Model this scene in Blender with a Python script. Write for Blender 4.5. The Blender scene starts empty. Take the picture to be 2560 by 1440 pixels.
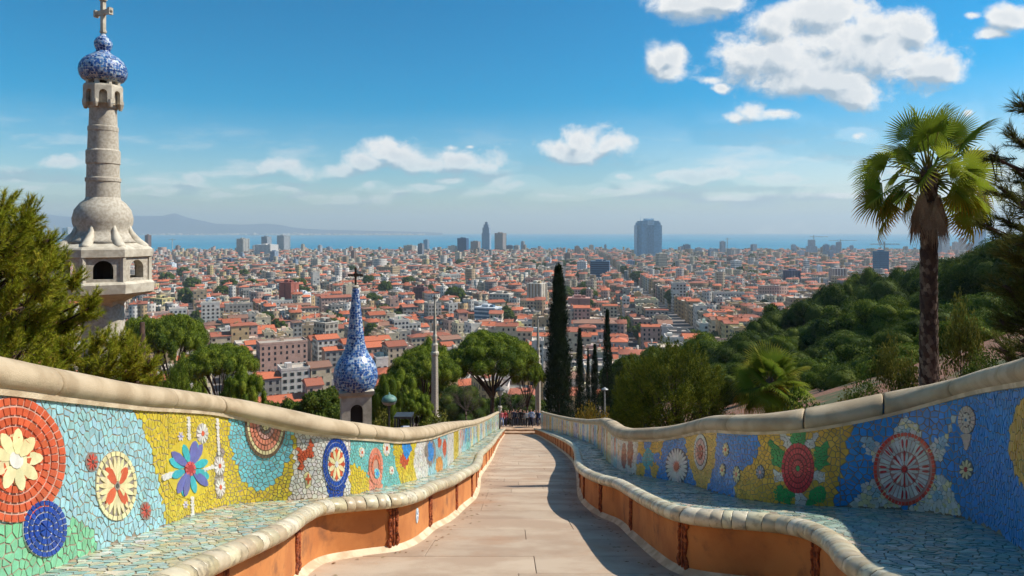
import bpy, bmesh, math, random
import numpy as np
from mathutils import Vector, Matrix, noise
random.seed(7); RNG = np.random.default_rng(7)
SC = bpy.context.scene
COL = SC.collection
# ------------------------------------------------------------------ camera
CAM_Z = 90.0                 # eye height above the sea
F, CX, HY = 1707.0, 1280.0, 577.0   # focal length, principal column and horizon row (photo pixels)
SLOPE = 0.2777                # fall of the ramp per metre
cam = bpy.data.cameras.new('camera'); cam_o = bpy.data.objects.new('camera', cam); COL.objects.link(cam_o)
cam.sensor_width = 36.0; cam.lens = 36.0 * F / 2560.0
cam.shift_y = (HY - 720.0) / 2560.0
cam.clip_start = 0.05; cam.clip_end = 200000.0
cam_o.location = (0, 0, CAM_Z); cam_o.rotation_euler = (math.pi / 2, 0, 0)
SC.camera = cam_o
# ------------------------------------------------------------------ light
SUN_AZ, SUN_EL = math.radians(81.0), math.radians(46.0)     # azimuth measured from +Y towards +X
SUN_DIR = Vector((math.sin(SUN_AZ) * math.cos(SUN_EL), math.cos(SUN_AZ) * math.cos(SUN_EL), math.sin(SUN_EL)))
sun = bpy.data.lights.new('sun', 'SUN'); sun.energy = 5.0; sun.angle = math.radians(0.5); sun.color = (1.0, 0.94, 0.85)
sun_o = bpy.data.objects.new('sun', sun); COL.objects.link(sun_o)
sun_o.rotation_euler = (-SUN_DIR).to_track_quat('-Z', 'Y').to_euler()
SC.view_settings.view_transform = 'Standard'; SC.view_settings.look = 'None'
SC.view_settings.exposure = 0.30; SC.view_settings.gamma = 1.0
SC.view_settings.use_curve_mapping = False
SC.cycles.use_denoising = True; SC.cycles.use_adaptive_sampling = True; SC.cycles.adaptive_threshold = 0.03
SC.cycles.max_bounces = 6; SC.cycles.diffuse_bounces = 3; SC.cycles.glossy_bounces = 3
SC.cycles.transmission_bounces = 3; SC.cycles.volume_bounces = 0; SC.cycles.transparent_max_bounces = 8
SC.cycles.caustics_reflective = False; SC.cycles.caustics_refractive = False

class NT:
    """tiny node-tree helper"""
    def __init__(s, nt): s.nt = nt; s.n = nt.nodes; s.l = nt.links
    def new(s, t, **kw):
        x = s.n.new(t)
        for k, v in kw.items(): setattr(x, k, v)
        return x
    def put(s, sock, v):
        if isinstance(v, bpy.types.NodeSocket): s.l.new(v, sock)
        elif v is not None: sock.default_value = v
    def math(s, op, a, b=None, c=None, clamp=False):
        x = s.new('ShaderNodeMath', operation=op, use_clamp=clamp)
        s.put(x.inputs[0], a); s.put(x.inputs[1], b); s.put(x.inputs[2], c); return x.outputs[0]
    def vec(s, op, a, b=None, out=0):
        x = s.new('ShaderNodeVectorMath', operation=op); s.put(x.inputs[0], a)
        if b is not None: s.put(x.inputs[1], b)
        return x.outputs['Value'] if out == 'v' else x.outputs[0]
    def mix(s, f, a, b, blend='MIX'):
        x = s.new('ShaderNodeMix', data_type='RGBA', blend_type=blend)
        s.put(x.inputs[0], f); s.put(x.inputs[6], a); s.put(x.inputs[7], b); return x.outputs[2]
    def noise(s, v, scale, detail=4, rough=0.55, dist=0.0):
        x = s.new('ShaderNodeTexNoise'); s.put(x.inputs['Vector'], v)
        x.inputs['Scale'].default_value = scale; x.inputs['Detail'].default_value = detail
        x.inputs['Roughness'].default_value = rough; x.inputs['Distortion'].default_value = dist; return x
    def ramp(s, f, stops):
        x = s.new('ShaderNodeValToRGB'); s.put(x.inputs[0], f); e = x.color_ramp.elements
        while len(e) < len(stops): e.new(0.5)
        for i, (p, c) in enumerate(stops):
            e[i].position = p; e[i].color = c if len(c) == 4 else (*c, 1)
        return x.outputs[0]
    def smooth(s, f, a, b):
        x = s.new('ShaderNodeMapRange', interpolation_type='SMOOTHSTEP'); s.put(x.inputs[0], f)
        x.inputs[1].default_value = a; x.inputs[2].default_value = b; return x.outputs[0]

# ------------------------------------------------------------------ world: sky and clouds
def PX(px, py): return ((px - CX) / F, (HY - py) / F)
CLOUDS = [  # (x, y, rx, ry) in the part of the sky the photograph shows
 (1965,150,150,85),(2090,110,150,100),(2230,140,140,85),(1885,150,95,60),(2050,35,120,60),(1945,60,75,55),(2080,205,190,48),
 (2190,60,75,55),(2330,170,80,38),(2130,235,90,28),(2290,80,60,45),
 (1710,12,85,34),(1800,2,85,28),(1655,150,36,42),(1690,140,38,36),(1675,175,40,28),
 (1890,280,45,26),(1850,300,44,18),(1940,288,44,15),(1785,202,34,11),(1815,222,26,14),
 (1455,350,60,36),(1400,370,78,32),(1525,364,72,27),(1460,380,95,24),
 (700,418,58,26),(750,434,98,20),(850,424,54,18),(985,390,82,32),(930,410,70,24),(1060,416,120,22),(1165,402,80,26),(1200,414,62,17),
 (158,408,58,14),(485,452,34,16),(1810,432,66,24),(1730,446,80,17),(1890,446,80,18),(1980,452,60,14),
 (2540,50,55,38),(2490,85,34,16),(2440,35,20,9),(2138,336,23,11),(2420,282,16,10),(1135,372,22,9),(1180,368,14,6),
 (640,470,60,9),(930,465,34,11),(700,480,50,8),(1060,470,50,9),(330,468,55,9),(100,470,50,9),(1290,462,50,14),(1230,478,40,9),
 (1500,478,60,9),(1650,470,80,9),(1560,440,24,8),(1130,450,50,8),(420,478,50,7),(560,492,70,8),(860,492,70,7),(1400,490,70,7),(1900,480,110,9)]
def build_world():
    w = bpy.data.worlds.new('World'); SC.world = w; w.use_nodes = True
    t = NT(w.node_tree); t.n.clear()
    out = t.new('ShaderNodeOutputWorld')
    sky = t.new('ShaderNodeTexSky', sky_type='NISHITA'); sky.sun_disc = False
    sky.sun_elevation = SUN_EL; sky.sun_rotation = SUN_AZ
    sky.altitude = 90.0; sky.air_density = 1.0; sky.dust_density = 0.7; sky.ozone_density = 3.2
    # the photograph's strongly saturated blue
    tint = t.mix(1.0, sky.outputs[0], (0.222, 0.222, 0.222, 1), 'MULTIPLY')
    gm = t.new('ShaderNodeGamma'); t.l.new(tint, gm.inputs[0]); gm.inputs[1].default_value = 1.25
    hs = t.new('ShaderNodeHueSaturation'); hs.inputs['Hue'].default_value = 0.484; hs.inputs['Saturation'].default_value = 1.55; hs.inputs['Value'].default_value = 4.4; t.l.new(gm.outputs[0], hs.inputs['Color'])
    bg = t.new('ShaderNodeBackground'); t.l.new(hs.outputs[0], bg.inputs[0]); bg.inputs[1].default_value = 0.10
    # cloud density as a node group, used twice (the second time a little towards the sun, for the shading)
    g = bpy.data.node_groups.new('cloud_density', 'ShaderNodeTree')
    g.interface.new_socket('P', in_out='INPUT', socket_type='NodeSocketVector')
    g.interface.new_socket('D', in_out='OUTPUT', socket_type='NodeSocketFloat')
    g.interface.new_socket('S', in_out='OUTPUT', socket_type='NodeSocketFloat')
    q = NT(g); gi = q.new('NodeGroupInput'); go = q.new('NodeGroupOutput'); p = gi.outputs[0]
    warp = q.noise(p, 7.0, 2, 0.6); warp.noise_dimensions = '2D'; wv = q.vec('MULTIPLY', q.vec('SUBTRACT', warp.outputs['Color'], (0.5, 0.5, 0.5)), (0.030, 0.022, 0.0))
    p2 = q.vec('ADD', p, wv); acc = None
    for (x, y, rx, ry) in CLOUDS:
        a, b = PX(x, y)
        d = q.vec('MULTIPLY', q.vec('SUBTRACT', p2, (a, b, 0)), (F / (rx * 1.25), F / (ry * 1.28), 0))
        v = q.math('MULTIPLY', q.math('SUBTRACT', 1.0, q.vec('LENGTH', d, out='v')), min(1.0, 0.52 + ry / 70.0))
        acc = v if acc is None else q.math('SMOOTH_MAX', acc, v, 0.10)
    w2 = q.noise(p, 30.0, 3, 0.6); w2.noise_dimensions = '2D'
    p3 = q.vec('ADD', p2, q.vec('MULTIPLY', q.vec('SUBTRACT', w2.outputs['Color'], (0.5, 0.5, 0.5)), (0.016, 0.012, 0.0)))
    n1 = q.noise(q.vec('MULTIPLY', p3, (1.0, 1.35, 1.0)), 15.0, 8, 0.64); n1.noise_dimensions = '2D'
    def billow(scale):
        vo = q.new('ShaderNodeTexVoronoi', feature='F1', voronoi_dimensions='2D'); q.put(vo.inputs['Vector'], p3); vo.inputs['Scale'].default_value = scale
        return q.math('SUBTRACT', 0.45, q.math('POWER', vo.outputs['Distance'], 1.5))
    bil = q.math('ADD', billow(26.0), q.math('MULTIPLY', billow(62.0), 0.5))
    nn = q.math('MULTIPLY', q.math('SUBTRACT', n1.outputs[0], 0.52), 1.75)
    dd = q.math('ADD', q.math('ADD', acc, 0.07), q.math('ADD', nn, q.math('MULTIPLY', q.math('SUBTRACT', bil, .25), 0.22)))
    q.l.new(dd, go.inputs[0])
    q.l.new(q.math('ADD', acc, q.math('ADD', q.math('MULTIPLY', nn, .55), q.math('MULTIPLY', bil, 0.16))), go.inputs[1])
    co = t.new('ShaderNodeTexCoord'); d = co.outputs['Generated']; sep = t.new('ShaderNodeSeparateXYZ'); t.l.new(d, sep.inputs[0])
    yy = t.math('MAXIMUM', sep.outputs[1], 0.08)
    cmb = t.new('ShaderNodeCombineXYZ'); t.l.new(t.math('DIVIDE', sep.outputs[0], yy), cmb.inputs[0]); t.l.new(t.math('DIVIDE', sep.outputs[2], yy), cmb.inputs[1])
    P0 = cmb.outputs[0]
    ga = t.new('ShaderNodeGroup', node_tree=g); t.l.new(P0, ga.inputs[0])
    gb = t.new('ShaderNodeGroup', node_tree=g); t.l.new(t.vec('ADD', P0, (0.010, 0.017, 0.0)), gb.inputs[0])
    dens = ga.outputs[0]
    front = t.smooth(sep.outputs[1], 0.10, 0.30)
    alpha = t.math('MULTIPLY', t.smooth(dens, -0.10, 0.60), front)
    # elsewhere in the sky: the same kind of fair-weather cloud, spread on a plane overhead
    zz = t.math('MAXIMUM', sep.outputs[2], 0.04)
    c2 = t.new('ShaderNodeCombineXYZ'); t.l.new(t.math('DIVIDE', sep.outputs[0], zz), c2.inputs[0]); t.l.new(t.math('DIVIDE', sep.outputs[1], zz), c2.inputs[1])
    gen = t.noise(c2.outputs[0], 0.55, 4, 0.6); gen.noise_dimensions = '2D'; ga2 = t.math('MULTIPLY', t.smooth(gen.outputs[0], 0.58, 0.72), t.math('SUBTRACT', 1.0, front))
    alpha = t.math('MAXIMUM', alpha, t.math('MULTIPLY', ga2, t.smooth(sep.outputs[2], 0.03, 0.12)))
    lit = t.smooth(t.math('SUBTRACT', ga.outputs[1], gb.outputs[1]), -0.42, 0.12)
    thick = t.smooth(dens, 0.45, 1.0)
    shade = t.math('SUBTRACT', lit, t.math('MULTIPLY', thick, 0.30), clamp=True)
    ccol = t.mix(shade, (0.40, 0.50, 0.60, 1), (1.0, 0.985, 0.96, 1))
    # low clouds sink into the haze
    alpha = t.math('MULTIPLY', alpha, t.math('ADD', 0.42, t.math('MULTIPLY', t.smooth(sep.outputs[2], 0.035, 0.13), 0.58)))
    # thin veils of far cloud low over the sea
    vn = t.noise(t.vec('MULTIPLY', P0, (1.0, 4.5, 1.0)), 7.0, 7, 0.62); vn.noise_dimensions = '2D'
    veil = t.math('MULTIPLY', t.smooth(vn.outputs[0], 0.46, 0.72), t.math('MULTIPLY', t.smooth(sep.outputs[2], 0.015, 0.05), t.math('SUBTRACT', 1.0, t.smooth(sep.outputs[2], 0.06, 0.17))))
    veil = t.math('MULTIPLY', t.math('MULTIPLY', veil, front), 0.50)
    # whitish aureole of thin vapour low in the sky on the sun's side
    sd = t.vec('DOT_PRODUCT', d, tuple(SUN_DIR), out='v')
    low = t.math('MULTIPLY', t.math('SUBTRACT', 1.0, t.smooth(sep.outputs[2], 0.0, 0.20)), t.math('ADD', 0.16, t.math('MULTIPLY', t.smooth(sd, 0.05, 0.70), 0.55)))
    alpha = t.math('MAXIMUM', alpha, t.math('ADD', veil, low, clamp=True))
    bg2 = t.new('ShaderNodeBackground'); t.l.new(ccol, bg2.inputs[0]); bg2.inputs[1].default_value = 0.80
    ms = t.new('ShaderNodeMixShader'); t.l.new(t.math('MULTIPLY', alpha, 0.96), ms.inputs[0]); t.l.new(bg.outputs[0], ms.inputs[1]); t.l.new(bg2.outputs[0], ms.inputs[2])
    t.l.new(ms.outputs[0], out.inputs[0])
    w.cycles.sampling_method = 'MANUAL'; w.cycles.sample_map_resolution = 1024
build_world()

# ------------------------------------------------------------------ helpers
def lin(c):
    """0-255 display colour -> linear RGBA"""
    r = [((x / 255.0) / 12.92 if x / 255.0 <= 0.04045 else ((x / 255.0 + 0.055) / 1.055) ** 2.4) for x in c[:3]]
    return (*r, 1.0)
def W(px, py, Y):
    """the world point seen at a photo pixel at depth Y"""
    return Vector(((px - CX) / F * Y, Y, CAM_Z - (py - HY) / F * Y))
def proj(x, y, z):
    return CX + F * x / y, HY + F * (CAM_Z - z) / y
def floor_z(Y): return CAM_Z - 1.30 - SLOPE * Y
def seat_z(Y): return CAM_Z - 0.80 - SLOPE * Y

MATS = {}
def mat(name, col=(.5,.5,.5,1), rough=.7, col2=None, scale=6.0, detail=5, bump=0.0, bscale=None, spec=0.5, attr=False, coords='Position',
        stain=None, stain_scale=1.0, stain_amt=0.5, metal=0.0, trans=0.0, hi=0.62, lo=0.38):
    if name in MATS: return MATS[name]
    m = bpy.data.materials.new(name); m.use_nodes = True; t = NT(m.node_tree); b = t.n['Principled BSDF']
    if coords == 'Position': v = t.new('ShaderNodeNewGeometry').outputs['Position']
    else: v = t.new('ShaderNodeTexCoord').outputs[coords]
    if attr:
        base = t.new('ShaderNodeAttribute', attribute_name='Col').outputs['Color']
        nn = t.noise(v, scale, detail)
        c = t.mix(0.55, base, t.mix(t.smooth(nn.outputs[0], lo, hi), (0.72, 0.70, 0.66, 1), (1.0, 1.0, 1.0, 1)), 'MULTIPLY') if col2 is None else t.mix(t.smooth(nn.outputs[0], lo, hi), base, t.mix(1.0, base, col2, 'MULTIPLY'))
    elif col2 is not None:
        nn = t.noise(v, scale, detail); c = t.mix(t.smooth(nn.outputs[0], lo, hi), col, col2)
    else: c = None
    if stain is not None:
        ns = t.noise(v, stain_scale, 6, 0.65); c = t.mix(t.math('MULTIPLY', t.smooth(ns.outputs[0], 0.52, 0.72), stain_amt), c if c is not None else col, stain)
    if c is None: b.inputs['Base Color'].default_value = col
    else: t.l.new(c, b.inputs['Base Color'])
    b.inputs['Roughness'].default_value = rough; b.inputs['Specular IOR Level'].default_value = spec; b.inputs['Metallic'].default_value = metal
    if bump:
        bn = t.noise(v, bscale or scale * 4, 6, 0.6); bp = t.new('ShaderNodeBump'); bp.inputs['Strength'].default_value = bump; bp.inputs['Distance'].default_value = 0.02
        t.l.new(bn.outputs[0], bp.inputs['Height']); t.l.new(bp.outputs[0], b.inputs['Normal'])
    if trans:
        tr = t.new('ShaderNodeBsdfTranslucent')
        if c is None: tr.inputs[0].default_value = col
        else: t.l.new(c, tr.inputs[0])
        ms = t.new('ShaderNodeMixShader'); ms.inputs[0].default_value = trans
        t.l.new(b.outputs[0], ms.inputs[1]); t.l.new(tr.outputs[0], ms.inputs[2]); t.l.new(ms.outputs[0], t.n['Material Output'].inputs[0])
    MATS[name] = m; return m

def tag(o, label=None, cat=None, group=None, kind=None):
    if label: o['label'] = label
    if cat: o['category'] = cat
    if group: o['group'] = group
    if kind: o['kind'] = kind
    return o
def link(o, parent=None):
    COL.objects.link(o)
    if parent is not None: o.parent = parent
    return o
def empty(name, loc=(0,0,0), rz=0.0, parent=None):
    o = bpy.data.objects.new(name, None); o.location = loc; o.rotation_euler = (0, 0, rz); o.empty_display_size = 0.2
    return link(o, parent)
def mesh(name, verts, faces, smooth=False, colors=None, uv=None):
    me = bpy.data.meshes.new(name); me.from_pydata([tuple(v) for v in verts], [], faces)
    if smooth: me.polygons.foreach_set('use_smooth', np.ones(len(me.polygons), dtype=bool))
    if colors is not None:
        a = me.attributes.new('Col', 'FLOAT_COLOR', 'POINT'); a.data.foreach_set('color', np.asarray(colors, dtype=np.float32).ravel())
    me.update(); return me
def npmesh(name, verts, faces, smooth=False, colors=None, uv=None):
    """verts (n,3), faces (m,k) of equal size k; colors (n,4); uv (m*k,2)"""
    verts = np.asarray(verts, dtype=np.float32); faces = np.asarray(faces, dtype=np.int32); m, k = faces.shape
    me = bpy.data.meshes.new(name); me.vertices.add(len(verts)); me.vertices.foreach_set('co', verts.ravel())
    me.loops.add(m * k); me.loops.foreach_set('vertex_index', faces.ravel())
    me.polygons.add(m); me.polygons.foreach_set('loop_start', np.arange(0, m * k, k, dtype=np.int32))
    if smooth: me.polygons.foreach_set('use_smooth', np.ones(m, dtype=bool))
    if colors is not None:
        a = me.attributes.new('Col', 'FLOAT_COLOR', 'POINT'); a.data.foreach_set('color', np.asarray(colors, dtype=np.float32).ravel())
    if uv is not None:
        l = me.uv_layers.new(name='UVMap'); l.data.foreach_set('uv', np.asarray(uv, dtype=np.float32).ravel())
    me.update(calc_edges=True); return me
def obj(name, me, m=None, parent=None, loc=None):
    o = bpy.data.objects.new(name, me)
    if m is not None and not me.materials:
        for x in (m if isinstance(m, (list, tuple)) else [m]): me.materials.append(x)
    if loc is not None: o.location = loc
    return link(o, parent)

class MB:
    """collects shapes of ONE part into one mesh"""
    def __init__(s): s.v = []; s.f = []; s.c = []
    def add(s, vs, fs, col=None):
        k = len(s.v); s.v += [tuple(x) for x in vs]; s.f += [[i + k for i in f] for f in fs]
        s.c += [col or (1, 1, 1, 1)] * len(vs)
    def box(s, x0, x1, y0, y1, z0, z1, col=None, top=1.0, bev=0.0):
        cx, cy = (x0 + x1) / 2, (y0 + y1) / 2; hx, hy = (x1 - x0) / 2, (y1 - y0) / 2
        vs = [(cx + sx * hx * k, cy + sy * hy * k, z) for z, k in ((z0, 1), (z1, top)) for sx, sy in ((-1,-1),(1,-1),(1,1),(-1,1))]
        s.add(vs, [[3,2,1,0],[4,5,6,7],[0,1,5,4],[1,2,6,5],[2,3,7,6],[3,0,4,7]], col)
    def lathe(s, prof, n=24, cx=0, cy=0, rot=0.0, col=None, sx=1.0, sy=1.0):
        vs, fs = [], []
        for (r, z) in prof:
            for i in range(n):
                a = rot + 2 * math.pi * i / n; vs.append((cx + sx * r * math.cos(a), cy + sy * r * math.sin(a), z))
        for j in range(len(prof) - 1):
            for i in range(n): fs.append([j*n+i, j*n+(i+1)%n, (j+1)*n+(i+1)%n, (j+1)*n+i])
        fs.append(list(range(n))[::-1]); fs.append([(len(prof)-1)*n+i for i in range(n)])
        s.add(vs, fs, col)
    def tube(s, pts, rads, n=8, col=None):
        pts = [Vector(p) for p in pts]; vs, fs = [], []
        if not isinstance(rads, (list, tuple)): rads = [rads] * len(pts)
        for i, p in enumerate(pts):
            d = (pts[min(i+1, len(pts)-1)] - pts[max(i-1, 0)]).normalized()
            a = d.cross(Vector((0.31, 0.12, 0.94)) if abs(d.z) < 0.9 else Vector((1, 0.1, 0))).normalized(); b = d.cross(a)
            for k in range(n):
                t = 2 * math.pi * k / n; vs.append(p + (a * math.cos(t) + b * math.sin(t)) * rads[i])
        for j in range(len(pts) - 1):
            for k in range(n): fs.append([j*n+k, j*n+(k+1)%n, (j+1)*n+(k+1)%n, (j+1)*n+k])
        fs.append(list(range(n))[::-1]); fs.append([(len(pts)-1)*n+k for k in range(n)])
        s.add(vs, fs, col)
    def ball(s, c, r, n=8, sx=1, sy=1, sz=1, col=None):
        prof = []
        m = max(4, n // 2 + 1)
        vs, fs = [], []
        for j in range(m + 1):
            ph = -math.pi / 2 + math.pi * j / m
            for i in range(n):
                a = 2 * math.pi * i / n; vs.append((c[0] + sx*r*math.cos(ph)*math.cos(a), c[1] + sy*r*math.cos(ph)*math.sin(a), c[2] + sz*r*math.sin(ph)))
        for j in range(m):
            for i in range(n): fs.append([j*n+i, j*n+(i+1)%n, (j+1)*n+(i+1)%n, (j+1)*n+i])
        s.add(vs, fs, col)
    def build(s, name, m, parent=None, smooth=False, loc=None, colors=False):
        me = mesh(name, s.v, s.f, smooth, s.c if colors else None)
        return obj(name, me, m, parent, loc)
def autosmooth(o, ang=40):
    me = o.data
    me.polygons.foreach_set('use_smooth', np.ones(len(me.polygons), dtype=bool))
    bm = bmesh.new(); bm.from_mesh(me); bmesh.ops.remove_doubles(bm, verts=bm.verts, dist=1e-5)
    for e in bm.edges:
        if len(e.link_faces) == 2 and e.calc_face_angle(0) > math.radians(ang): e.smooth = False
    bm.to_mesh(me); bm.free(); return o
ORD = ['first','second','third','fourth','fifth','sixth','seventh','eighth','ninth','tenth','eleventh','twelfth','thirteenth','fourteenth','fifteenth',
       'sixteenth','seventeenth','eighteenth','nineteenth','twentieth']
def ordw(n):
    tens = ['','','twenty','thirty','forty','fifty','sixty','seventy','eighty','ninety']
    if n <= 20: return ORD[n-1]
    t, u = divmod(n, 10); return {2:'twentieth',3:'thirtieth',4:'fortieth',5:'fiftieth',6:'sixtieth',7:'seventieth',8:'eightieth',9:'ninetieth'}[t] if u == 0 else tens[t] + '-' + ORD[u-1]
# ------------------------------------------------------------------ plan curves of the two benches (pixels of the photo laid onto the ramp's planes)
def on_plane(px, py, c):
    Y = F * c / (py - HY - F * SLOPE); return ((px - CX) / F * Y, Y)
def far(px, Y): return ((px - CX) / F * Y, Y)
VP = HY + F * SLOPE
RIM_L = [(-1.7,-1.5),(-1.68,1.0),(-1.67,2.6)] + [on_plane(x, y, .83) for x, y in [(524,1424),(640,1370),(707,1337),(757,1300),(807,1278),(873,1270),(940,1264),(990,1260),(1040,1247),(1083,1225),(1123,1211),(1160,1190),(1186,1175),(1196,1157),(1200,1140),(1213,1128)]] + [far(1231,24),far(1242,33),far(1251,44),far(1262,64)]
WALL_L = [(-2.3,-1.5),(-2.34,1.0),(-2.38,2.4)] + [on_plane(x, y, .80) for x, y in [(90,1440),(242,1376),(415,1313),(490,1284),(560,1264),(640,1255.5),(720,1251),(807,1246),(880,1237),(957,1219),(1040,1200),(1090,1182),(1118,1166),(1139,1147)]] + [far(1150,16.2),far(1163,18),far(1187,23),far(1213,33),far(1232,47),far(1247,64)]
RIM_R = [(1.7,-1.5),(1.75,1.5),(1.82,3.0)] + [on_plane(x, y, .83) for x, y in [(2142,1432),(2102,1388),(2053,1351),(1995,1329),(1925,1318),(1860,1312),(1783,1307),(1700,1295),(1640,1270),(1583,1238),(1545,1216),(1505,1205),(1470,1190),(1452,1175),(1447,1159),(1445,1142),(1440,1127)]] + [far(1431,22),far(1412,27),far(1392,33),far(1369,43),far(1350,55),far(1336,64)]
WALL_R = [(2.7,-1.5),(2.8,1.0),(2.92,2.8)] + [on_plane(x, y, .80) for x, y in [(2640,1433),(2560,1380),(2525,1353),(2464,1319),(2396,1293),(2323,1281),(2263,1275),(2182,1271),(2081,1267),(1990,1263),(1917,1257),(1833,1243),(1767,1224),(1717,1209),(1643,1196),(1590,1187),(1548,1174),(1527,1160),(1512,1143)]] + [far(1500,18.5),far(1481,23),far(1450,29),far(1419,37),far(1385,50),far(1352,64)]
CAPTOP_L = [(0,882),(117,910),(242,935),(350,957),(427,967),(556,987),(640,1008),(723,1030),(800,1044),(873,1053),(930,1060),(1000,1071),(1073,1066),(1123,1055),(1157,1052),(1190,1050),(1223,1040),(1247,1028)]
CAPTOP_R = [(1352,1027),(1360,1030),(1392,1038),(1423,1044),(1465,1048),(1496,1046),(1506,1044),(1519,1050),(1537,1064),(1562,1071),(1596,1070.5),(1650,1068),(1700,1058),(1750,1043),(1783,1037),(1867,1038),(1935,1035),(2009,1029),(2202,993),(2388,939),(2560,888)]

class Curve:
    def __init__(s, pts, smooth=0.10):
        p = np.array(pts); n = len(p); out = []
        for i in range(n - 1):      # centripetal-ish Catmull-Rom, dense
            p0, p1, p2, p3 = p[max(i-1,0)], p[i], p[i+1], p[min(i+2,n-1)]
            L = np.linalg.norm(p2 - p1); m1 = (p2 - p0) * L / max(np.linalg.norm(p2 - p0), 1e-6); m2 = (p3 - p1) * L / max(np.linalg.norm(p3 - p1), 1e-6)
            k = max(4, int(L / 0.03))
            for t in np.linspace(0, 1, k, endpoint=False):
                out.append((2*t**3-3*t**2+1)*p1 + (t**3-2*t**2+t)*m1 + (-2*t**3+3*t**2)*p2 + (t**3-t**2)*m2)
        out.append(p[-1]); q = np.array(out)
        d = np.r_[0, np.cumsum(np.linalg.norm(np.diff(q, axis=0), axis=1))]
        u = np.arange(0, d[-1], 0.03); q = np.c_[np.interp(u, d, q[:,0]), np.interp(u, d, q[:,1])]
        k = max(1, int(smooth / 0.03)); ker = np.hanning(2*k+3)[1:-1]; ker /= ker.sum()
        pad = np.pad(q, ((k,k),(0,0)), mode='edge'); q = np.c_[np.convolve(pad[:,0], ker, 'valid'), np.convolve(pad[:,1], ker, 'valid')]
        s.q = q; s.u = np.r_[0, np.cumsum(np.linalg.norm(np.diff(q, axis=0), axis=1))]; s.L = s.u[-1]
        # even spacing, so that look-ups are direct
        s.n = int(s.L / 0.03); e = np.linspace(0, s.L, s.n + 1); s.q = np.c_[np.interp(e, s.u, q[:,0]), np.interp(e, s.u, q[:,1])]; s.u = e
        tg = np.gradient(s.q, axis=0); s.t = tg / np.linalg.norm(tg, axis=1)[:,None]
        s.ql = s.q.tolist(); s.tl = s.t.tolist()
        m = s.q[:,1] > 1.2; xs = CX + F * s.q[m,0] / s.q[m,1]; o = np.argsort(xs); s.px_x = xs[o]; s.px_u = s.u[m][o]
    def _ix(s, u):
        f = min(max(u / s.L, 0.0), 1.0) * s.n; i = min(int(f), s.n - 1); return i, f - i
    def at(s, u):
        i, f = s._ix(u); a, b = s.ql[i], s.ql[i+1]; return a[0] + (b[0]-a[0])*f, a[1] + (b[1]-a[1])*f
    def tan(s, u):
        i, f = s._ix(u); a, b = s.tl[i], s.tl[i+1]; tx, ty = a[0] + (b[0]-a[0])*f, a[1] + (b[1]-a[1])*f; l = math.hypot(tx, ty); return tx / l, ty / l
    def from_px(s, px): return np.interp(px, s.px_x, s.px_u)

def clip_poly(poly, ax, ay, c):
    out = []; n = len(poly)
    for i in range(n):
        x0, y0 = poly[i]; x1, y1 = poly[(i+1) % n]; d0 = ax*x0 + ay*y0 - c; d1 = ax*x1 + ay*y1 - c
        if d0 <= 0: out.append((x0, y0))
        if (d0 < 0 < d1) or (d1 < 0 < d0):
            t = d0 / (d0 - d1); out.append((x0 + t*(x1-x0), y0 + t*(y1-y0)))
    return out
def shatter(u0, u1, v0, v1, su, sv, gap, jit=0.47, stagger=True):
    """broken-tile cells: Voronoi cells of a jittered grid, shrunk by the joint"""
    nu, nv = max(2, int((u1-u0)/su)), max(2, int((v1-v0)/sv)); S = {}
    for i in range(-1, nu+1):
        for j in range(-1, nv+1):
            if random.random() < .07 and 0 <= i < nu and 0 <= j < nv: continue      # a missing seed leaves a bigger shard
            S[i,j] = (u0 + (i + .5 + (0.5 if stagger and j % 2 else 0) + random.uniform(-jit,jit))*su, v0 + (j + .5 + random.uniform(-jit,jit))*sv)
    cells = []
    for i in range(nu):
        for j in range(nv):
            if (i,j) not in S: continue
            x, y = S[i,j]; R = 1.35*max(su,sv)
            poly = [(x-R,y-R),(x+R,y-R),(x+R,y+R),(x-R,y+R)]
            nb = sorted(((S[a,b][0]-x)**2 + (S[a,b][1]-y)**2, S[a,b]) for a in range(i-2,i+3) for b in range(j-2,j+3) if (a,b) in S and (a,b) != (i,j))
            for d2, (a, b) in nb[:16]:
                d = math.sqrt(d2); ax, ay = (a-x)/d, (b-y)/d
                poly = clip_poly(poly, ax, ay, ax*x + ay*y + d/2 - gap/2)
                if len(poly) < 3: break
            if len(poly) >= 3: cells.append(((x, y), poly))
    return cells

M_TILE = mat('glazed_tile', attr=True, rough=0.28, scale=14.0, spec=0.5, bump=0.06, bscale=30)
M_MORTAR = mat('tile_mortar', lin((158,144,122)), 0.9, lin((128,116,100)), 8.0, bump=0.25, bscale=90)
M_CAP = mat('sandstone_cap', lin((188,169,138)), 0.85, lin((166,146,115)), 3.5, bump=0.30, bscale=110, stain=lin((132,108,80)), stain_scale=2.3, stain_amt=0.3)
M_RIM = mat('rim_glaze', attr=True, rough=0.38, scale=9.0, bump=0.08, bscale=50, stain=lin((96,86,70)), stain_scale=11.0, stain_amt=0.75)
M_FRONT = mat('orange_stucco', lin((196,128,70)), 0.9, lin((178,110,58)), 2.2, bump=0.18, bscale=120, stain=lin((126,82,54)), stain_scale=3.2, stain_amt=0.8)
M_PIL = mat('carved_terracotta', lin((170,88,40)), 0.85, lin((112,50,26)), 30.0, bump=0.35, bscale=140)
M_RENDER = mat('outer_render', lin((176,160,130)), 0.95, lin((140,124,98)), 1.5, bump=0.2, bscale=60)
M_FILLET = mat('mortar_fillet', lin((214,196,164)), 0.9, lin((186,164,132)), 5.0, bump=0.3, bscale=60)

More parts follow.
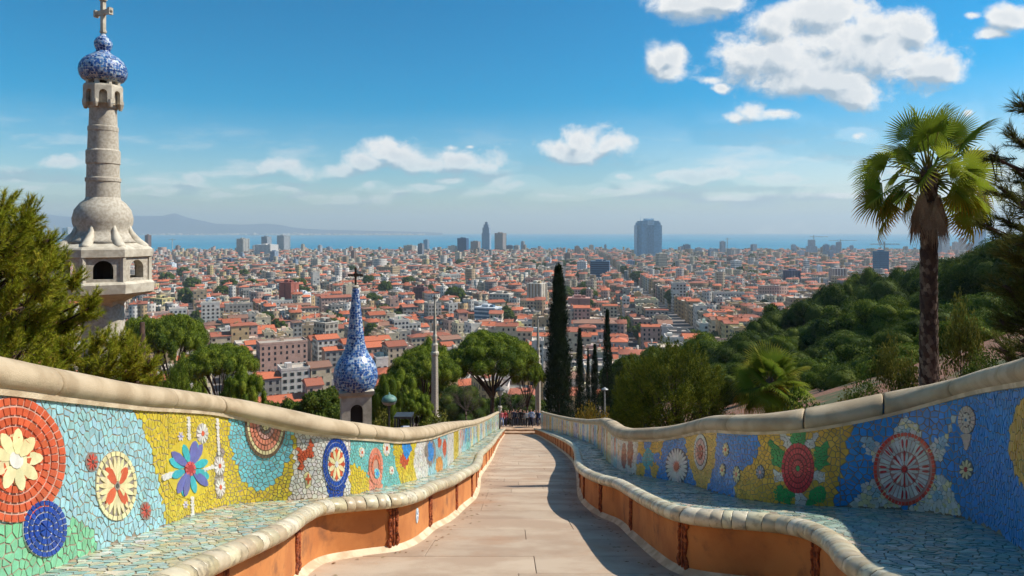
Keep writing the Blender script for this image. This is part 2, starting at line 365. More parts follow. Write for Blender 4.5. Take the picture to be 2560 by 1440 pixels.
def jitter_col(c, a=0.10):
    k = 1 + random.uniform(-a, a); h = [1 + random.uniform(-a*.4, a*.4) for _ in range(3)]
    return (min(1, c[0]*k*h[0]), min(1, c[1]*k*h[1]), min(1, c[2]*k*h[2]), 1)
def piece_geo(poly, h0, h1, S, tilt=0.0016):
    """one tile: top polygon and its sides, on the surface S(u, v, offset)"""
    n = len(poly); a, b = random.gauss(0, tilt), random.gauss(0, tilt); c = [sum(p[k] for p in poly)/n for k in (0, 1)]
    vs = [S(u, v, h1 + (a*(u-c[0]) + b*(v-c[1])) / 0.05) for u, v in poly] + [S(u, v, h0) for u, v in poly]
    return vs, [list(range(n))] + [[i, n+i, n+(i+1) % n, (i+1) % n] for i in range(n)]
def px_area(vs, n):
    q = [proj(*v) for v in vs[:n] if v[1] > 0.5]
    if len(q) < 3: return 0
    mx = sum(p[0] for p in q)/len(q); my = sum(p[1] for p in q)/len(q)
    if not (-10 < mx < 2570 and 0 < my < 1450): return 0
    return abs(sum(q[i][0]*q[(i+1) % len(q)][1] - q[(i+1) % len(q)][0]*q[i][1] for i in range(len(q)))) / 2
def fix_winding(fs, vs, n, out):
    a, b, c = Vector(vs[0]), Vector(vs[1]), Vector(vs[2]); nn = Vector((0,0,0))
    for i in range(n): nn += Vector(vs[i]).cross(Vector(vs[(i+1) % n]))
    return fs if nn.dot(out) > 0 else [f[::-1] for f in fs]
def emit_pieces(pieces, S, OUT, one, many, parent, m, keep):
    """pieces (poly, h0, h1, colour): the `keep` largest in view become objects, the rest one part"""
    geo = []
    for poly, h0, h1, col in pieces:
        vs, fs = piece_geo(poly, h0, h1, S); n = len(poly); fs = fix_winding(fs, vs, n, OUT(poly[0][0]))
        geo.append((px_area(vs, n), vs, fs, col))
    geo.sort(key=lambda g: -g[0]); rest = MB()
    for k, (ar, vs, fs, col) in enumerate(geo):
        if k < keep and ar > 0:
            c = Vector(vs[0]); obj(one, mesh(one, [Vector(v) - c for v in vs], fs, False, [col]*len(vs)), m, parent, c)
        else: rest.add(vs, fs, col)
    if rest.v: tag(rest.build(many, m, parent, colors=True), kind='stuff')

# ---- colours of the tiles
A_AQUA, A_YEL, A_WHT, A_GRN, A_TEAL = lin((154,200,206)), lin((208,186,58)), lin((214,212,204)), lin((124,194,150)), lin((116,192,188))
A_ORG, A_CRM, A_SKY, A_SAL, A_BLU, A_BRN = lin((206,96,62)), lin((226,216,164)), lin((118,196,208)), lin((222,142,116)), lin((30,70,156)), lin((116,98,80))
A_OCH, A_BL2, A_RED, A_GR2, A_PNK = lin((222,180,76)), lin((62,144,214)), lin((178,46,52)), lin((74,164,94)), lin((224,170,158))
A_PUR, A_TQ, A_GRY = lin((104,106,172)), lin((58,176,186)), lin((150,140,130))
def ell(x, y, cx, cy, rx, ry): return ((x-cx)/rx)**2 + ((y-cy)/ry)**2 < 1
def inpoly(x, y, P):
    c = False; n = len(P)
    for i in range(n):
        (a, b), (d, e) = P[i], P[(i+1) % n]
        if (b > y) != (e > y) and x < (d-a)*(y-b)/(e-b) + a: c = not c
    return c
def lerp_x(y, pts):
    return float(np.interp(y, [p[1] for p in pts], [p[0] for p in pts]))
FISH = [(776,1092),(782,1100),(778,1120),(781,1140),(772,1146),(762,1145),(754,1175),(748,1168),(744,1120),(752,1124),(764,1122),(770,1110)]
GREENBUMP = [(0,1306),(60,1308),(120,1302),(165,1303),(195,1304),(222,1318),(238,1348),(246,1392),(240,1500),(-900,1700),(-900,1306)]
def far_col(side, px, v, u):
    k = int(math.floor(u / 0.55)); r = random.Random(k*7 + (1 if side < 0 else 5)); f = (u/0.55) % 1
    pal = [A_AQUA, A_TEAL, A_WHT, A_YEL, A_AQUA, A_WHT, A_CRM] if side < 0 else [A_WHT, A_CRM, A_AQUA, A_GRY, A_OCH, A_WHT, A_BL2, A_PNK]
    c = pal[r.randrange(len(pal))]
    if r.random() < 0.55 and (abs(f-.5)/.22)**2 + ((v-.45)/.26)**2 < 1: c = r.choice([A_ORG, A_SAL, A_RED, A_BL2, A_YEL])
    return c
def col_left(x, y, v, u):
    if x > 1146: return far_col(-1, x, v, u)
    if x < 500 and inpoly(x, y, GREENBUMP): return A_GRN
    if x < lerp_x(y, [(332,1020),(352,1060),(375,1120),(396,1205),(408,1265),(414,1320)]): return A_AQUA
    if ell(x, y, 652, 1062, 80, 164): return A_SKY
    if x < lerp_x(y, [(742,1040),(741,1100),(733,1160),(722,1256)]): 
        if ell(x, y, 547, 1178, 11, 74) : return A_GRY
        return A_YEL
    if x < 874:
        if inpoly(x, y, FISH): return A_ORG
        if 818 < x < 862 and y > 1212: return A_BLU
        if ell(x, y, 770, 1197, 10, 20): return A_CRM
        return A_WHT
    if x < lerp_x(y, [(980,1090),(984,1130),(1000,1215)]):
        if inpoly(x, y, [(872,1155),(905,1172),(922,1200),(924,1245),(872,1255)]): return A_YEL
        if y > 1180 and 920 < x < 954: return A_SAL
        return A_TEAL
    if x < lerp_x(y, [(1046,1090),(1034,1140),(1030,1160),(1046,1210)]):
        if ell(x, y, 1016, 1118, 10, 26): return A_BL2
        if ell(x, y, 1010, 1152, 11, 18): return A_ORG
        return A_YEL
    if x < 1070: return A_GRY if ell(x, y, 1075, 1130, 14, 34) else A_WHT
    if x < 1118:
        if ell(x, y, 1075, 1130, 9, 25): return A_BL2
        if ell(x, y, 1075, 1130, 15, 36): return A_GRY
        if ell(x, y, 1098, 1165, 9, 25): return lin((222,150,60))
        if ell(x, y, 1111, 1120, 5, 22) or ell(x, y, 1099, 1105, 5, 14): return A_ORG
        return A_AQUA
    return A_WHT if x < 1134 else A_YEL
LEAVES_R = [[(1926,1102),(1962,1128),(1960,1170),(1930,1162)],[(2070,1102),(2034,1128),(2038,1172),(2066,1165)],[(1975,1078),(2015,1078),(2012,1112),(1978,1112)],
            [(1952,1212),(1985,1232),(1976,1262),(1940,1250),(1934,1226)],[(2020,1232),(2052,1212),(2066,1230),(2060,1255),(2026,1262)]]
RAYS_R = [[(1950,1085),(1962,1080),(1982,1112),(1968,1122)],[(2040,1080),(2048,1084),(2028,1122),(2016,1112)],[(1936,1182),(1960,1180),(1960,1202),(1936,1206)],[(2034,1182),(2062,1180),(2062,1204),(2034,1200)],[(1988,1232),(2008,1232),(2008,1268),(1988,1268)]]
PETALS_R = [[(2224,1120),(2236,1070),(2265,1038),(2296,1066),(2304,1120)],[(2142,1062),(2158,1092),(2200,1104),(2206,1136),(2188,1156),(2158,1120)],[(2386,1042),(2372,1110),(2348,1156),(2324,1128),(2334,1098),(2360,1090)],
            [(2130,1264),(2158,1210),(2196,1188),(2215,1232),(2262,1270)],[(2404,1290),(2380,1220),(2346,1178),(2318,1230),(2272,1272)]]
def col_right(x, y, v, u):
    if x < 1548: return far_col(1, x, v, u)
    if x < lerp_x(y, [(1597,1080),(1590,1190)]):
        return lin((150,70,62)) if ell(x, y, 1560, 1140, 6, 32) or ell(x, y, 1576, 1132, 7, 38) else A_WHT
    if x < lerp_x(y, [(1662,1090),(1640,1200)]): 
        a = math.atan2((y-1146)/1.5, x-1620); return (A_TQ if ell(x, y, 1620, 1146, 14, 24) else A_BL2 if ell(x, y, 1620, 1146, 30, 50) and math.cos(4*a) > 0.1 else A_OCH)
    if x < lerp_x(y, [(1712,1090),(1720,1150),(1742,1212)]): return A_BL2
    if x < lerp_x(y, [(1792,1080),(1788,1160),(1768,1225)]): return A_OCH
    if inpoly(x, y, [(1780,1070),(1901,1074),(1897,1125),(1875,1165),(1848,1180),(1840,1215),(1834,1260),(1760,1250)]): return A_BL2
    if x < lerp_x(y, [(2126,1060),(2112,1130),(2096,1210),(2082,1275)]):
        for P in LEAVES_R:
            if inpoly(x, y, P): return A_GR2
        for P in RAYS_R:
            if inpoly(x, y, P): return A_WHT
        return A_OCH
    for i, P in enumerate(PETALS_R):
        if inpoly(x, y, P):
            cx = sum(p[0] for p in P)/len(P); cy = sum(p[1] for p in P)/len(P)
            return lin((150,190,204)) if ell(x, y, cx, cy, 20, 22) else A_CRM if random.random() < .25 else A_WHT
    if ell(x, y, 2590, 1108, 66, 122): return A_OCH
    return A_BL2
SEAT_L = [lin(c) for c in [(168,190,176),(182,192,168),(198,188,150),(160,188,180),(202,198,172),(186,170,138),(146,176,166),(208,202,184),(162,198,192)]]
SEAT_R = [lin(c) for c in [(164,184,172),(146,170,164),(188,194,176),(204,190,168),(154,176,160),(128,162,160),(212,206,186),(180,188,178)]]

def bench(side):
    L = side < 0
    root = empty('mosaic_bench', (-2.0 if L else 2.2, 6.0, floor_z(6.0)))
    tag(root, 'long serpentine mosaic bench in full sun on the tower side of the ramp' if L else 'long serpentine mosaic bench in shade on the palm side of the ramp', 'bench', 'mosaic benches along the ramp')
    inv = -root.location
    rc, wc = Curve(RIM_L if L else RIM_R, 0.18), Curve(WALL_L if L else WALL_R, 0.30)
    cap = np.array(CAPTOP_L if L else CAPTOP_R)
    # height of the cap above the seat along the wall
    us = wc.u; xs, ys = wc.q[:,0], wc.q[:,1]
    pxs = np.where(ys > 0.8, CX + F*xs/np.maximum(ys, .8), -9999 if L else 9999)
    hz = (CAM_Z - (np.interp(pxs, cap[:,0], cap[:,1]) - HY)/F*ys) - (CAM_Z - 0.80 - SLOPE*ys)
    edge = 0 if L else 2560; i0 = int(np.argmin(np.abs(np.where(ys > 0.8, pxs, 1e9) - edge))); hz[:i0] = hz[i0]
    k = 9; hz = np.convolve(np.pad(hz, k, mode='edge'), np.ones(2*k+1)/(2*k+1), 'valid')
    H = lambda u: float(np.interp(u, us, hz))
    sgn = -side                                     # direction from the wall towards the walkway
    def nrm(c, u):
        tx, ty = c.tan(u); return (-ty*side, tx*side)   # for the left wall (side -1) this points to +X
    def SW(u, v, o):
        x, y = wc.at(u); n = nrm(wc, u); return (x + n[0]*o + inv[0], y + n[1]*o + inv[1], seat_z(y) + v + inv[2])
    def OUTW(u): n = nrm(wc, u); return Vector((n[0], n[1], 0))
    def uv(px, py):
        u = float(wc.from_px(px)); x, y = wc.at(u); return (u, CAM_Z - (py - HY)/F*y - seat_z(y))
    off = root.location
    # projections work in world space
    def SWw(u, v, o): p = SW(u, v, o); return (p[0]+off[0], p[1]+off[1], p[2]+off[2])
    # ---- backrest wall (mortar bed, outer render)
    ul = np.concatenate([np.arange(0, 22, 0.10), np.arange(22, wc.L, 0.3)]); vs, fs = [], []
    for u in ul:
        h = H(u) - 0.10
        vs += [SW(u, -0.75, 0), SW(u, h, 0), SW(u, h, -0.22), SW(u, -2.2, -0.26)]
    n = len(ul)
    f_in = [[4*i, 4*i+4, 4*i+5, 4*i+1] for i in range(n-1)]; f_top = [[4*i+1, 4*i+5, 4*i+6, 4*i+2] for i in range(n-1)]; f_out = [[4*i+2, 4*i+6, 4*i+7, 4*i+3] for i in range(n-1)]
    me = mesh('backrest_wall', vs, f_in + f_top + f_out + [[0,1,2,3], [4*n-1,4*n-2,4*n-3,4*n-4]]); me.materials.append(M_MORTAR); me.materials.append(M_RENDER)
    for i, p in enumerate(me.polygons): p.material_index = 0 if i < 2*(n-1) else 1
    obj('backrest_wall', me, None, root)
    # ---- background tiles
    pieces = []; colf = col_left if L else col_right
    def tiles(u0, u1, su, sv, gap):
        hmax = max(H(u) for u in np.arange(u0, u1, .2))
        for (u, v), poly in shatter(u0 - su, u1 + su, 0.0, hmax - 0.08, su, sv, gap):
            if v > H(u) - 0.10 or u < u0 - su or u > u1 + su: continue
            poly = clip_poly(clip_poly(poly, 1, 0, u1 - gap/2), -1, 0, -(u0 + gap/2))
            if len(poly) < 3 or max(q[0] for q in poly) - min(q[0] for q in poly) < .006: continue
            u = min(max(u, u0), u1)
            p = SWw(u, v, 0)
            if p[1] < 1.0: x, y = (-500, 1200) if L else (3000, 1200)
            else: x, y = proj(*p)
            pieces.append((poly, -0.002, 0.0034, jitter_col(colf(x, y, v, u), 0.13)))
    um = float(wc.from_px(1005 if L else 1600)); u_a = float(wc.from_px(-60 if L else 2640))
    tiles(0.4, u_a, .085, .085, .010); 
    ub = float(wc.from_px(420 if L else 2100))
    tiles(u_a, ub, .052 if L else .056, .050 if L else .055, .0092); tiles(ub, um, .037 if L else .044, .041 if L else .046, .0070); tiles(um, um + 6, .05, .055, .006); tiles(um + 6, wc.L - .05, .11, .10, .008)
    emit_pieces(pieces, SW, OUTW, 'wall_tile', 'wall_tiles', root, M_TILE, 270)
    # the emit function measures in local space; shift so that the measure is right
    # ---- medallions: a mortar bed that stands proud, with cut tiles on it
    def med(cx, cy, rx, ry, items, bed=A_GRY, name='medallion', label=None, h=0.0066, rot=0.0):
        def T(r, a, e=1.0):
            u, v = uv(cx + rx*r*math.cos(a), cy - ry*r*math.sin(a)); return (u, min(v, H(u) - .125))
        nb, nr = (32, [1.0, .75, .5, .25]) if rx > 12 else (12, [1.0])
        vs = [SW(*T(1.0, 2*math.pi*i/nb), -.002) for i in range(nb)]
        for r in nr: vs += [SW(*T(r, 2*math.pi*i/nb), h) for i in range(nb)]
        fs = [[j*nb+i, j*nb+(i+1) % nb, (j+1)*nb+(i+1) % nb, (j+1)*nb+i] for j in range(len(nr)) for i in range(nb)] + [[len(nr)*nb+i for i in range(nb)]]
        c = Vector(vs[0]); o = obj(name, mesh(name, [Vector(v)-c for v in vs], fs, False, [bed]*len(vs)), M_TILE, root, c)
        if label: o['label'] = label
        lay = 0
        for it in items:
            kind, col = it[0], it[1]; polys = []
            if kind == 'ring':
                _, _, r0, r1, nn = it; ro = random.random()
                for i in range(nn):
                    g = 0.10 if r0 > .3 else 0.12; a0 = 2*math.pi*(i + ro + g)/nn; a1 = 2*math.pi*(i + 1 + ro - g)/nn; dr = (r1-r0)*0.11
                    if r0 < 0.01: polys.append([T(0.02, (a0+a1)/2), T(r1-dr, a0), T(r1-dr, (a0+a1)/2), T(r1-dr, a1)])
                    else: polys.append([T(r0+dr, a0), T(r1-dr, a0), T(r1-dr, (a0+a1)/2), T(r1-dr, a1), T(r0+dr, a1)])
            elif kind == 'petal':
                _, _, r0, r1, nn, wd, ro = it
                for i in range(nn):
                    a = 2*math.pi*(i + ro)/nn; Q = []
                    for f, w in ((0, .35), (.3, .85), (.65, 1.0), (.9, .6), (1, .12), (1, -.12), (.9, -.6), (.65, -1.0), (.3, -.85), (0, -.35)):
                        r = r0 + (r1-r0)*f; Q.append(T(r, a + w*wd/max(r, .12)))
                    polys.append(Q)
            elif kind == 'disc': polys.append([T(it[2], 2*math.pi*i/12) for i in range(12)])
            lay += 1
            for Q in polys:
                if max(p[1] for p in Q) - min(p[1] for p in Q) < .004: continue      # hidden under the cap
                vs, fs = piece_geo(Q, h, h + 0.0035 + .0016*lay, SW, .0012); fs = fix_winding(fs, vs, len(Q), OUTW(Q[0][0])); q = Vector(vs[0])
                col2 = jitter_col(col, .12); t = obj('cut_tile', mesh('cut_tile', [Vector(v)-q for v in vs], fs, False, [col2]*len(vs)), M_TILE, o, q - c)
        return o
    def patch(P, colour, size, label=None, h=.0070, bed=None, name='mosaic_motif'):
        Q = [uv(*p) for p in P]; Q = [(u, min(v, H(u) - .125)) for u, v in Q]; n_ = len(Q)
        A2 = sum(Q[i][0]*Q[(i+1) % n_][1] - Q[(i+1) % n_][0]*Q[i][1] for i in range(n_))
        if A2 < 0: Q = Q[::-1]
        conv = all(((Q[(i+1) % n_][0]-Q[i][0])*(Q[(i+2) % n_][1]-Q[(i+1) % n_][1]) - (Q[(i+1) % n_][1]-Q[i][1])*(Q[(i+2) % n_][0]-Q[(i+1) % n_][0])) > -1e-7 for i in range(n_))
        u0, u1 = min(q[0] for q in Q), max(q[0] for q in Q); v0, v1 = min(q[1] for q in Q), max(q[1] for q in Q); o = None; c = None; cu, cv = sum(q[0] for q in Q)/n_, sum(q[1] for q in Q)/n_
        for (u, v), poly in shatter(u0 - size, u1 + size, v0 - size, v1 + size, size, size, .0065):
            if conv:
                for i in range(n_):
                    (a, b_), (d, e) = Q[i], Q[(i+1) % n_]; l = math.hypot(d-a, e-b_)
                    if l < 1e-6: continue
                    ax, ay = (e-b_)/l, -(d-a)/l; poly = clip_poly(poly, ax, ay, ax*a + ay*b_)
                    if len(poly) < 3: break
                if len(poly) < 3: continue
            elif not inpoly(u, v, Q): continue
            if abs(sum(poly[i][0]*poly[(i+1) % len(poly)][1] - poly[(i+1) % len(poly)][0]*poly[i][1] for i in range(len(poly)))) < size*size*.12: continue
            vs, fs = piece_geo(poly, 0, h + .002, SW, .0012); fs = fix_winding(fs, vs, len(poly), OUTW(u)); q = Vector(vs[0]); col = jitter_col(colour(u - cu, v - cv) if callable(colour) else colour, .12)
            if o is None: c = q; o = obj(name, mesh(name, [Vector(w)-q for w in vs], fs, False, [col]*len(vs)), M_TILE, root, q); (o.__setitem__('label', label) if label else None)
            else: obj('cut_tile', mesh('cut_tile', [Vector(w)-q for w in vs], fs, False, [col]*len(vs)), M_TILE, o, q - c)
    G2 = lin((168,156,140)); PK = lin((206,168,148))
    if L: patch(FISH, A_ORG, .03, 'orange fish-like motif on white')
    else:
        for P in PETALS_R: patch(P, lambda a, b_: lin((170,198,208)) if a*a + b_*b_ < .0022 else A_CRM if random.random() < .3 else A_WHT, .036, 'white petal of the wheel flower')
        for P in LEAVES_R: patch(P, A_GR2, .030, 'green leaf of the red flower')
        for P in RAYS_R: patch(P, A_WHT, .034, 'white ray of the red flower')
    if L:
        med(30, 1150, 131, 158, [('ring',A_ORG,.86,1.0,44),('ring',A_ORG,.70,.85,40),('ring',A_ORG,.55,.69,32),('ring',A_ORG,.40,.54,24),('ring',A_ORG,.20,.39,14),('petal',A_CRM,.10,.50,9,.105,.1),('disc',A_WHT,.14)], bed=PK, label='orange disc medallion with a cream flower')
        med(107, 1322, 55, 72, [('ring',A_BLU,.80,1.0,26),('ring',A_BLU,.58,.79,20),('ring',A_BLU,.34,.57,13),('ring',A_BLU,.0,.33,6)], bed=lin((206,204,196)), h=0.010, label='dark blue disc medallion')
        med(287, 1215, 52, 88, [('ring',A_CRM,.84,1.0,26),('petal',A_CRM,.14,.84,22,.075,0),('petal',A_ORG,.12,.72,4,.17,.5),('disc',A_GRY,.13),('disc',lin((70,74,70)),.07)], label='cream oval medallion with four orange petals')
        for (x, y, r, s) in ((227,1155,16,25),(362,1277,14,23)): med(x, y, r, s, [('petal',lin((190,84,70)),.1,.85,9,.10,0),('disc',lin((80,74,70)),.2)], bed=lin((140,122,112)))
        med(471, 1172, 56, 75, [('petal',A_TQ,.25,.95,4,.17,-.2),('petal',A_TQ,.25,.85,4,.14,.2),('petal',A_PUR,.2,.98,4,.16,.5+.12),('petal',A_PUR,.2,.95,2,.15,.42),('ring',lin((206,84,84)),.12,.26,8),('disc',lin((170,50,54)),.14)], bed=A_YEL, label='purple and turquoise flower on yellow')
        for (x, y, r, s) in ((504,1084,15,26),(547,1165,14,24),(549,1218,13,24)): med(x, y, r, s, [('petal',A_WHT,.25,.98,11,.14,0),('disc',A_ORG,.25)], bed=lin((168,160,150)))
        for (x, y, r, s) in ((449,1091,8,13),(461,1262,7,11)): med(x, y, r, s, [('petal',lin((200,196,206)),.2,.95,6,.2,0),('disc',A_PUR,.2)], bed=A_YEL)
        med(663, 1058, 52, 88, [('ring',A_BRN,.90,1.0,40),('ring',A_CRM,.78,.90,34),('ring',A_SAL,.62,.77,28),('ring',A_SAL,.46,.61,24),('ring',A_PNK,.30,.45,18),('ring',A_GRY,.22,.30,12),('ring',A_CRM,.0,.21,6)], bed=lin((160,130,110)), label='salmon half-round medallion with brown rim')
        med(839, 1160, 33, 66, [('ring',A_BLU,.84,1.0,30),('ring',lin((44,84,170)),.66,.83,26),('ring',A_WHT,.56,.65,20),('petal',A_ORG,.2,.62,8,.11,0),('petal',A_CRM,.1,.60,8,.10,.5),('disc',A_WHT,.12)], bed=lin((150,160,190)), label='blue keyhole medallion with star flower')
        med(770, 1197, 8, 15, [('petal',A_ORG,.1,.9,4,.25,0)], bed=A_CRM)
        med(938, 1165, 18, 46, [('ring',A_SAL,.66,1.0,24),('ring',lin((214,120,90)),.36,.65,14)], bed=lin((190,150,130)))
        med(940, 1184, 7, 13, [('ring',A_SKY,.4,1.0,8),('disc',A_BL2,.4)], bed=A_SKY, h=.012)
        for (x, y, r, s) in ((903,1131,7,13),(965,1121,9,20),(978,1176,6,11)): med(x, y, r, s, [('petal',A_WHT,.2,.98,8,.2,0),('disc',A_ORG,.3)], bed=A_CRM)
        # strings of white pebbles in the yellow field
        def string(x0, y0, x1, y1, nn, r):
            for i in range(nn):
                f = (i+.5)/nn; med(x0+(x1-x0)*f, y0+(y1-y0)*f, r*random.uniform(.75,1.1), r*random.uniform(1.0,1.4), [], bed=jitter_col(A_WHT,.08), name='pebble', h=.012)
        string(469,1042,470,1100,7,4.2); string(478,1242,479,1292,6,4.5); string(404,1196,426,1186,3,6); string(426,1186,440,1183,2,5); string(541,1046,545,1138,10,4.2); string(505,1176,532,1166,4,4.5)
    else:
        med(2262, 1172, 79, 92, [('ring',lin((228,86,66)),.88,1.0,52),('ring',A_WHT,.44,.86,34),('petal',A_WHT,.12,.46,16,.05,.5),('petal',lin((206,74,70)),.10,.52,8,.030,0)]
            + [('petal',lin((206,76,72)),.58,.82,8,.030,.12),('petal',lin((206,76,72)),.58,.82,8,.030,-.12),('disc',lin((190,52,48)),.08)], bed=lin((196,140,130)), label='white wheel medallion with red rim and spokes')
        med(1995, 1170, 41, 64, [('ring',lin((212,72,78)),.80,1.0,30),('ring',lin((220,80,84)),.58,.79,26),('ring',lin((212,72,78)),.36,.57,22),('ring',lin((222,88,88)),.1,.35,16),('disc',lin((70,160,90)),.11)], bed=lin((128,52,54)), label='red oval flower medallion with green centre')
        med(1693, 1166, 28, 46, [('petal',A_WHT,.3,1.0,22,.09,0),('ring',A_PNK,.18,.34,12),('disc',lin((190,70,50)),.24)], bed=lin((80,84,96)), label='white daisy medallion on blue')
        med(1753, 1130, 17, 46, [('ring',A_WHT,.74,1.0,22),('ring',A_PNK,.42,.73,16),('ring',lin((190,90,84)),.0,.41,7)], bed=lin((110,96,84)))
        for (x, y, r, s, c) in ((1816,1124,8,18,A_ORG),(1808,1175,7,17,A_ORG),(1843,1186,9,22,A_SAL),(1902,1180,11,18,A_PNK),(2418,1174,17,25,lin((190,40,40)))):
            med(x, y, r, s, [('petal',A_CRM if c is not A_PNK else lin((150,160,176)),.25,.98,9,.16,0),('disc',c,.27)], bed=lin((96,100,104)))
        med(2419, 1050, 22, 36, [('ring',lin((214,190,166)),.5,1.0,18),('petal',lin((222,204,180)),.12,.5,9,.1,0),('disc',lin((60,130,170)),.12)], bed=lin((120,96,84)), label='pale pendant medallion under the cap')
        for i in range(6): med(2419 + random.uniform(-1,1), 1090 + i*6, 13 - i*1.7, 5.5, [], bed=jitter_col(lin((206,182,160)),.1), name='pebble', h=.010)
    # ---- cap stones
    joints = [130, 425, 553, 887, 930, 1000] if L else [2388, 2209, 2010, 1827, 1760, 1567]
    ju = sorted(float(wc.from_px(x)) for x in joints); u = ju[0]
    while u > 1.3: u -= 1.15; ju.insert(0, u)
    u = ju[-1]
    while u < wc.L - 1.6: u += random.uniform(1.0, 1.5) * (1 if u < 14 else 1.5); ju.append(u)
    ju = [0.0] + ju + [wc.L]
    for a, b in zip(ju[:-1], ju[1:]):
        st = np.linspace(a + .004, b - .004, max(6, int((b-a)/.07) if a < 16 else 8)); vs, fs = [], []; nn = 18
        ends = np.concatenate([[st[0], st[0] + .006, st[0] + .016], st[1:-1], [st[-1] - .016, st[-1] - .006, st[-1]]])
        sc = [.84, .955, 1.0] + [1.0]*(len(st)-2) + [1.0, .955, .84]
        for uu, kk in zip(ends, sc):
            h = H(uu) - 0.105
            for i in range(nn):
                t = 2*math.pi*i/nn; ca, sa = math.cos(t), math.sin(t)
                wob = 1 + .025*noise.noise(Vector((uu*1.7, i*.35, side*3)))
                vs.append(SW(uu, h + .105*kk*wob*(sa if sa > 0 else sa*.82), -0.085 + .150*kk*wob*math.copysign(abs(ca)**.85, ca)))
        m_ = len(ends)
        for j in range(m_-1):
            for i in range(nn): fs.append([j*nn+i, j*nn+(i+1) % nn, (j+1)*nn+(i+1) % nn, (j+1)*nn+i])
        fs += [list(range(nn)), [(m_-1)*nn+i for i in range(nn)]]
        c = Vector(vs[0]); me = mesh('capstone', [Vector(v)-c for v in vs], fs, True)
        bm = bmesh.new(); bm.from_mesh(me); bmesh.ops.recalc_face_normals(bm, faces=bm.faces); bm.to_mesh(me); bm.free()
        obj('capstone', me, M_CAP, root, c)
    # thin ledge moulding under the cap
    vs, fs = [], []
    for u in ul:
        h = H(u) - 0.185 ; vs += [SW(u, h - .012, -.004), SW(u, h - .012, .020), SW(u, h + .02, .026), SW(u, h + .02, -.004)]
    fs = [[4*i+k, 4*i+(k+1) % 4, 4*i+4+(k+1) % 4, 4*i+4+k] for i in range(n-1) for k in range(4)] + [[0,1,2,3],[4*n-1,4*n-2,4*n-3,4*n-4]]
    me = mesh('ledge', vs, fs); bm = bmesh.new(); bm.from_mesh(me); bmesh.ops.recalc_face_normals(bm, faces=bm.faces); bm.to_mesh(me); bm.free()
    obj('ledge', me, M_FILLET, root)
    # ---- seat: mortar bed and broken tiles, lying in the ramp's slope
    def SS(x, y, o): return (x + inv[0], y + inv[1], seat_z(y) + o + inv[2])
    ring = [tuple(p) for p in rc.q[::5]] + [tuple(p) for p in wc.q[::-5]]
    # ruled strip between the two curves
    def at_y(c, Y):
        i = np.searchsorted(c.q[:,1], Y); return c.q[min(i, len(c.q)-1), 0]
    Ys = np.concatenate([np.arange(-1.4, 20, .08), np.arange(20, 64, .5)])
    def xw(Y): # outermost wall position at this depth (the wall doubles back in the bays)
        d = np.abs(wc.q[:,1] - Y) < .12 if Y < 20 else np.abs(wc.q[:,1] - Y) < .5; q = wc.q[d, 0]
        return (q.min() if L else q.max()) if len(q) else at_y(wc, Y)
    XW = np.array([xw(Y) for Y in Ys]); XR = np.array([at_y(rc, Y) for Y in Ys])
    vs = []
    for Y, a, b in zip(Ys, XR, XW): vs += [SS(a, Y, -.004), SS(b, Y, -.004)]
    fs = [[2*i, 2*i+2, 2*i+3, 2*i+1] if L else [2*i, 2*i+1, 2*i+3, 2*i+2] for i in range(len(Ys)-1)]
    me = mesh('seat_bed', vs, [f[::-1] for f in fs]); obj('seat_bed', me, M_MORTAR, root)
    pieces = []; pal = SEAT_L if L else SEAT_R
    def seat_tiles(y0, y1, s, gap):
        m = (Ys >= y0 - .2) & (Ys <= y1 + .2); x0, x1 = min(XR[m].min(), XW[m].min()), max(XR[m].max(), XW[m].max())
        for (x, y), poly in shatter(x0, x1, y0, y1, s*1.2, s*.95, gap, .46):
            a, b = np.interp(y, Ys, XR), np.interp(y, Ys, XW); lo, hi = min(a, b), max(a, b)
            if x < lo - .02 or x > hi + .03: continue
            # band colouring: noise picks a tone
            kk = noise.noise(Vector((x*1.3 + side*9, y*.9, 4.2))); c = pal[int((kk*.9 + .5)*len(pal) + random.uniform(-2.2, 2.2)) % len(pal)]
            pieces.append((poly, -.004, .002, jitter_col(c, .18)))
    seat_tiles(2.2, 7.5, .060, .0105); seat_tiles(7.5, 14, .07, .010); seat_tiles(14, 30, .13, .012); seat_tiles(30, 63.8, .26, .02)
    emit_pieces(pieces, lambda u, v, o: SS(u, v, o), lambda u: Vector((0,0,1)), 'seat_tile', 'seat_tiles', root, M_TILE, 270)
    # ---- rim: short glazed sleeves along the front edge
    def SR(u, a, k=1.0, o=0.0):
        x, y = rc.at(u); nx, ny = nrm(rc, u); ca, sa = math.cos(a), math.sin(a)
        return (x + nx*(.088*k*ca + o) + inv[0], y + ny*(.088*k*ca + o) + inv[1], seat_z(y) + .004 + .068*k*sa + inv[2])
    u = 0.05; cnt = 0; rest = MB(); cuts = []
    while u < rc.L - .1:
        x, y = rc.at(u); d = (random.uniform(.05, .16) if y < 16 else random.uniform(.25, .5)); cuts.append((u, min(u+d, rc.L))); u += d
    for a, b in cuts:
        nn = 12; sk = random.uniform(-.007, .007); vs, fs = [], []; y = rc.at(a)[1]
        st = [(a + .0015, .955), (a + .006, 1.0), ((a+b)/2, 1.0 + random.uniform(-.01, .02)), (b - .006, 1.0), (b - .0015, .955)]
        for j, (uu, k) in enumerate(st):
            f = j/4
            for i in range(nn): t = 2*math.pi*i/nn; vs.append(SR(min(max(uu + math.sin(t*1.0+.5)*(sk*(1-f)+sk*f if y < 16 else 0), 0), rc.L), t, k))
        for j in range(4):
            for i in range(nn): fs.append([j*nn+i, j*nn+(i+1) % nn, (j+1)*nn+(i+1) % nn, (j+1)*nn+i])
        col = jitter_col(random.choice([lin((206,194,162)), lin((196,184,152)), lin((214,204,176)), lin((188,172,138))]), .07)
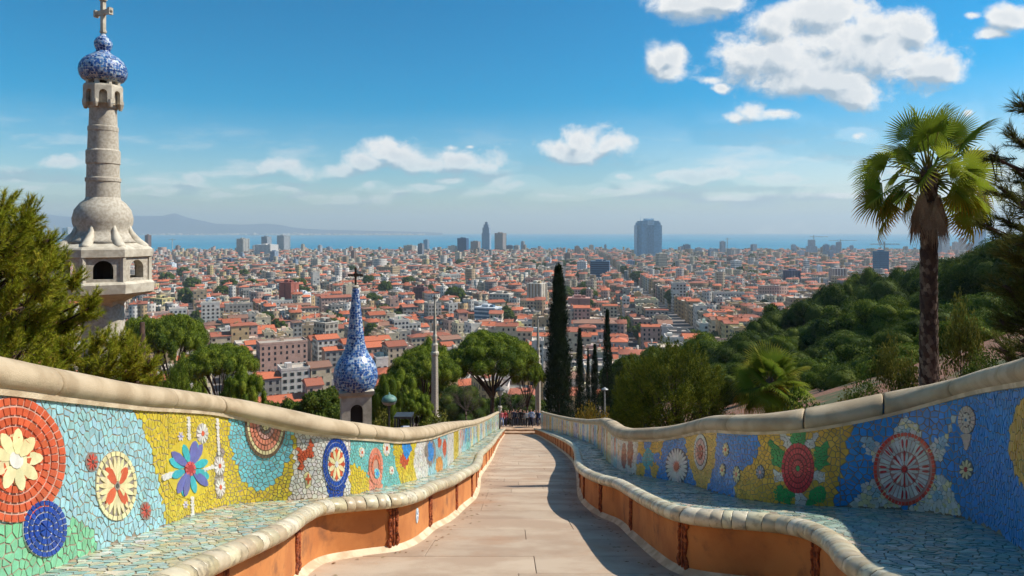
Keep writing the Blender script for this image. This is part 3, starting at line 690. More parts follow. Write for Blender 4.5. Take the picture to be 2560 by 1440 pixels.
        bmv = [Vector(v) for v in vs]; cc = sum(bmv, Vector())/len(bmv); nrm0 = (bmv[1]-bmv[0]).cross(bmv[nn]-bmv[0])
        if nrm0.dot(bmv[0] - (bmv[0]+bmv[nn//2])/2) < 0: fs = [f[::-1] for f in fs]
        if cnt < 170 and 2.6 < y < 30: 
            o = obj('rim_tile', mesh('rim_tile', [v-bmv[0] for v in bmv], fs, True, [col]*len(vs)), M_RIM, root, bmv[0]); cnt += 1
        else: rest.add(vs, fs, col)
    tag(rest.build('rim_tiles', M_RIM, root, smooth=True, colors=True), kind='stuff')
    core = MB(); core.tube([SR(u, 0, 0.0) for u in np.arange(.05, rc.L, .12)], .0635, 10); core.build('rim_core', M_MORTAR, root)
    # ---- stuccoed front below the rim
    ul2 = np.concatenate([np.arange(0, 22, .08), np.arange(22, rc.L, .3)]); vs, vf = [], []
    def SF(u, v, o):
        x, y = rc.at(u); nx, ny = nrm(rc, u); return (x + nx*(o - .035) + inv[0], y + ny*(o - .035) + inv[1], floor_z(y) + v + inv[2])
    for u in ul2:
        vs += [SF(u, .5, 0), SF(u, .22, .004), SF(u, -.08, .012)]
        vf += [SF(u, -.03, .075), SF(u, .006, .072), SF(u, .022, .045), SF(u, .055, .008)]
    n2 = len(ul2); fs = [[3*i+k, 3*i+3+k, 3*i+4+k, 3*i+1+k] for i in range(n2-1) for k in range(2)]
    ff = [[4*i+k, 4*i+4+k, 4*i+5+k, 4*i+1+k] for i in range(n2-1) for k in range(3)]
    if not L: fs = [f[::-1] for f in fs]
    else: ff = [f[::-1] for f in ff]
    obj('bench_front', mesh('bench_front', vs, [f[::-1] for f in fs], True), M_FRONT, root)
    obj('floor_fillet', mesh('floor_fillet', vf, [f[::-1] for f in ff], True), M_FILLET, root)
    # ---- carved pilasters on the front
    if 'pil' not in MATS_EXTRA:
        b = MB(); rnd = random.Random(3)
        b.box(-.012, .012, 0, .022, .015, .44, (1,1,1,1)); b.box(-.026, -.018, 0, .016, .02, .44); b.box(.018, .026, 0, .016, .02, .44)
        for sx in (-1, 1):
            pts = []
            for k in range(15):
                z = .03 + k*.03; w = .055 + .014*math.sin(k*1.15) + (.014 if k < 3 else 0) + (.010 if k > 11 else 0)
                pts.append((sx*w, .010, z))
            b.tube(pts, [.016 + .006*math.sin(k*1.7) for k in range(15)], 6)
            for k in range(15):
                z = .03 + k*.03 + rnd.uniform(-.006,.006); w = .05 + rnd.uniform(-.012, .016)
                b.ball((sx*w, .018, z), rnd.uniform(.010, .018), 6, 1.0, .8, 1.3)
            b.ball((sx*.06, .014, .04), .030, 8, .9, .6, 1.2); b.ball((sx*.058, .014, .42), .028, 8, .9, .6, 1.1)
        MATS_EXTRA['pil'] = mesh('pilaster', b.v, b.f, True); MATS_EXTRA['pil'].materials.append(M_PIL)
    pu = [float(rc.from_px(x)) for x in ([752, 988, 1081, 1146] if L else [2030, 1700, 1572, 1497])]
    u = max(pu)
    while u < rc.L - 1: u += random.uniform(1.5, 1.8) if u < 14 else 2.2; pu.append(u)
    u = min(pu)
    if u > 2: pu.append(u - 1.6)
    for u in pu:
        x, y = rc.at(u); nx, ny = nrm(rc, u); o = bpy.data.objects.new('pilaster', MATS_EXTRA['pil'])
        o.location = SF(u, .03, -.002); o.rotation_euler = (0, 0, math.atan2(ny, nx) - math.pi/2); o.scale = (.85, 1, 1); link(o, root)
    if L:   # small blue-and-white plaque on the orange front
        u = float(rc.from_px(1049)); x, y = rc.at(u); nx, ny = nrm(rc, u); o = MB()
        P = [(0.055*math.cos(2*math.pi*i/20), .08*math.sin(2*math.pi*i/20)) for i in range(20)]
        o.add([(a, 0, b) for a, b in P] + [(a, .012, b) for a, b in P], [list(range(20, 40))] + [[i, (i+1) % 20, 20+(i+1) % 20, 20+i] for i in range(20)], lin((190,210,220)))
        pl = o.build('plaque', M_TILE, root, colors=True, loc=SF(u, .27, 0)); pl.rotation_euler = (0, 0, math.atan2(ny, nx) - math.pi/2)
        pl['label'] = 'small oval blue and white tile plaque'
        for i in range(16):
            a = 2*math.pi*i/8 + (0.39 if i > 7 else 0); r = .6 if i < 8 else .3; q = MB(); q.ball((.055*r*math.cos(a), .012, .08*r*math.sin(a)), .011, 6, 1, .3, 1.3, lin((60,130,190) if i % 2 else (236,240,240)))
            q.build('cut_tile', M_TILE, pl, colors=True)
    return root, rc, wc
MATS_EXTRA = {}
_pa = px_area
OFFS = [Vector((0,0,0))]
def px_area(vs, n): return _pa([(v[0]+OFFS[0][0], v[1]+OFFS[0][1], v[2]+OFFS[0][2]) for v in vs[:n]], n)
OFFS[0] = Vector((-2.0, 6.0, floor_z(6.0))); BENCH_L, RC_L, WC_L = bench(-1)
OFFS[0] = Vector((2.2, 6.0, floor_z(6.0))); BENCH_R, RC_R, WC_R = bench(1)

# ------------------------------------------------------------------ ramp paved with big slabs
M_SLAB = mat('ramp_slab', lin((188,168,144)), 0.82, lin((170,146,122)), 1.3, bump=0.22, bscale=70, stain=lin((174,136,104)), stain_scale=0.9, stain_amt=0.6, attr=False)
def vary_slab(m):
    t = NT(m.node_tree); b = t.n['Principled BSDF']; src = b.inputs['Base Color'].links[0].from_socket; r = t.new('ShaderNodeObjectInfo').outputs['Random']
    v = t.new('ShaderNodeNewGeometry').outputs['Position']; sp = t.noise(v, 38.0, 3, .6); spots = t.smooth(sp.outputs[0], .66, .74)
    c = t.mix(1.0, src, t.mix(r, (.84, .82, .80, 1), (1.06, 1.05, 1.03, 1)), 'MULTIPLY'); c = t.mix(t.math('MULTIPLY', spots, .45), c, lin((110,90,72))); t.l.new(c, b.inputs['Base Color'])
vary_slab(M_SLAB)
M_BED = mat('slab_bed', lin((134,110,88)), 0.95, lin((108,88,70)), 9.0)
walk = empty('ramp', (0.4, 20, floor_z(20))); tag(walk, 'sloping paved ramp between the mosaic benches', 'ramp', kind='structure')
def SL(x, y, o): return (x - .4, y - 20, floor_z(y) + o - floor_z(20))
b = MB(); b.add([SL(-3.2,-1.6,-.006), SL(4.2,-1.6,-.006), SL(4.2,64.0,-.006), SL(-3.2,64.0,-.006)], [[0,1,2,3]]); b.build('slab_bed', M_BED, walk)
y = -1.0; row = 0
while y < 63.8:
    d = random.uniform(.62, .95) * (1 if y < 20 else 1.6); y1 = min(y + d, 63.95); x0, x1 = -2.9, 4.0
    if y < 30: cuts = [x0, random.uniform(-.9, .2), random.uniform(.9, 1.9), x1] if row % 3 else [x0, random.uniform(.1, 1.0), x1]
    else: cuts = [x0, random.uniform(-.2, 1.2), x1]
    for a, c in zip(cuts[:-1], cuts[1:]):
        g = .003; o = random.uniform(0, .003); b = MB(); e = .004
        P = [(a+g, y+g), (c-g, y+g), (c-g, y1-g), (a+g, y1-g)]; Q = [(a+g+e, y+g+e), (c-g-e, y+g+e), (c-g-e, y1-g-e), (a+g+e, y1-g-e)]
        org = Vector(SL(a, y, 0))
        b.add([Vector(SL(*p, -.006)) - org for p in P] + [Vector(SL(*p, -.0015 + o)) - org for p in P] + [Vector(SL(*p, .0015 + o)) - org for p in Q],
              [[8,9,10,11]] + [[4+i, 4+(i+1) % 4, 8+(i+1) % 4, 8+i] for i in range(4)] + [[i, (i+1) % 4, 4+(i+1) % 4, 4+i] for i in range(4)])
        b.build('paving_slab', M_SLAB, walk, loc=org)
    y = y1; row += 1
# two broad steps at the foot of the ramp
M_STEP = mat('step_stone', lin((190,158,128)), 0.85, lin((160,128,100)), 2.0, bump=0.2)
for k in range(2):
    b = MB(); z = floor_z(64) ; b.box(-1.1, 3.0, 64.0 + k*.5, 64.55 + k*.5 + (0.0 if k == 0 else .6), z - .6, z + .15*(k+1)); s = b.build('ramp_step', M_STEP)
    tag(s, ['lower broad stone step across the foot of the ramp', 'upper broad stone step across the foot of the ramp'][k], 'step', kind='structure')

# dry leaves and pine litter blown along the foot of the benches
rl = random.Random(5); lv = MB()
for k in range(420):
    c_, sd_ = (RC_L, 1) if k % 2 else (RC_R, -1); u = rl.uniform(2, 26)**1.0; x, y = c_.at(u); o_ = .10 + abs(rl.gauss(0, .16)); x += sd_*o_; a = rl.uniform(0, 6.3); L_ = rl.uniform(.012, .034); w = L_*rl.uniform(.2, .5); z = floor_z(y) + .006
    ca, sa = math.cos(a), math.sin(a)
    def q(px_, py_, dz): X, Y = x + ca*px_ - sa*py_, y + sa*px_ + ca*py_; return (X, Y, floor_z(Y) + .007 + dz)
    lv.add([q(-L_, 0, 0), q(0, -w, .004), q(L_, 0, .001), q(0, w, .005)], [[0,1,2,3]], lin(rl.choice([(120,84,48),(150,110,62),(96,70,44),(134,120,60)])))
tag(lv.build('fallen_leaves', mat('dry_leaf', attr=True, rough=.9, scale=20.0), colors=True), 'dry leaves scattered along the foot of the benches', 'leaves', kind='stuff')
# ------------------------------------------------------------------ terrain, city plain, sea, far shore
CITY_Z = 8.0
def sstep(a, b, x): t = np.clip((x - a)/(b - a), 0, 1); return t*t*(3-2*t)
def ground_z(X, Y):
    X = np.asarray(X, float); Y = np.asarray(Y, float)
    base = CAM_Z - 2.3 - SLOPE*Y
    flat = CITY_Z - 5.5*sstep(600, 3200, Y)
    base = np.where(Y > 240, np.maximum(base, flat), base); k = sstep(240, 330, Y); base = base*(1-k) + np.maximum(base, flat)*k
    base = np.where(Y > 330, flat, base)
    x0 = 5.2 + np.clip(Y - 20, -30, 160)*.10; hill = np.maximum(0, X - x0)*(.34 - .06*sstep(20, 110, Y))*(1 - sstep(210, 400, Y)); hill = np.minimum(hill, 46)
    left = -0.05*np.maximum(0, -X - 4)*(1 - sstep(150, 300, Y))
    edge = sstep(8, -30, Y)
    return base + hill*(1 - .0*edge) + left
def grid_mesh(name, X, Y, zf):
    gx, gy = np.meshgrid(X, Y); z = zf(gx, gy); v = np.c_[gx.ravel(), gy.ravel(), z.ravel()]; nx, ny = len(X), len(Y)
    i, j = np.meshgrid(np.arange(nx-1), np.arange(ny-1)); a = (j*nx + i).ravel()
    return npmesh(name, v, np.c_[a, a+1, a+1+nx, a+nx], True)
def ground_mat():
    m = bpy.data.materials.new('hill_ground'); m.use_nodes = True; t = NT(m.node_tree); b = t.n['Principled BSDF']
    v = t.new('ShaderNodeNewGeometry').outputs['Position']
    n1 = t.noise(v, .35, 6, .6); n2 = t.noise(v, 6.0, 5, .6); n3 = t.noise(v, .02, 4, .6)
    earth = t.mix(t.smooth(n2.outputs[0], .35, .65), lin((150,100,72)), lin((112,78,56)))
    c = t.mix(t.smooth(n1.outputs[0], .50, .62), earth, lin((74,80,40)))
    sp = t.new('ShaderNodeSeparateXYZ'); t.l.new(v, sp.inputs[0])
    c = t.mix(t.smooth(sp.outputs[1], 230, 330), c, t.mix(t.smooth(n3.outputs[0], .4, .6), lin((92,88,86)), lin((116,108,102))))
    t.l.new(c, b.inputs['Base Color']); b.inputs['Roughness'].default_value = .95
    bp = t.new('ShaderNodeBump'); bp.inputs['Strength'].default_value = .5; bp.inputs['Distance'].default_value = .05; t.l.new(n2.outputs[0], bp.inputs['Height']); t.l.new(bp.outputs[0], b.inputs['Normal'])
    return m
def gz(X, Y):
    z = ground_z(X, Y)
    # the ramp's bed is cut into the slope
    inside = (np.abs(X - .5) < 4.4) & (Y < 66); z = np.where(inside, np.minimum(z, CAM_Z - 2.6 - SLOPE*Y), z)
    d = np.array([noise.noise(Vector((float(a)*.06, float(b)*.06, 0))) for a, b in zip(np.ravel(X), np.ravel(Y))]).reshape(np.shape(X))
    return z + d*.5*(~inside) * (Y < 300)
Xs = np.unique(np.concatenate([np.linspace(-3500,-400,12), np.linspace(-400,-60,20), np.linspace(-60,-8,27), np.arange(-8,20,1.0), np.linspace(20,140,61), np.linspace(140,400,26), np.linspace(400,3500,12)]))
Ys_ = np.unique(np.concatenate([np.linspace(-60,0,10), np.arange(0,70,1.5), np.linspace(70,400,84), np.linspace(400,2790,20)]))
tag(obj('terrain', grid_mesh('terrain', Xs, Ys_, gz), ground_mat()), 'earth slope falling from the ramp to the city plain', 'ground', kind='structure')
# sea
def sea_mat():
    m = bpy.data.materials.new('sea_water'); m.use_nodes = True; t = NT(m.node_tree); b = t.n['Principled BSDF']
    v = t.new('ShaderNodeNewGeometry').outputs['Position']; n = t.noise(t.vec('MULTIPLY', v, (1, .35, 1)), .0016, 6, .6)
    t.l.new(t.mix(t.smooth(n.outputs[0], .35, .65), lin((40,120,150)), lin((54,134,158))), b.inputs['Base Color']); b.inputs['Roughness'].default_value = .6; b.inputs['IOR'].default_value = 1.33; b.inputs['Specular IOR Level'].default_value = .12
    w = t.noise(v, .05, 4, .7); bp = t.new('ShaderNodeBump'); bp.inputs['Strength'].default_value = .6; bp.inputs['Distance'].default_value = 2.0; t.l.new(w.outputs[0], bp.inputs['Height']); t.l.new(bp.outputs[0], b.inputs['Normal'])
    return m
b = MB(); b.add([(-18900,2600,0),(18900,2600,0),(18900,20400,0),(-18900,20400,0)], [[0,1,2,3]]); tag(b.build('sea', sea_mat()), 'calm blue sea beyond the city', 'sea', kind='structure')
# mountains across the bay, running down into a low spit
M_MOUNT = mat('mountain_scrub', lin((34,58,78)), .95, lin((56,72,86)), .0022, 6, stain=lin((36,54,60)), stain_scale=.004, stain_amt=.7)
RIDGE = [(-700,548),(-400,536),(-150,544),(60,541),(120,538),(200,545),(290,542),(340,541),(405,541),(437,534),(470,545),(540,560),(600,562),(660,559),(690,561),(740,570),(800,574),(900,576),(1000,578.5),(1060,580),(1110,582)]
def mountain():
    D = 16500.0; px = np.arange(-700, 1112, 7.0); top = np.interp(px, [r[0] for r in RIDGE], [r[1] for r in RIDGE])
    V = []; rows = 12; rnd = np.random.default_rng(5)
    for j in range(rows + 1):
        f = j/rows; Yr = 14600 + (D-14600)*f + 2600*max(0, f-.75)
        for i, (p, t) in enumerate(zip(px, top)):
            h = (HY - t)/F*D + (CAM_Z); x = (p - CX)/F*Yr
            prof = min(1, f/.75)**1.35 if f <= .75 else max(0.15, 1 - (f-.75)*2.2)
            nz = noise.fractal(Vector((x/1100, Yr/1100, 1.3)), 1.0, 2.0, 5)
            hh = max(1.5, h*prof*(1 + .30*nz*(1 - prof*.92))) if f > 0 else -1
            V.append((x, Yr, hh))
    n = len(px); i, j = np.meshgrid(np.arange(n-1), np.arange(rows)); a = (j*n + i).ravel()
    return obj('mountain_range', npmesh('mountain_range', np.array(V), np.c_[a, a+1, a+1+n, a+n], True), M_MOUNT)
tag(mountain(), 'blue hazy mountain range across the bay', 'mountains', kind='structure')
M_SHORE = mat('shore_town', lin((206,196,184)), .9, lin((168,156,140)), .03)
V, Fc = [], []
for k in range(620):    # the pale towns strung along the far shore, a continuous speckle of houses
    p = random.uniform(-300, 760) if k < 430 else random.uniform(700, 1060); Y = 14400 + random.expovariate(1/350) if k < 430 else random.uniform(13900, 14300)
    x = (p - CX)/F*Y; s = random.uniform(14, 45); h = random.uniform(10, 36); z = 0 if Y < 14620 else (Y-14620)*.05
    i = len(V); V += [(x-s, Y-s*.5, z-8), (x+s, Y-s*.5, z-8), (x+s, Y+s*.5, z-8), (x-s, Y+s*.5, z-8), (x-s, Y-s*.5, z+h), (x+s, Y-s*.5, z+h), (x+s, Y+s*.5, z+h), (x-s, Y+s*.5, z+h)]
    Fc += [[i,i+1,i+5,i+4],[i+1,i+2,i+6,i+5],[i+2,i+3,i+7,i+6],[i+3,i,i+4,i+7],[i+4,i+5,i+6,i+7]]
tag(obj('shore_town', npmesh('shore_town', V, Fc), M_SHORE), 'pale speckle of towns along the far shore', 'town', kind='stuff')
b = MB(); 
P = [(600,13700),(720,14200),(900,14300),(1010,14250),(1090,14150),(1128,14000),(1090,13900),(1000,13800),(880,13750),(740,13700)]
pts = [((p - CX)/F*Y, Y) for p, Y in P]
b.add([(x, y, -1) for x, y in pts] + [(x, y, 5) for x, y in pts], [list(range(10, 20))] + [[i, (i+1) % 10, 10+(i+1) % 10, 10+i] for i in range(10)])
tag(b.build('spit', mat('spit_land', lin((120,124,104)), .95, lin((150,144,124)), .01)), 'low spit of land reaching into the sea', 'spit', kind='structure')
# the air: even haze round everything
hz = bpy.data.materials.new('haze'); hz.use_nodes = True; t = NT(hz.node_tree); t.n.remove(t.n['Principled BSDF'])
hz.cycles.homogeneous_volume = True
pv = t.new('ShaderNodeVolumePrincipled'); pv.inputs['Density Attribute'].default_value = ''; pv.inputs['Color'].default_value = (.75, .91, 1.0, 1); pv.inputs['Density'].default_value = 0.00009; pv.inputs['Anisotropy'].default_value = .12
t.l.new(pv.outputs[0], t.n['Material Output'].inputs['Volume'])
b = MB(); b.box(-19000, 19000, -3000, 20500, -12, 530); h = b.build('haze', hz); tag(h, 'thin blue haze in the air over the city', 'haze', kind='stuff')
# ------------------------------------------------------------------ foliage
def unit(a): return a / np.maximum(np.linalg.norm(a, axis=-1, keepdims=True), 1e-9)
def rdir(n, rng=RNG): return unit(rng.normal(size=(n, 3)))
def blades(P, D, L, Wd, C0, rng=RNG, quad=False, out=None):
    """needles (triangles) or leaves (rhombs): base points, directions, lengths, widths, colours"""
    n = len(P); s = unit(np.cross(D, rdir(n, rng) if out is None else unit(out + rng.normal(size=(n,3))*.22))); L = np.broadcast_to(L, n)[:,None]; Wd = np.broadcast_to(Wd, n)[:,None]
    if quad:
        V = np.stack([P, P + D*L*.5 + s*Wd*.5, P + D*L, P + D*L*.5 - s*Wd*.5], 1); k = 4
    else: V = np.stack([P - s*Wd*.5, P + s*Wd*.5, P + D*L], 1); k = 3
    return V.reshape(-1, 3), np.arange(n*k).reshape(n, k), np.repeat(C0, k, axis=0)
def pal_pick(pal, n, rng=RNG, jit=.22):
    p = np.array(pal)[rng.integers(0, len(pal), n)]; p = p.copy(); p[:,:3] *= (1 + rng.uniform(-jit, jit, (n,1))); return p
def merge(parts):
    V, Fa, C, o = [], [], [], 0
    for v, f, c in parts: V.append(v); Fa.append(f + o); C.append(c); o += len(v)
    return np.concatenate(V), np.concatenate(Fa), np.concatenate(C)
M_LEAF = mat('foliage', attr=True, col2=(1,1,1,1), rough=.75, spec=.08, trans=.22)
M_BARK = mat('bark', lin((84,62,48)), .95, lin((52,38,30)), 9.0, bump=.6, bscale=40, coords='Object')
M_BARK2 = mat('grey_bark', lin((104,90,78)), .95, lin((70,58,50)), 9.0, bump=.5, bscale=40, coords='Object')
G_PINE = [lin(c) for c in [(98,104,28),(80,92,26),(116,118,34),(64,78,26)]]
G_PINE2 = [lin(c) for c in [(98,114,34),(82,100,30),(114,126,40),(68,88,28)]]
G_UMB = [lin(c) for c in [(114,130,40),(96,114,36),(136,146,46),(76,96,34)]]
G_DARK = [lin(c) for c in [(74,94,35),(57,76,29),(90,106,40),(102,114,44)]]
G_CYP = [lin(c) for c in [(34,48,26),(28,42,24),(42,56,30)]]
G_OLIVE = [lin(c) for c in [(112,110,44),(98,100,40),(128,120,50),(86,92,38)]]
G_GOLD = [lin(c) for c in [(134,110,36),(116,100,36),(98,94,36),(150,118,40)]]
def clumps(centers, radii, dens, L, Wd, pal, squash=.8, quad=False, up=.25, rng=RNG, inner=.55, core=0.0):
    parts = []
    for c, r in zip(centers, radii):
        n = int(dens*r*r) + 8; d = rdir(n, rng); d[:,2] = d[:,2]*.9 + .12; d = unit(d)
        P = np.array(c) + d*np.array([r, r, r*squash])*rng.uniform(inner, 1.0, (n,1))
        D = unit(d*.55 + rng.normal(size=(n,3))*.75 + np.array([0,0,up]))
        parts.append(blades(P, D, L*rng.uniform(.6, 1.25, n), Wd*rng.uniform(.7, 1.3, n), pal_pick([pal[rng.integers(len(pal))]]*3 + pal, n, rng), rng, quad, d))
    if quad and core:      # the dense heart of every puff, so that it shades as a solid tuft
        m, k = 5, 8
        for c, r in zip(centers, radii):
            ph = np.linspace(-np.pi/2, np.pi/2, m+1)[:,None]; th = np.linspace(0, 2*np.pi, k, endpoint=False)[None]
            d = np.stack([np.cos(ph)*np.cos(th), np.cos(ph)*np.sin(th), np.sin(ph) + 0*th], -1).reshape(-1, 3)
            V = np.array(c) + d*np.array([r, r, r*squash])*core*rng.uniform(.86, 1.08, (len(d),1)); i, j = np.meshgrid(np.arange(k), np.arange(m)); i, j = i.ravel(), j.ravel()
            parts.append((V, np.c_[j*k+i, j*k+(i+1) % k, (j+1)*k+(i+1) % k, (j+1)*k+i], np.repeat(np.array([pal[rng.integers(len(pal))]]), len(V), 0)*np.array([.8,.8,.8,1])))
    return merge(parts)
def limb(b, pts, r0, r1, n=7):
    k = len(pts); b.tube(pts, [r0 + (r1-r0)*(i/(k-1)) for i in range(k)], n)
def bez(a, b, c, k=6):
    a, b, c = Vector(a), Vector(b), Vector(c); return [a*(1-t)**2 + b*2*t*(1-t) + c*t*t for t in [i/(k-1) for i in range(k)]]
PROTO = {}
def umbrella_pine(seed, R=5.4, Hh=10.5, thick=.36, deep=.8):
    """umbrella pine: bare forked trunk, shallow domed crown of puffs; unit: metres"""
    rng = np.random.default_rng(seed); rd = random.Random(seed); b = MB(); cs, rs = [], []
    hb = Hh*.42
    limb(b, bez((0,0,-1.5), (.15,.1,hb*.5), (.1,0,hb), 6), .34, .24, 9)
    n = 62
    for i in range(n):
        a = i*2.39996; f = math.sqrt((i+.5)/n); r = R*f*.93
        z = Hh*(1 - thick*f**2.3) + rd.uniform(-.35, .25); x, y = r*math.cos(a), r*math.sin(a)
        cs.append((x, y, z - .5)); rs.append(rd.uniform(.72, 1.12)*(R/5.4))
        if f > .6 and i % 2: cs.append((x*.94, y*.94, z - .5 - deep - rd.random()*.4)); rs.append(rd.uniform(.6, .9)*(R/5.4))
    for i in range(13):
        a = i*2.4 + rd.random()*.4; f = .45 + .5*rd.random(); x, y = R*f*math.cos(a)*.85, R*f*math.sin(a)*.85
        z = Hh*(1 - thick*f**2.3) - .9; limb(b, bez((.1,0,hb - rd.random()*.6), (x*.32, y*.32, hb + (z-hb)*.42), (x, y, z), 7), .15, .035, 6)
        for k in range(4):
            x2, y2 = x + rd.uniform(-1.3,1.3), y + rd.uniform(-1.3,1.3); limb(b, bez((x*.72, y*.72, hb+(z-hb)*.66), (x*.85+x2*.1, y*.85+y2*.1, z-.5), (x2, y2, z + .3), 4), .05, .015, 5)
    V, Fa, C = clumps(cs, rs, 900, .17, .085, G_UMB, .70, quad=True, up=.3, rng=rng, inner=.86, core=.84)
    return mesh('trunk', b.v, b.f, True), npmesh('crown', V, Fa, False, C)
def lumpy_tree(seed, R=4.0, Hh=8.0, pal=G_DARK, dens=520, L=.16, Wd=.09, quad=False, low=.25, n=54, puff=(.95,1.65)):
    rng = np.random.default_rng(seed); rd = random.Random(seed); b = MB(); cs, rs = [], []
    quad = True; limb(b, bez((0,0,-1.5),(.2,.1,Hh*.3),(0,0,Hh*.8), 7), .26*R/4, .06, 8)
    for i in range(n):
        d = Vector((rd.gauss(0,1), rd.gauss(0,1), rd.gauss(.15,1))).normalized(); k = rd.uniform(.72, 1.0); lob = 1 + .28*noise.noise(d*1.7 + Vector((seed, 0, 0)))
        c = Vector((d.x*R*k*lob, d.y*R*k*lob, Hh*(.5 + low*.25) + d.z*Hh*(.5 - low*.25)*k*lob*.92))
        cs.append(c); rs.append(rd.uniform(*puff)*R/4)
        if i % 5 == 0: limb(b, bez((0,0,Hh*.3),(c.x*.4,c.y*.4,c.z*.7), c, 5), .09*R/4, .02, 5)
    V, Fa, C = clumps(cs, rs, dens*(4/R)**2*(R/4)**0, L, Wd, pal, .80, quad=quad, up=.25, rng=rng, inner=.84, core=.82)
    return mesh('trunk', b.v, b.f, True), npmesh('crown', V, Fa, False, C)
def feather_pine(seed, R=4.2, Hh=8.0, pal=G_PINE):
    """aleppo pine: dense upward plumes of fine needles"""
    rng = np.random.default_rng(seed); rd = random.Random(seed); b = MB(); parts = []
    limb(b, bez((0,0,-1.5),(.3,.1,Hh*.3),(0,0,Hh*.72), 7), .24, .07, 8)
    for i in range(560):
        d = Vector((rd.gauss(0,1), rd.gauss(0,1), rd.gauss(.25,.9))).normalized(); lob = 1 + .30*noise.noise(d*1.9 + Vector((seed*3.1, 0, 0)))
        tip = Vector((d.x*R*lob, d.y*R*lob, Hh*.52 + d.z*Hh*.50*lob)) * rd.uniform(.82, 1.0)
        root = Vector((tip.x*.45, tip.y*.45, Hh*.30 + (tip.z - Hh*.30)*.42)); ax = ((tip - root).normalized() + Vector((rd.gauss(0,.25),rd.gauss(0,.25),.30))).normalized(); ln = rd.uniform(.6, 1.1)*R/4.2
        if i % 5 == 0: limb(b, bez((0,0,Hh*.25), root*.7, tip - ax*ln*.5, 5), .06, .012, 5)
        n = 120; t = rng.uniform(-.15, 1, n); base = np.array(tip - ax*ln) + np.outer(t, np.array(ax)*ln) + rng.normal(size=(n,3))*(.30*(1.05 - np.clip(t,0,1)))[:,None]*R/4.2
        D = unit(np.array(ax)[None]*(.55 + t[:,None]*.6) + rng.normal(size=(n,3))*.55)
        parts.append(blades(base, D, rng.uniform(.13,.25,n)*R/4.2, .050*R/4.2, pal_pick([pal[rd.randrange(len(pal))]]*4 + pal, n, rng), rng, False, np.repeat(np.array([[d.x, d.y, d.z + .2]]), n, 0) + unit(base - np.array(tip - ax*ln*.5))*.5))
    V, Fa, C = merge(parts)
    return mesh('trunk', b.v, b.f, True), npmesh('crown', V, Fa, False, C)
def cypress(seed, R=1.2, Hh=10.0, pal=G_CYP, n=17000):
    rng = np.random.default_rng(seed); b = MB(); limb(b, [(0,0,-1.5),(0,0,Hh*.5),(0,0,Hh*.92)], .16, .02, 7)
    # flame-shaped column of upright sprays, gathered into vertical tufts
    m = 520; tz = rng.uniform(0, 1, m)**.85; ta = rng.uniform(0, 2*np.pi, m)
    prof = lambda t: R*np.clip((1 - t)**.62, 0, 1)*(.72 + .28*np.clip(t/.12, 0, 1))
    parts = []; per = n//m
    for z, a in zip(tz, ta):
        r = prof(z)*(.80 + .40*noise.noise(Vector((math.cos(a)*1.6, math.sin(a)*1.6, z*9 + seed)))) ; c = np.array([r*math.cos(a), r*math.sin(a), z*Hh]); s = .30*(R/1.2)*(1.15 - z*.75)
        P = c + rng.normal(size=(per,3))*np.array([s*.6, s*.6, s*1.15]); out = np.array([math.cos(a), math.sin(a), 0])
        D = unit(out*.45 + np.array([0,0,1.0]) + rng.normal(size=(per,3))*.38)
        parts.append(blades(P, D, rng.uniform(.14,.30,per)*(R/1.2)**.5, .065*(R/1.2)**.5, pal_pick([pal[rng.integers(len(pal))]]*4 + pal, per, rng), rng, True, np.repeat(out[None], per, 0)))
    V, Fa, C = merge(parts)
    # dense dark heart so that no light comes through
    return mesh('trunk', b.v, b.f, True), npmesh('crown', V, Fa, False, C)
def shrub(seed, R=1.6, Hh=1.8, pal=G_OLIVE, n=26, L=.13, Wd=.07, dens=230):
    rng = np.random.default_rng(seed); rd = random.Random(seed); b = MB(); cs, rs = [], []
    for i in range(n):
        d = Vector((rd.gauss(0,1), rd.gauss(0,1), abs(rd.gauss(.3,.8)))).normalized()*rd.uniform(.6,1); c = Vector((d.x*R*.85, d.y*R*.85, .15 + d.z*Hh*.85)); cs.append(c); rs.append(rd.uniform(.30,.52)*R/1.6*1.15)
        if i % 3 == 0: limb(b, bez((rd.uniform(-.1,.1),rd.uniform(-.1,.1),-.5),(c.x*.4,c.y*.4,c.z*.6),c,4), .03, .008, 5)
    V, Fa, C = clumps(cs, rs, dens*(1.6/R)**2*2.2, L, Wd, pal, .9, quad=True, up=.3, rng=rng, inner=.4)
    return mesh('stems', b.v, b.f, True), npmesh('foliage', V, Fa, False, C)
def bare_tree(seed, Hh=6.0):
    rd = random.Random(seed); b = MB(); tw = MB(); limb(b, [(0,0,-1.5),(.05,0,Hh*.2),(0,.05,Hh*.4)], .13, .09, 7)
    def grow(p, d, l, r, dep):
        q = p + d*l; m = p + d*l*.5 + Vector((rd.gauss(0,.05), rd.gauss(0,.05), .04))*l; (b if dep < 2 else tw).tube([p, m, q], [r, r*.8, r*.6], 5 if dep < 2 else 3)
        if dep < 5:
            for k in range(3 if dep < 4 else 4): grow(q if k else m, (d + Vector((rd.gauss(0,.55), rd.gauss(0,.55), rd.gauss(.15,.35)))).normalized(), l*rd.uniform(.6,.82), r*.55, dep+1)
    for k in range(5): grow(Vector((0,0,Hh*.34)), Vector((rd.gauss(0,.6), rd.gauss(0,.6), 1)).normalized(), Hh*.2, .05, 0)
    return mesh('trunk', b.v, b.f, True), mesh('twigs', tw.v, tw.f, True)
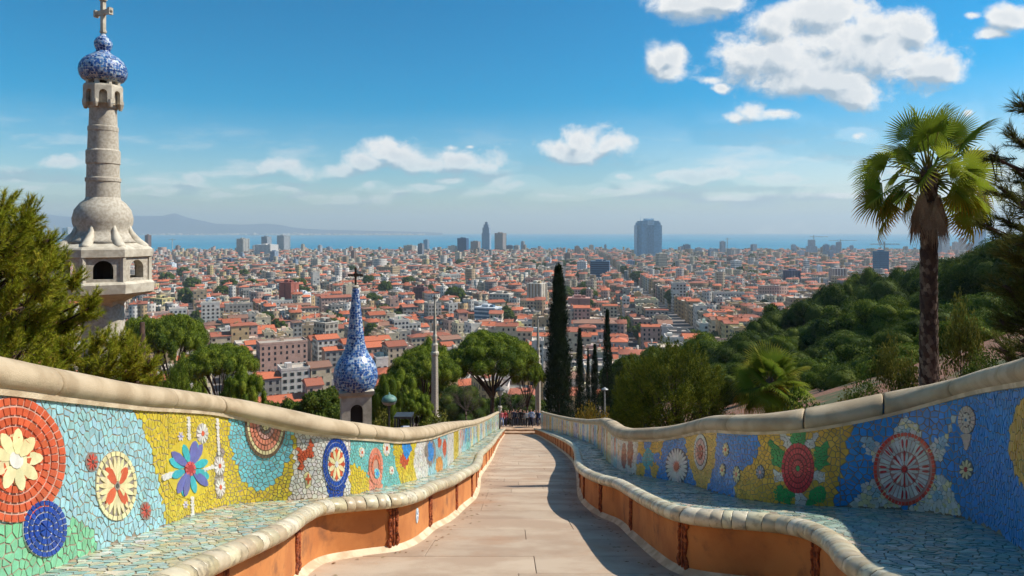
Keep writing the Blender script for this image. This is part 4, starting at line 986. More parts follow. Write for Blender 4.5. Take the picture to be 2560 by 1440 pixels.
def plant_tree(name, proto, loc, label, scale=1.0, rz=0.0, group=None, cat='tree', sz=None, names=('trunk','crown'), bark=None, sx=None):
    r = empty(name, loc, rz); r.scale = (sx or scale, sx or scale, sz or scale); tag(r, label, cat, group)
    for me, nm, mm in zip(proto, names, (bark or M_BARK, M_LEAF)):
        if not me.materials: me.materials.append(mm)
        o = bpy.data.objects.new(nm, me); link(o, r)
    return r
def G(px, Y): X = (px - CX)/F*Y; return X, float(ground_z(X, Y))
def stand(px, Y, top_py, Hproto):
    """ground point under pixel column px at depth Y and the height scale that brings the top to row top_py"""
    X, z = G(px, Y); top = CAM_Z - (top_py - HY)/F*Y; return (X, Y, z), (top - z)/Hproto

U1, U2, U3 = umbrella_pine(1, thick=.30), umbrella_pine(2, thick=.38), umbrella_pine(3, thick=.13, deep=.25); U4 = umbrella_pine(4, thick=.21, deep=.45)
L1, L2, L3 = lumpy_tree(11), lumpy_tree(12, pal=G_PINE2), lumpy_tree(13, pal=G_UMB, puff=(.6,1.0), n=100)
L4 = lumpy_tree(15, pal=[lin(c) for c in [(66,84,32),(50,68,27),(82,98,36),(94,106,40)]], n=36, puff=(1.15,1.95), dens=430)
O1 = lumpy_tree(14, R=3.6, Hh=6.5, pal=G_DARK, quad=True, L=.24, Wd=.16, low=.1, dens=420)
FP1, FP2 = feather_pine(21), feather_pine(22, pal=G_PINE2)
CY1, CY2 = cypress(31, n=26000), cypress(32, R=.75, n=12000)
SH1, SH2, SH3 = shrub(41), shrub(42, pal=G_GOLD), shrub(43, pal=G_DARK)
BT1 = bare_tree(51); BT1[1].materials.append(M_BARK2); BT1[0].materials.append(M_BARK2)

# ---- pines beside and below the stone tower
PB = 'pines beside the stone tower'
def tree_at(name, proto, Hp, px, Y, top, label, wpx=None, Rp=None, group=None, rz=0.0, cat='tree', **kw):
    loc, s = stand(px, Y, top, Hp); sx = (wpx/2/F*Y)/Rp if wpx else s
    return plant_tree(name, proto, loc, label, s, rz, group, cat, sz=s, sx=sx, **kw)
tree_at('umbrella_pine', U3, 10.6, 432, 78, 790, 'tall umbrella pine with flat crown right beside the stone tower', 172, 5.9, PB, .3)
tree_at('umbrella_pine', U3, 10.6, 352, 86, 796, 'umbrella pine half hidden behind the stone tower shaft', 130, 5.9, PB, 1.9)
tree_at('umbrella_pine', U3, 10.6, 548, 64, 864, 'broad dark umbrella pine between the tower and the blue spire', 190, 5.9, PB, .9)
tree_at('pine_tree', L3, 8.4, 470, 72, 872, 'dark rounded pine tucked behind the broad umbrella pine', 110, 4.9, PB, 2.2)
tree_at('pine_tree', L3, 8.4, 606, 44, 905, 'feathery pine leaning over the wall below the broad umbrella pine', 125, 4.6, PB, .6)
tree_at('pine_tree', FP2, 8.4, 432, 30, 888, 'low feathery pine just behind the sunlit wall near the tower', 150, 4.6, PB, 1.3)
tree_at('pine_tree', FP1, 8.4, 318, 24, 832, 'yellow green feathery pine at the foot of the stone tower', 170, 4.6, PB, 2.8)
tree_at('leafy_tree', O1, 6.9, 790, 46, 965, 'low leafy tree left of the blue onion spire base', 170, 4.2, None, .4)
tree_at('leafy_tree', O1, 6.9, 690, 52, 1000, 'small leafy tree behind the sunlit wall left of the spire', 120, 4.2, None, 2.1)
# ---- the middle of the park
PM = 'pines at the foot of the ramp'
tree_at('umbrella_pine', U4, 10.6, 1232, 84, 832, 'great umbrella pine standing over the crowd at the ramp foot', 248, 5.9, PM, 2.0)
tree_at('umbrella_pine', U3, 10.6, 1318, 88, 905, 'low spreading pine bough right of the great umbrella pine', 96, 5.9, PM, .4)
tree_at('umbrella_pine', U4, 10.6, 1062, 74, 872, 'many tiered pine right of the blue onion spire', 200, 5.9, PM, 1.1)
tree_at('pine_tree', L3, 8.4, 1000, 62, 912, 'dark pine close to the blue onion spire', 110, 4.6, PM, .2)
tree_at('pine_tree', L3, 8.4, 1042, 52, 962, 'low bushy pine between green lamp and stone column', 96, 4.6, PM, 2.4)
tree_at('pine_tree', L2, 8.4, 960, 58, 940, 'small dark pine peeping out behind the blue spire', 80, 4.9, PM, 1.0)
tree_at('pine_tree', L3, 8.4, 1072, 120, 830, 'sparse ochre green pine around the slender stone column top', 122, 4.9, PM, .5)
tree_at('shrub', SH1, 2.0, 1098, 46, 1024, 'golden green shrub behind the wall near the kiosk', 150, 1.75, None, .4, 'shrub', names=('stems','foliage'))
tree_at('shrub', SH1, 2.0, 960, 40, 1020, 'green shrub around the green lamp post', 110, 1.75, None, 1.4, 'shrub', names=('stems','foliage'))
tree_at('shrub', SH2, 2.0, 1482, 44, 985, 'golden brown shrub beneath the cypresses by the shaded wall', 120, 1.75, None, .9, 'shrub', names=('stems','foliage'))
tree_at('bare_tree', BT1, 7.0, 1165, 92, 905, 'leafless grey tree under the great umbrella pine', 150, 3.2, None, .3, names=('trunk','twigs'), bark=M_BARK2)
tree_at('bare_tree', BT1, 7.0, 1290, 98, 930, 'leafless brown tree behind the crowd', 120, 3.2, None, 2.0, names=('trunk','twigs'), bark=M_BARK2)
for k, (px, Y, top, w, lb) in enumerate([(1150,112,960,140,'dark tree far under the great umbrella pine on its left'),(1260,118,985,120,'dark tree far behind the middle of the crowd'),(1325,112,985,110,'dark tree far behind the right end of the crowd'),
        (1200,125,1000,110,'dark round tree straight behind the umbrella pine trunk'),(900,96,1010,130,'dark tree behind the base of the blue spire'),(1560,110,880,130,'leafy tree right of the cypresses below the pale block'),(1640,140,865,150,'leafy tree at the lower end of the avenue')]):
    tree_at('leafy_tree', O1 if k % 2 else L1, 6.9 if k % 2 else 8.4, px, Y, top, lb, w, 4.2 if k % 2 else 4.9, 'dark trees behind the ramp foot', k*1.3)
# ---- cypresses
CG = 'cypresses right of the ramp foot'
tree_at('cypress', CY1, 10.25, 1396, 76, 662, 'tallest dark cypress right of the ramp foot', 86, 1.32, CG, .2)
tree_at('cypress', CY2, 10.25, 1518, 80, 772, 'slim tall cypress nearest the round olive pine', 40, .82, CG, 1.2)
tree_at('cypress', CY2, 10.25, 1449, 84, 818, 'medium cypress just right of the tallest one', 36, .82, CG, 2.2)
tree_at('cypress', CY2, 10.25, 1487, 86, 858, 'short broad cypress between the two medium ones', 34, .82, CG, 3.2)
tree_at('cypress', CY2, 10.25, 1470, 90, 868, 'thinnest short cypress in the middle of the group', 18, .82, CG, 4.2)
# a slim cypress up the bank, just beyond the right edge, whose shadow falls across the ramp
_x, _y = 13.9, 15.6; _z = float(ground_z(_x, _y)); _sh = floor_z(13.3); _top = _sh + math.hypot(_x + .1, _y - 13.3)*math.tan(SUN_EL)
plant_tree('cypress', CY2, (_x, _y, _z), 'slim cypress beyond the right edge casting a pointed shadow across the ramp', .95, .4, None, sz=(_top - _z)/10.25, sx=.95)
# ---- right of the ramp
tree_at('pine_tree', FP1, 8.3, 1690, 27, 842, 'big round olive green pine behind the shaded wall', 290, 4.5, None, .8)
tree_at('pine_tree', FP1, 8.3, 1580, 30, 905, 'smaller olive green pine bough left of the round pine', 120, 4.5, None, 2.5)
tree_at('shrub', SH3, 2.0, 2010, 22, 965, 'dark shrub between the small palm and the earth bank', 170, 1.75, None, .3, 'shrub', names=('stems','foliage'))
# wooded hillside: rows of pines climbing to the right
rd = random.Random(77); k = 0; names_ = []
HILL = [(1780,118,838,110),(1830,105,862,120),(1870,96,830,130),(1905,122,795,110),(1940,104,842,120),(1965,150,760,100),(1985,88,876,130),(2010,128,752,110),(2040,108,800,130),(2062,160,716,90),
        (2080,92,842,130),(2110,132,700,110),(2135,104,758,140),(2160,170,676,90),(2170,84,822,140),(2205,118,690,150),(2235,92,748,170),(2255,150,665,100),(2262,76,850,150),(2300,120,672,120),
        (2330,98,725,130),(2350,140,648,120),(2395,110,662,130),(2400,84,745,140),(2435,128,632,120),(2460,96,668,150),(2500,112,625,130),(2480,76,760,160),(2550,92,625,160),(2545,70,740,170),(2600,84,650,170),
        (1740,140,862,90),(1700,150,855,80),(1760,96,905,100),(1820,82,905,120),(2060,70,880,150),(2140,64,905,150),(2330,66,835,150),(2420,60,850,160),(2520,56,860,170)]
HILL += [(2210,44,880,170),(2300,40,868,170),(2380,46,812,150),(2440,40,800,170),(2500,44,770,170),(2560,48,720,170),(2620,44,760,200),(2140,50,905,140),(2080,56,915,130),(2010,62,905,130),(1950,70,905,120),(2290,52,800,150),(2470,60,735,150),(2180,58,860,150),(2350,60,770,150),(2470,84,612,170),(2545,80,585,190),(2610,78,560,200)]
HILL.sort(key=lambda a: a[0]); wd = ['','dark ','deep green ','mossy ']
for i, (px, Y, top, w) in enumerate(HILL):
    pr, Hp, Rp = [(L4,8.6,5.2),(L1,8.4,4.9),(L4,8.6,5.2),(O1,6.9,4.2),(L2,8.4,4.9)][(i*7+3) % 5]
    row = 'upper' if top < 700 else 'middle' if top < 830 else 'lower'; same = [h for h in HILL if ('upper' if h[2] < 700 else 'middle' if h[2] < 830 else 'lower') == row]
    lb = f'{ordw(same.index((px,Y,top,w))+1)} tree from the city side in the {row} row on the wooded hillside'
    loc, sc_ = stand(px, Y, top, Hp); wid = w*(1.75 if i % 3 == 0 else 1.35)/2/F*Y/Rp; zsc = max(sc_, wid*.95); ztop = CAM_Z - (top - HY)/F*Y
    plant_tree('hillside_tree', pr, (loc[0], loc[1], ztop - zsc*Hp), lb, wid, i*1.7, 'trees on the wooded hillside', 'tree', sz=zsc, sx=wid)
tree_at('shrub', SH1, 2.0, 2236, 26, 830, 'tall pale green bush left of the palm trunk', 150, 1.75, None, .4, 'shrub', names=('stems','foliage'))
tree_at('shrub', SH1, 2.0, 2405, 25, 730, 'tall ochre green bush right of the palm trunk', 130, 1.75, None, 2.4, 'shrub', names=('stems','foliage'))
tree_at('shrub', SH3, 2.0, 2175, 22, 925, 'low scrub on the earth bank left of the palm', 120, 1.75, None, 1.4, 'shrub', names=('stems','foliage'))
tree_at('shrub', SH1, 2.0, 2120, 24, 962, 'small dry bush at the lower end of the earth bank', 80, 1.75, None, 3.0, 'shrub', names=('stems','foliage'))
tree_at('shrub', SH3, 2.0, 2480, 20, 860, 'dark bush behind the shaded wall at the picture edge', 150, 1.75, None, 2.0, 'shrub', names=('stems','foliage'))

# ---- near pines with brushes of long needles
def brush_pine(name, blobs, Y0, dY, trunk, label, pal, dirf, seed, nd=110, tw=1.0, ln=(.28,.5), needle=(.09,.14)):
    rng = np.random.default_rng(seed); rd = random.Random(seed); b = MB(); parts = []
    X, Y, z = trunk; r = empty(name, (X, Y, z)); tag(r, label, 'tree'); o = Vector((X, Y, z))
    hi = max(W(p, q, Y0).z for p, q, _ in blobs); limb(b, bez((0,0,-1), (.2,0,(hi-z)*.4), (.1,.1,hi-z+.3), 9), .24, .05, 9)
    for px, py, rp in blobs:
        c = W(px, py, Y0 + rd.uniform(-dY, dY)) - o; R = rp/F*Y0
        zt = max(.5, min(hi-z, c.z - .35*math.hypot(c.x, c.y))); start = Vector((.1, 0, zt)); limb(b, bez(start, (c+start)/2 - Vector((0,0,.25)), c, 7), .055, .016, 6)
        for k in range(int((rp/26)**2*10*tw) + 5):
            d = Vector((rd.gauss(0,1), rd.gauss(0,.8), rd.gauss(0,1))).normalized(); tip = c + d*R*rd.uniform(.45, 1.0); ax = (dirf(c) + d*.8 + Vector((0,0,.35))).normalized(); L = rd.uniform(*ln)
            if k % 3 == 0: b.tube([c + (tip-c)*.1, tip - ax*L*.8, tip - ax*L*.2], [.014, .010, .005], 4)
            t = rng.uniform(0, 1, nd); P = np.array(tip - ax*L) + np.outer(t*L, np.array(ax)); D = unit(np.array(ax)[None]*(.75 + .6*t[:,None]) + rng.normal(size=(nd,3))*.55)
            parts.append(blades(P, D, rng.uniform(*needle, nd), .0105, pal_pick([pal[rd.randrange(len(pal))]]*4 + pal, nd, rng), rng))
    V, Fa, C = merge(parts)
    obj('trunk', mesh('trunk', b.v, b.f, True), M_BARK, r); obj('crown', npmesh('crown', V, Fa, False, C), M_LEAF, r)
    return r
G_NEAR = [lin(c) for c in [(158,162,44),(140,150,40),(172,172,54),(122,134,38),(182,170,62)]]
brush_pine('pine_tree', [(15,520,60),(70,545,55),(0,600,80),(80,620,80),(120,600,45),(30,690,95),(120,680,60),(150,640,32),(195,690,30),(60,770,95),(150,745,55),(225,770,38),(180,800,45),(0,820,90),(110,830,75),(50,880,80),(235,740,26),(180,870,60),(0,930,80),(110,930,60)],
    13.0, 1.0, (-11.2, 13.6, float(ground_z(-11.2, 13.6))), 'bushy yellow green pine at the left edge in front of the tower', G_NEAR, lambda c: Vector((.5, -.1, .45)), 61)
brush_pine('pine_tree', [(250,850,50),(300,850,45),(340,880,45),(270,905,60),(330,920,50),(220,920,55),(375,900,30),(380,935,35)],
    15.0, .8, (-8.6, 15.6, float(ground_z(-8.6, 15.6))), 'soft needled young pine right below the stone tower', G_NEAR, lambda c: Vector((.35, -.1, .6)), 62)
brush_pine('pine_tree', [(2550,255,34),(2530,340,34),(2475,385,26),(2540,425,44),(2500,468,34),(2556,505,44),(2505,545,30),(2462,560,22),(2556,590,44),(2520,630,40),(2560,690,60),(2510,715,44),(2545,780,60),(2500,800,40),(2556,850,60),(2500,870,40),(2620,450,60),(2620,600,70),(2620,760,80)],
    10.5, .8, (8.9, 10.9, float(ground_z(8.9, 10.9))), 'dark long needled pine at the right edge of the picture', [lin(c) for c in [(86,90,40),(70,76,34),(102,100,46)]], lambda c: Vector((-.9, -.1, .35)), 63, nd=62, tw=.42, ln=(.35,.62), needle=(.11,.19))

# ---- fan palms
M_PALM = mat('palm_leaf', attr=True, col2=(1,1,1,1), rough=.7, spec=.06, trans=.45)
M_BOOT = mat('palm_boots', attr=True, rough=.95, scale=25.0, bump=.6, bscale=60, coords='Object')
def fan(mb_v, mb_f, mb_c, M, R, span, nseg, droop, cg, ct, rd, fold=.10):
    """one fan leaf: folded segments radiating from the petiole's end; M places it"""
    for i in range(nseg):
        a = -span/2 + span*(i+.5)/nseg; da = span/nseg; r = R*(1 - .22*abs(a/(span/2))**2)*rd.uniform(.88, 1.05)
        ca, sa = math.cos(a), math.sin(a); wv = Vector((-sa, ca, 0))
        pts = []
        for f, wf, dz in ((.06, .5, 0), (.52, .98, -.05*droop), (.78, .60, -.20*droop), (1.0, .03, -.50*droop)):
            c = Vector((ca, sa, 0))*r*f*(1 - .12*droop*f*f) + Vector((0,0,dz*r)); w = wv*(r*f*math.tan(da/2)*wf if f < .6 else R*.55*math.tan(da/2)*wf)
            pts += [c - w, c + Vector((0,0,fold*r*da*(1 if f < .9 else 0))), c + w]
        k = len(mb_v); mb_v += [M @ p for p in pts]
        for j in range(4):
            t = j/3; cc = tuple(cg[q]*(1-t**1.6) + ct[q]*t**1.6 for q in range(3)) + (1,); mb_c += [cc]*3
        for j in range(3):
            for s in (0, 1): mb_f.append([k+3*j+s, k+3*j+s+1, k+3*j+4+s, k+3*j+3+s])
def palm(name, label, px, base_Y, crown_py, r_trunk, n, pet, R, skirt, seed, low=-50, tmax=1.15):
    rd = random.Random(seed); X = (px - CX)/F*base_Y; z0 = float(ground_z(X, base_Y)); top = CAM_Z - (crown_py - HY)/F*base_Y; H = top - z0
    root = empty(name, (X, base_Y, z0)); tag(root, label, 'palm tree')
    b = MB(); prof = [(r_trunk*1.25, -1)] + [(r_trunk*(1.12 - .2*min(1, t*2.2) + .02*math.sin(t*60)), t*H) for t in np.linspace(0, 1, 40)] + [(r_trunk*1.15, H - .05), (r_trunk*1.0, H + .12), (.08, H + .3)]
    b.lathe(prof, 14, col=lin((92,74,60))); b.build('trunk', M_BOOT, root, True, colors=True)
    bt = MB(); nb = int(H/.085)
    for i in range(nb*7):      # old leaf bases
        t = i/(nb*7); a = i*2.39996; zz = .05 + t*(H - .05); rr = r_trunk*(1.1 - .2*min(1, t*2.2)); s = rd.uniform(.8, 1.3)*r_trunk*.42
        ca, sa = math.cos(a), math.sin(a); c = Vector((ca*rr, sa*rr, zz)); out = Vector((ca, sa, 0)); tg = Vector((-sa, ca, 0))
        bt.add([c - tg*s*.8, c + tg*s*.8, c + out*s*.35 + tg*s*.45 + Vector((0,0,s*1.5)), c + out*s*.5 + Vector((0,0,s*1.9)), c + out*s*.35 - tg*s*.45 + Vector((0,0,s*1.5)), c + out*s*.3],
               [[0,1,5],[1,2,5],[2,3,5],[3,4,5],[4,0,5]], lin(rd.choice([(118,98,82),(86,64,50),(140,120,100),(70,50,40)])))
    bt.build('leaf_bases', M_BOOT, root, colors=True)
    GR = [lin(c) for c in [(104,130,36),(88,114,34),(122,142,40),(136,150,44)]]; TIP = [lin(c) for c in [(140,144,52),(128,138,48),(166,152,60)]]
    for i in range(n):
        f = i/(n-1); el = math.radians(86 + (low - 86)*f**.9); a = i*2.39996 + rd.uniform(-.2,.2)
        if f > .68 and skirt: a = (0 if i % 2 else math.pi) + rd.uniform(-.6, .6)      # the oldest leaves hang to the sides, clear of the dead skirt
        d = Vector((math.cos(a)*math.cos(el), math.sin(a)*math.cos(el), math.sin(el)))
        p0 = Vector((0,0,H + .12)) + Vector((d.x, d.y, 0))*r_trunk*.8 - Vector((0,0,.35*f)); pl = pet*(rd.uniform(.85, 1.1) if i % 3 else rd.uniform(.42, .7)); p2 = p0 + d*pl + Vector((0,0,-.12*pl*f)); p1 = p0 + d*pl*.5 + Vector((0,0,.08*pl))
        dd = (p2 - p1).normalized(); side = dd.cross(Vector((0,0,1))).normalized() if abs(dd.z) < .98 else Vector((1,0,0)); up = side.cross(dd)
        tilt = rd.choice((-1, 1))*rd.uniform(.2, tmax); side2 = side*math.cos(tilt) + up*math.sin(tilt); up2 = side2.cross(dd)
        M = Matrix((( dd.x, side2.x, up2.x, p2.x), (dd.y, side2.y, up2.y, p2.y), (dd.z, side2.z, up2.z, p2.z), (0,0,0,1)))
        v, fc, c = [], [], []; old = f > .72
        fan(v, fc, c, M, R*rd.uniform(.88, 1.08), math.radians(rd.uniform(165, 215)), 32, rd.uniform(.2, .5) + .3*f, rd.choice(GR), lin((196,128,34)) if old and rd.random() < .75 else rd.choice(TIP), rd)
        fr = obj('frond', mesh('frond', v, fc, False, c), M_PALM, root)
        pb = MB(); pb.tube([p0, p1, p2], [.028*R, .02*R, .014*R], 5, lin((130,128,60))); pb.build('petiole', M_PALM, fr, True, colors=True)
    for i in range(skirt):
        a = i*2*math.pi/skirt + rd.uniform(-.2,.2); d = Vector((math.cos(a)*.10, math.sin(a)*.10, -1)).normalized(); p2 = Vector((math.cos(a)*r_trunk*1.35, math.sin(a)*r_trunk*1.35, H - .45 - rd.random()*.35))
        side = Vector((-math.sin(a), math.cos(a), 0)); up = side.cross(d); M = Matrix(((d.x, side.x, up.x, p2.x), (d.y, side.y, up.y, p2.y), (d.z, side.z, up.z, p2.z), (0,0,0,1)))
        v, fc, c = [], [], []; fan(v, fc, c, M, R*rd.uniform(1.05, 1.55), math.radians(42), 18, .06, lin((196,166,136)), lin((160,128,102)), rd, .3); obj('dead_frond', mesh('dead_frond', v, fc, False, c), M_BOOT, root)
    return root
palm('fan_palm', 'tall fan palm with shaggy trunk behind the shaded wall', 2322, 20.0, 436, .215, 38, 1.18, 1.06, 20, 71, low=-50)
palm('fan_palm', 'short fan palm behind the shaded wall right of the round pine', 1925, 26.0, 962, .18, 40, .62, .98, 0, 72, low=-30, tmax=.6)
# ------------------------------------------------------------------ the city
def facade_mat():
    """far house walls: colour from the house, window rows too small to pick apart from the facade's own metres"""
    m = bpy.data.materials.new('far_facade'); m.use_nodes = True; t = NT(m.node_tree); b = t.n['Principled BSDF']
    col = t.new('ShaderNodeAttribute', attribute_name='Col').outputs['Color']; uvn = t.new('ShaderNodeTexCoord').outputs['UV']
    sp = t.new('ShaderNodeSeparateXYZ'); t.l.new(uvn, sp.inputs[0])
    fu = t.math('FRACT', t.math('DIVIDE', sp.outputs[0], 2.7)); fv = t.math('FRACT', t.math('DIVIDE', sp.outputs[1], 3.0))
    wu = t.math('LESS_THAN', t.math('ABSOLUTE', t.math('SUBTRACT', fu, .5)), .23); wv = t.math('LESS_THAN', t.math('ABSOLUTE', t.math('SUBTRACT', fv, .5)), .27)
    w = t.math('MULTIPLY', wu, wv); nz = t.noise(t.new('ShaderNodeNewGeometry').outputs['Position'], .25, 3)
    c = t.mix(t.math('MULTIPLY', w, .8), t.mix(.35, col, t.mix(nz.outputs[0], (.6,.58,.55,1), (1,1,1,1)), 'MULTIPLY'), (.045, .045, .05, 1))
    t.l.new(c, b.inputs['Base Color']); b.inputs['Roughness'].default_value = .85; return m
M_FAC = facade_mat()
M_ROOF = mat('far_roof', attr=True, rough=.9, scale=.55, detail=6, lo=.3, hi=.7)
M_WALL = mat('house_wall', attr=True, rough=.9, scale=.5, detail=6, bump=.1, bscale=3)
M_TILED = mat('tiled_roof', attr=True, rough=.9, scale=1.1, detail=6, lo=.25, hi=.75, bump=.5, bscale=4)
M_GLASS = mat('window_glass', lin((44,48,56)), .25, lin((70,76,84)), .8, spec=.6)
M_CONC = mat('concrete', attr=True, rough=.85, scale=.2, detail=5)
WALLC = {'cream': (208,194,164), 'white': (222,216,204), 'ochre': (194,164,120), 'pink': (200,166,148), 'grey': (166,160,150), 'tan': (182,158,126), 'yellow': (210,188,132)}
ROOFC = {'orange tiled': (186,104,70), 'rust tiled': (162,96,72), 'brown tiled': (148,110,90), 'pale flat': (196,184,168), 'grey flat': (158,148,140)}
def quads_of(Hs):
    """Hs: arrays cx cy z0 a b rot h rtype rh wc rc -> one mesh (walls + roofs), material 0 wall, 1 roof"""
    n = len(Hs['cx']); ca, sa = np.cos(Hs['rot']), np.sin(Hs['rot'])
    def pt(lx, ly, z): return np.stack([Hs['cx'] + ca*lx - sa*ly, Hs['cy'] + sa*lx + ca*ly, z], -1)
    a, b, z0, h, rh = Hs['a'], Hs['b'], Hs['z0'], Hs['h'], Hs['rh']; e = np.where(Hs['rt'] == 0, 0.0, .45)
    corner = [(-1,-1),(1,-1),(1,1),(-1,1)]
    B = [pt(sx*a, sy*b, z0 - 3) for sx, sy in corner]; T = [pt(sx*a, sy*b, z0 + h) for sx, sy in corner]
    E = [pt(sx*(a+e), sy*(b+e), z0 + h + .02) for sx, sy in corner]
    inset = np.where(Hs['rt'] == 2, np.minimum(b, a*.8), np.where(Hs['rt'] == 1, -e, a*.98)); yb = np.where(Hs['rt'] == 0, b*.98, 0.0)
    zr = z0 + h + np.where(Hs['rt'] == 0, .35, rh)
    R = [pt(-(a - inset), -yb, zr), pt(a - inset, -yb, zr), pt(a - inset, yb, zr), pt(-(a - inset), yb, zr)]
    # flat roofs: raise the edge as a parapet
    z_flat = np.where(Hs['rt'] == 0)[0]
    V = np.stack(B + T + E + R, 1)                       # n,16,3
    if len(z_flat):
        for k in range(4):
            V[z_flat, 8+k, 2] += .9; q = pt(corner[k][0]*(a-.35), corner[k][1]*(b-.35), z0 + h + .1); V[z_flat, 12+k] = q[z_flat]
            V[z_flat, 4+k, 2] += .9
    fw = [[0,1,5,4],[1,2,6,5],[2,3,7,6],[3,0,4,7]]; fr = [[8,9,13,12],[9,10,14,13],[10,11,15,14],[11,8,12,15],[12,13,14,15]]
    f = np.array(fw + fr); Fa = (f[None] + (np.arange(n)*16)[:,None,None]).reshape(-1, 4)
    C = np.concatenate([np.repeat(Hs['wc'][:,None,:], 8, 1), np.repeat(Hs['rc'][:,None,:], 8, 1)], 1).reshape(-1, 4)
    la, lb = 2*a, 2*b; uv = np.zeros((n, 9, 4, 2), np.float32); off = np.floor(Hs['cx']*7) % 5
    for k, L in enumerate((la, lb, la, lb)):
        uv[:,k,1,0] = L; uv[:,k,2,0] = L; uv[:,k,2,1] = h; uv[:,k,3,1] = h
    uv[:,:4,:,0] += (1.35 - (la % 2.7)/2)[:,None,None]
    me = npmesh('city', V.reshape(-1,3), Fa, False, C, uv.reshape(-1,2))
    me.polygons.foreach_set('material_index', np.tile(np.array([0]*4 + [1]*5, dtype=np.int32), n)); return me
def avenue_x(Y): return 127 + (Y - 491)*.083
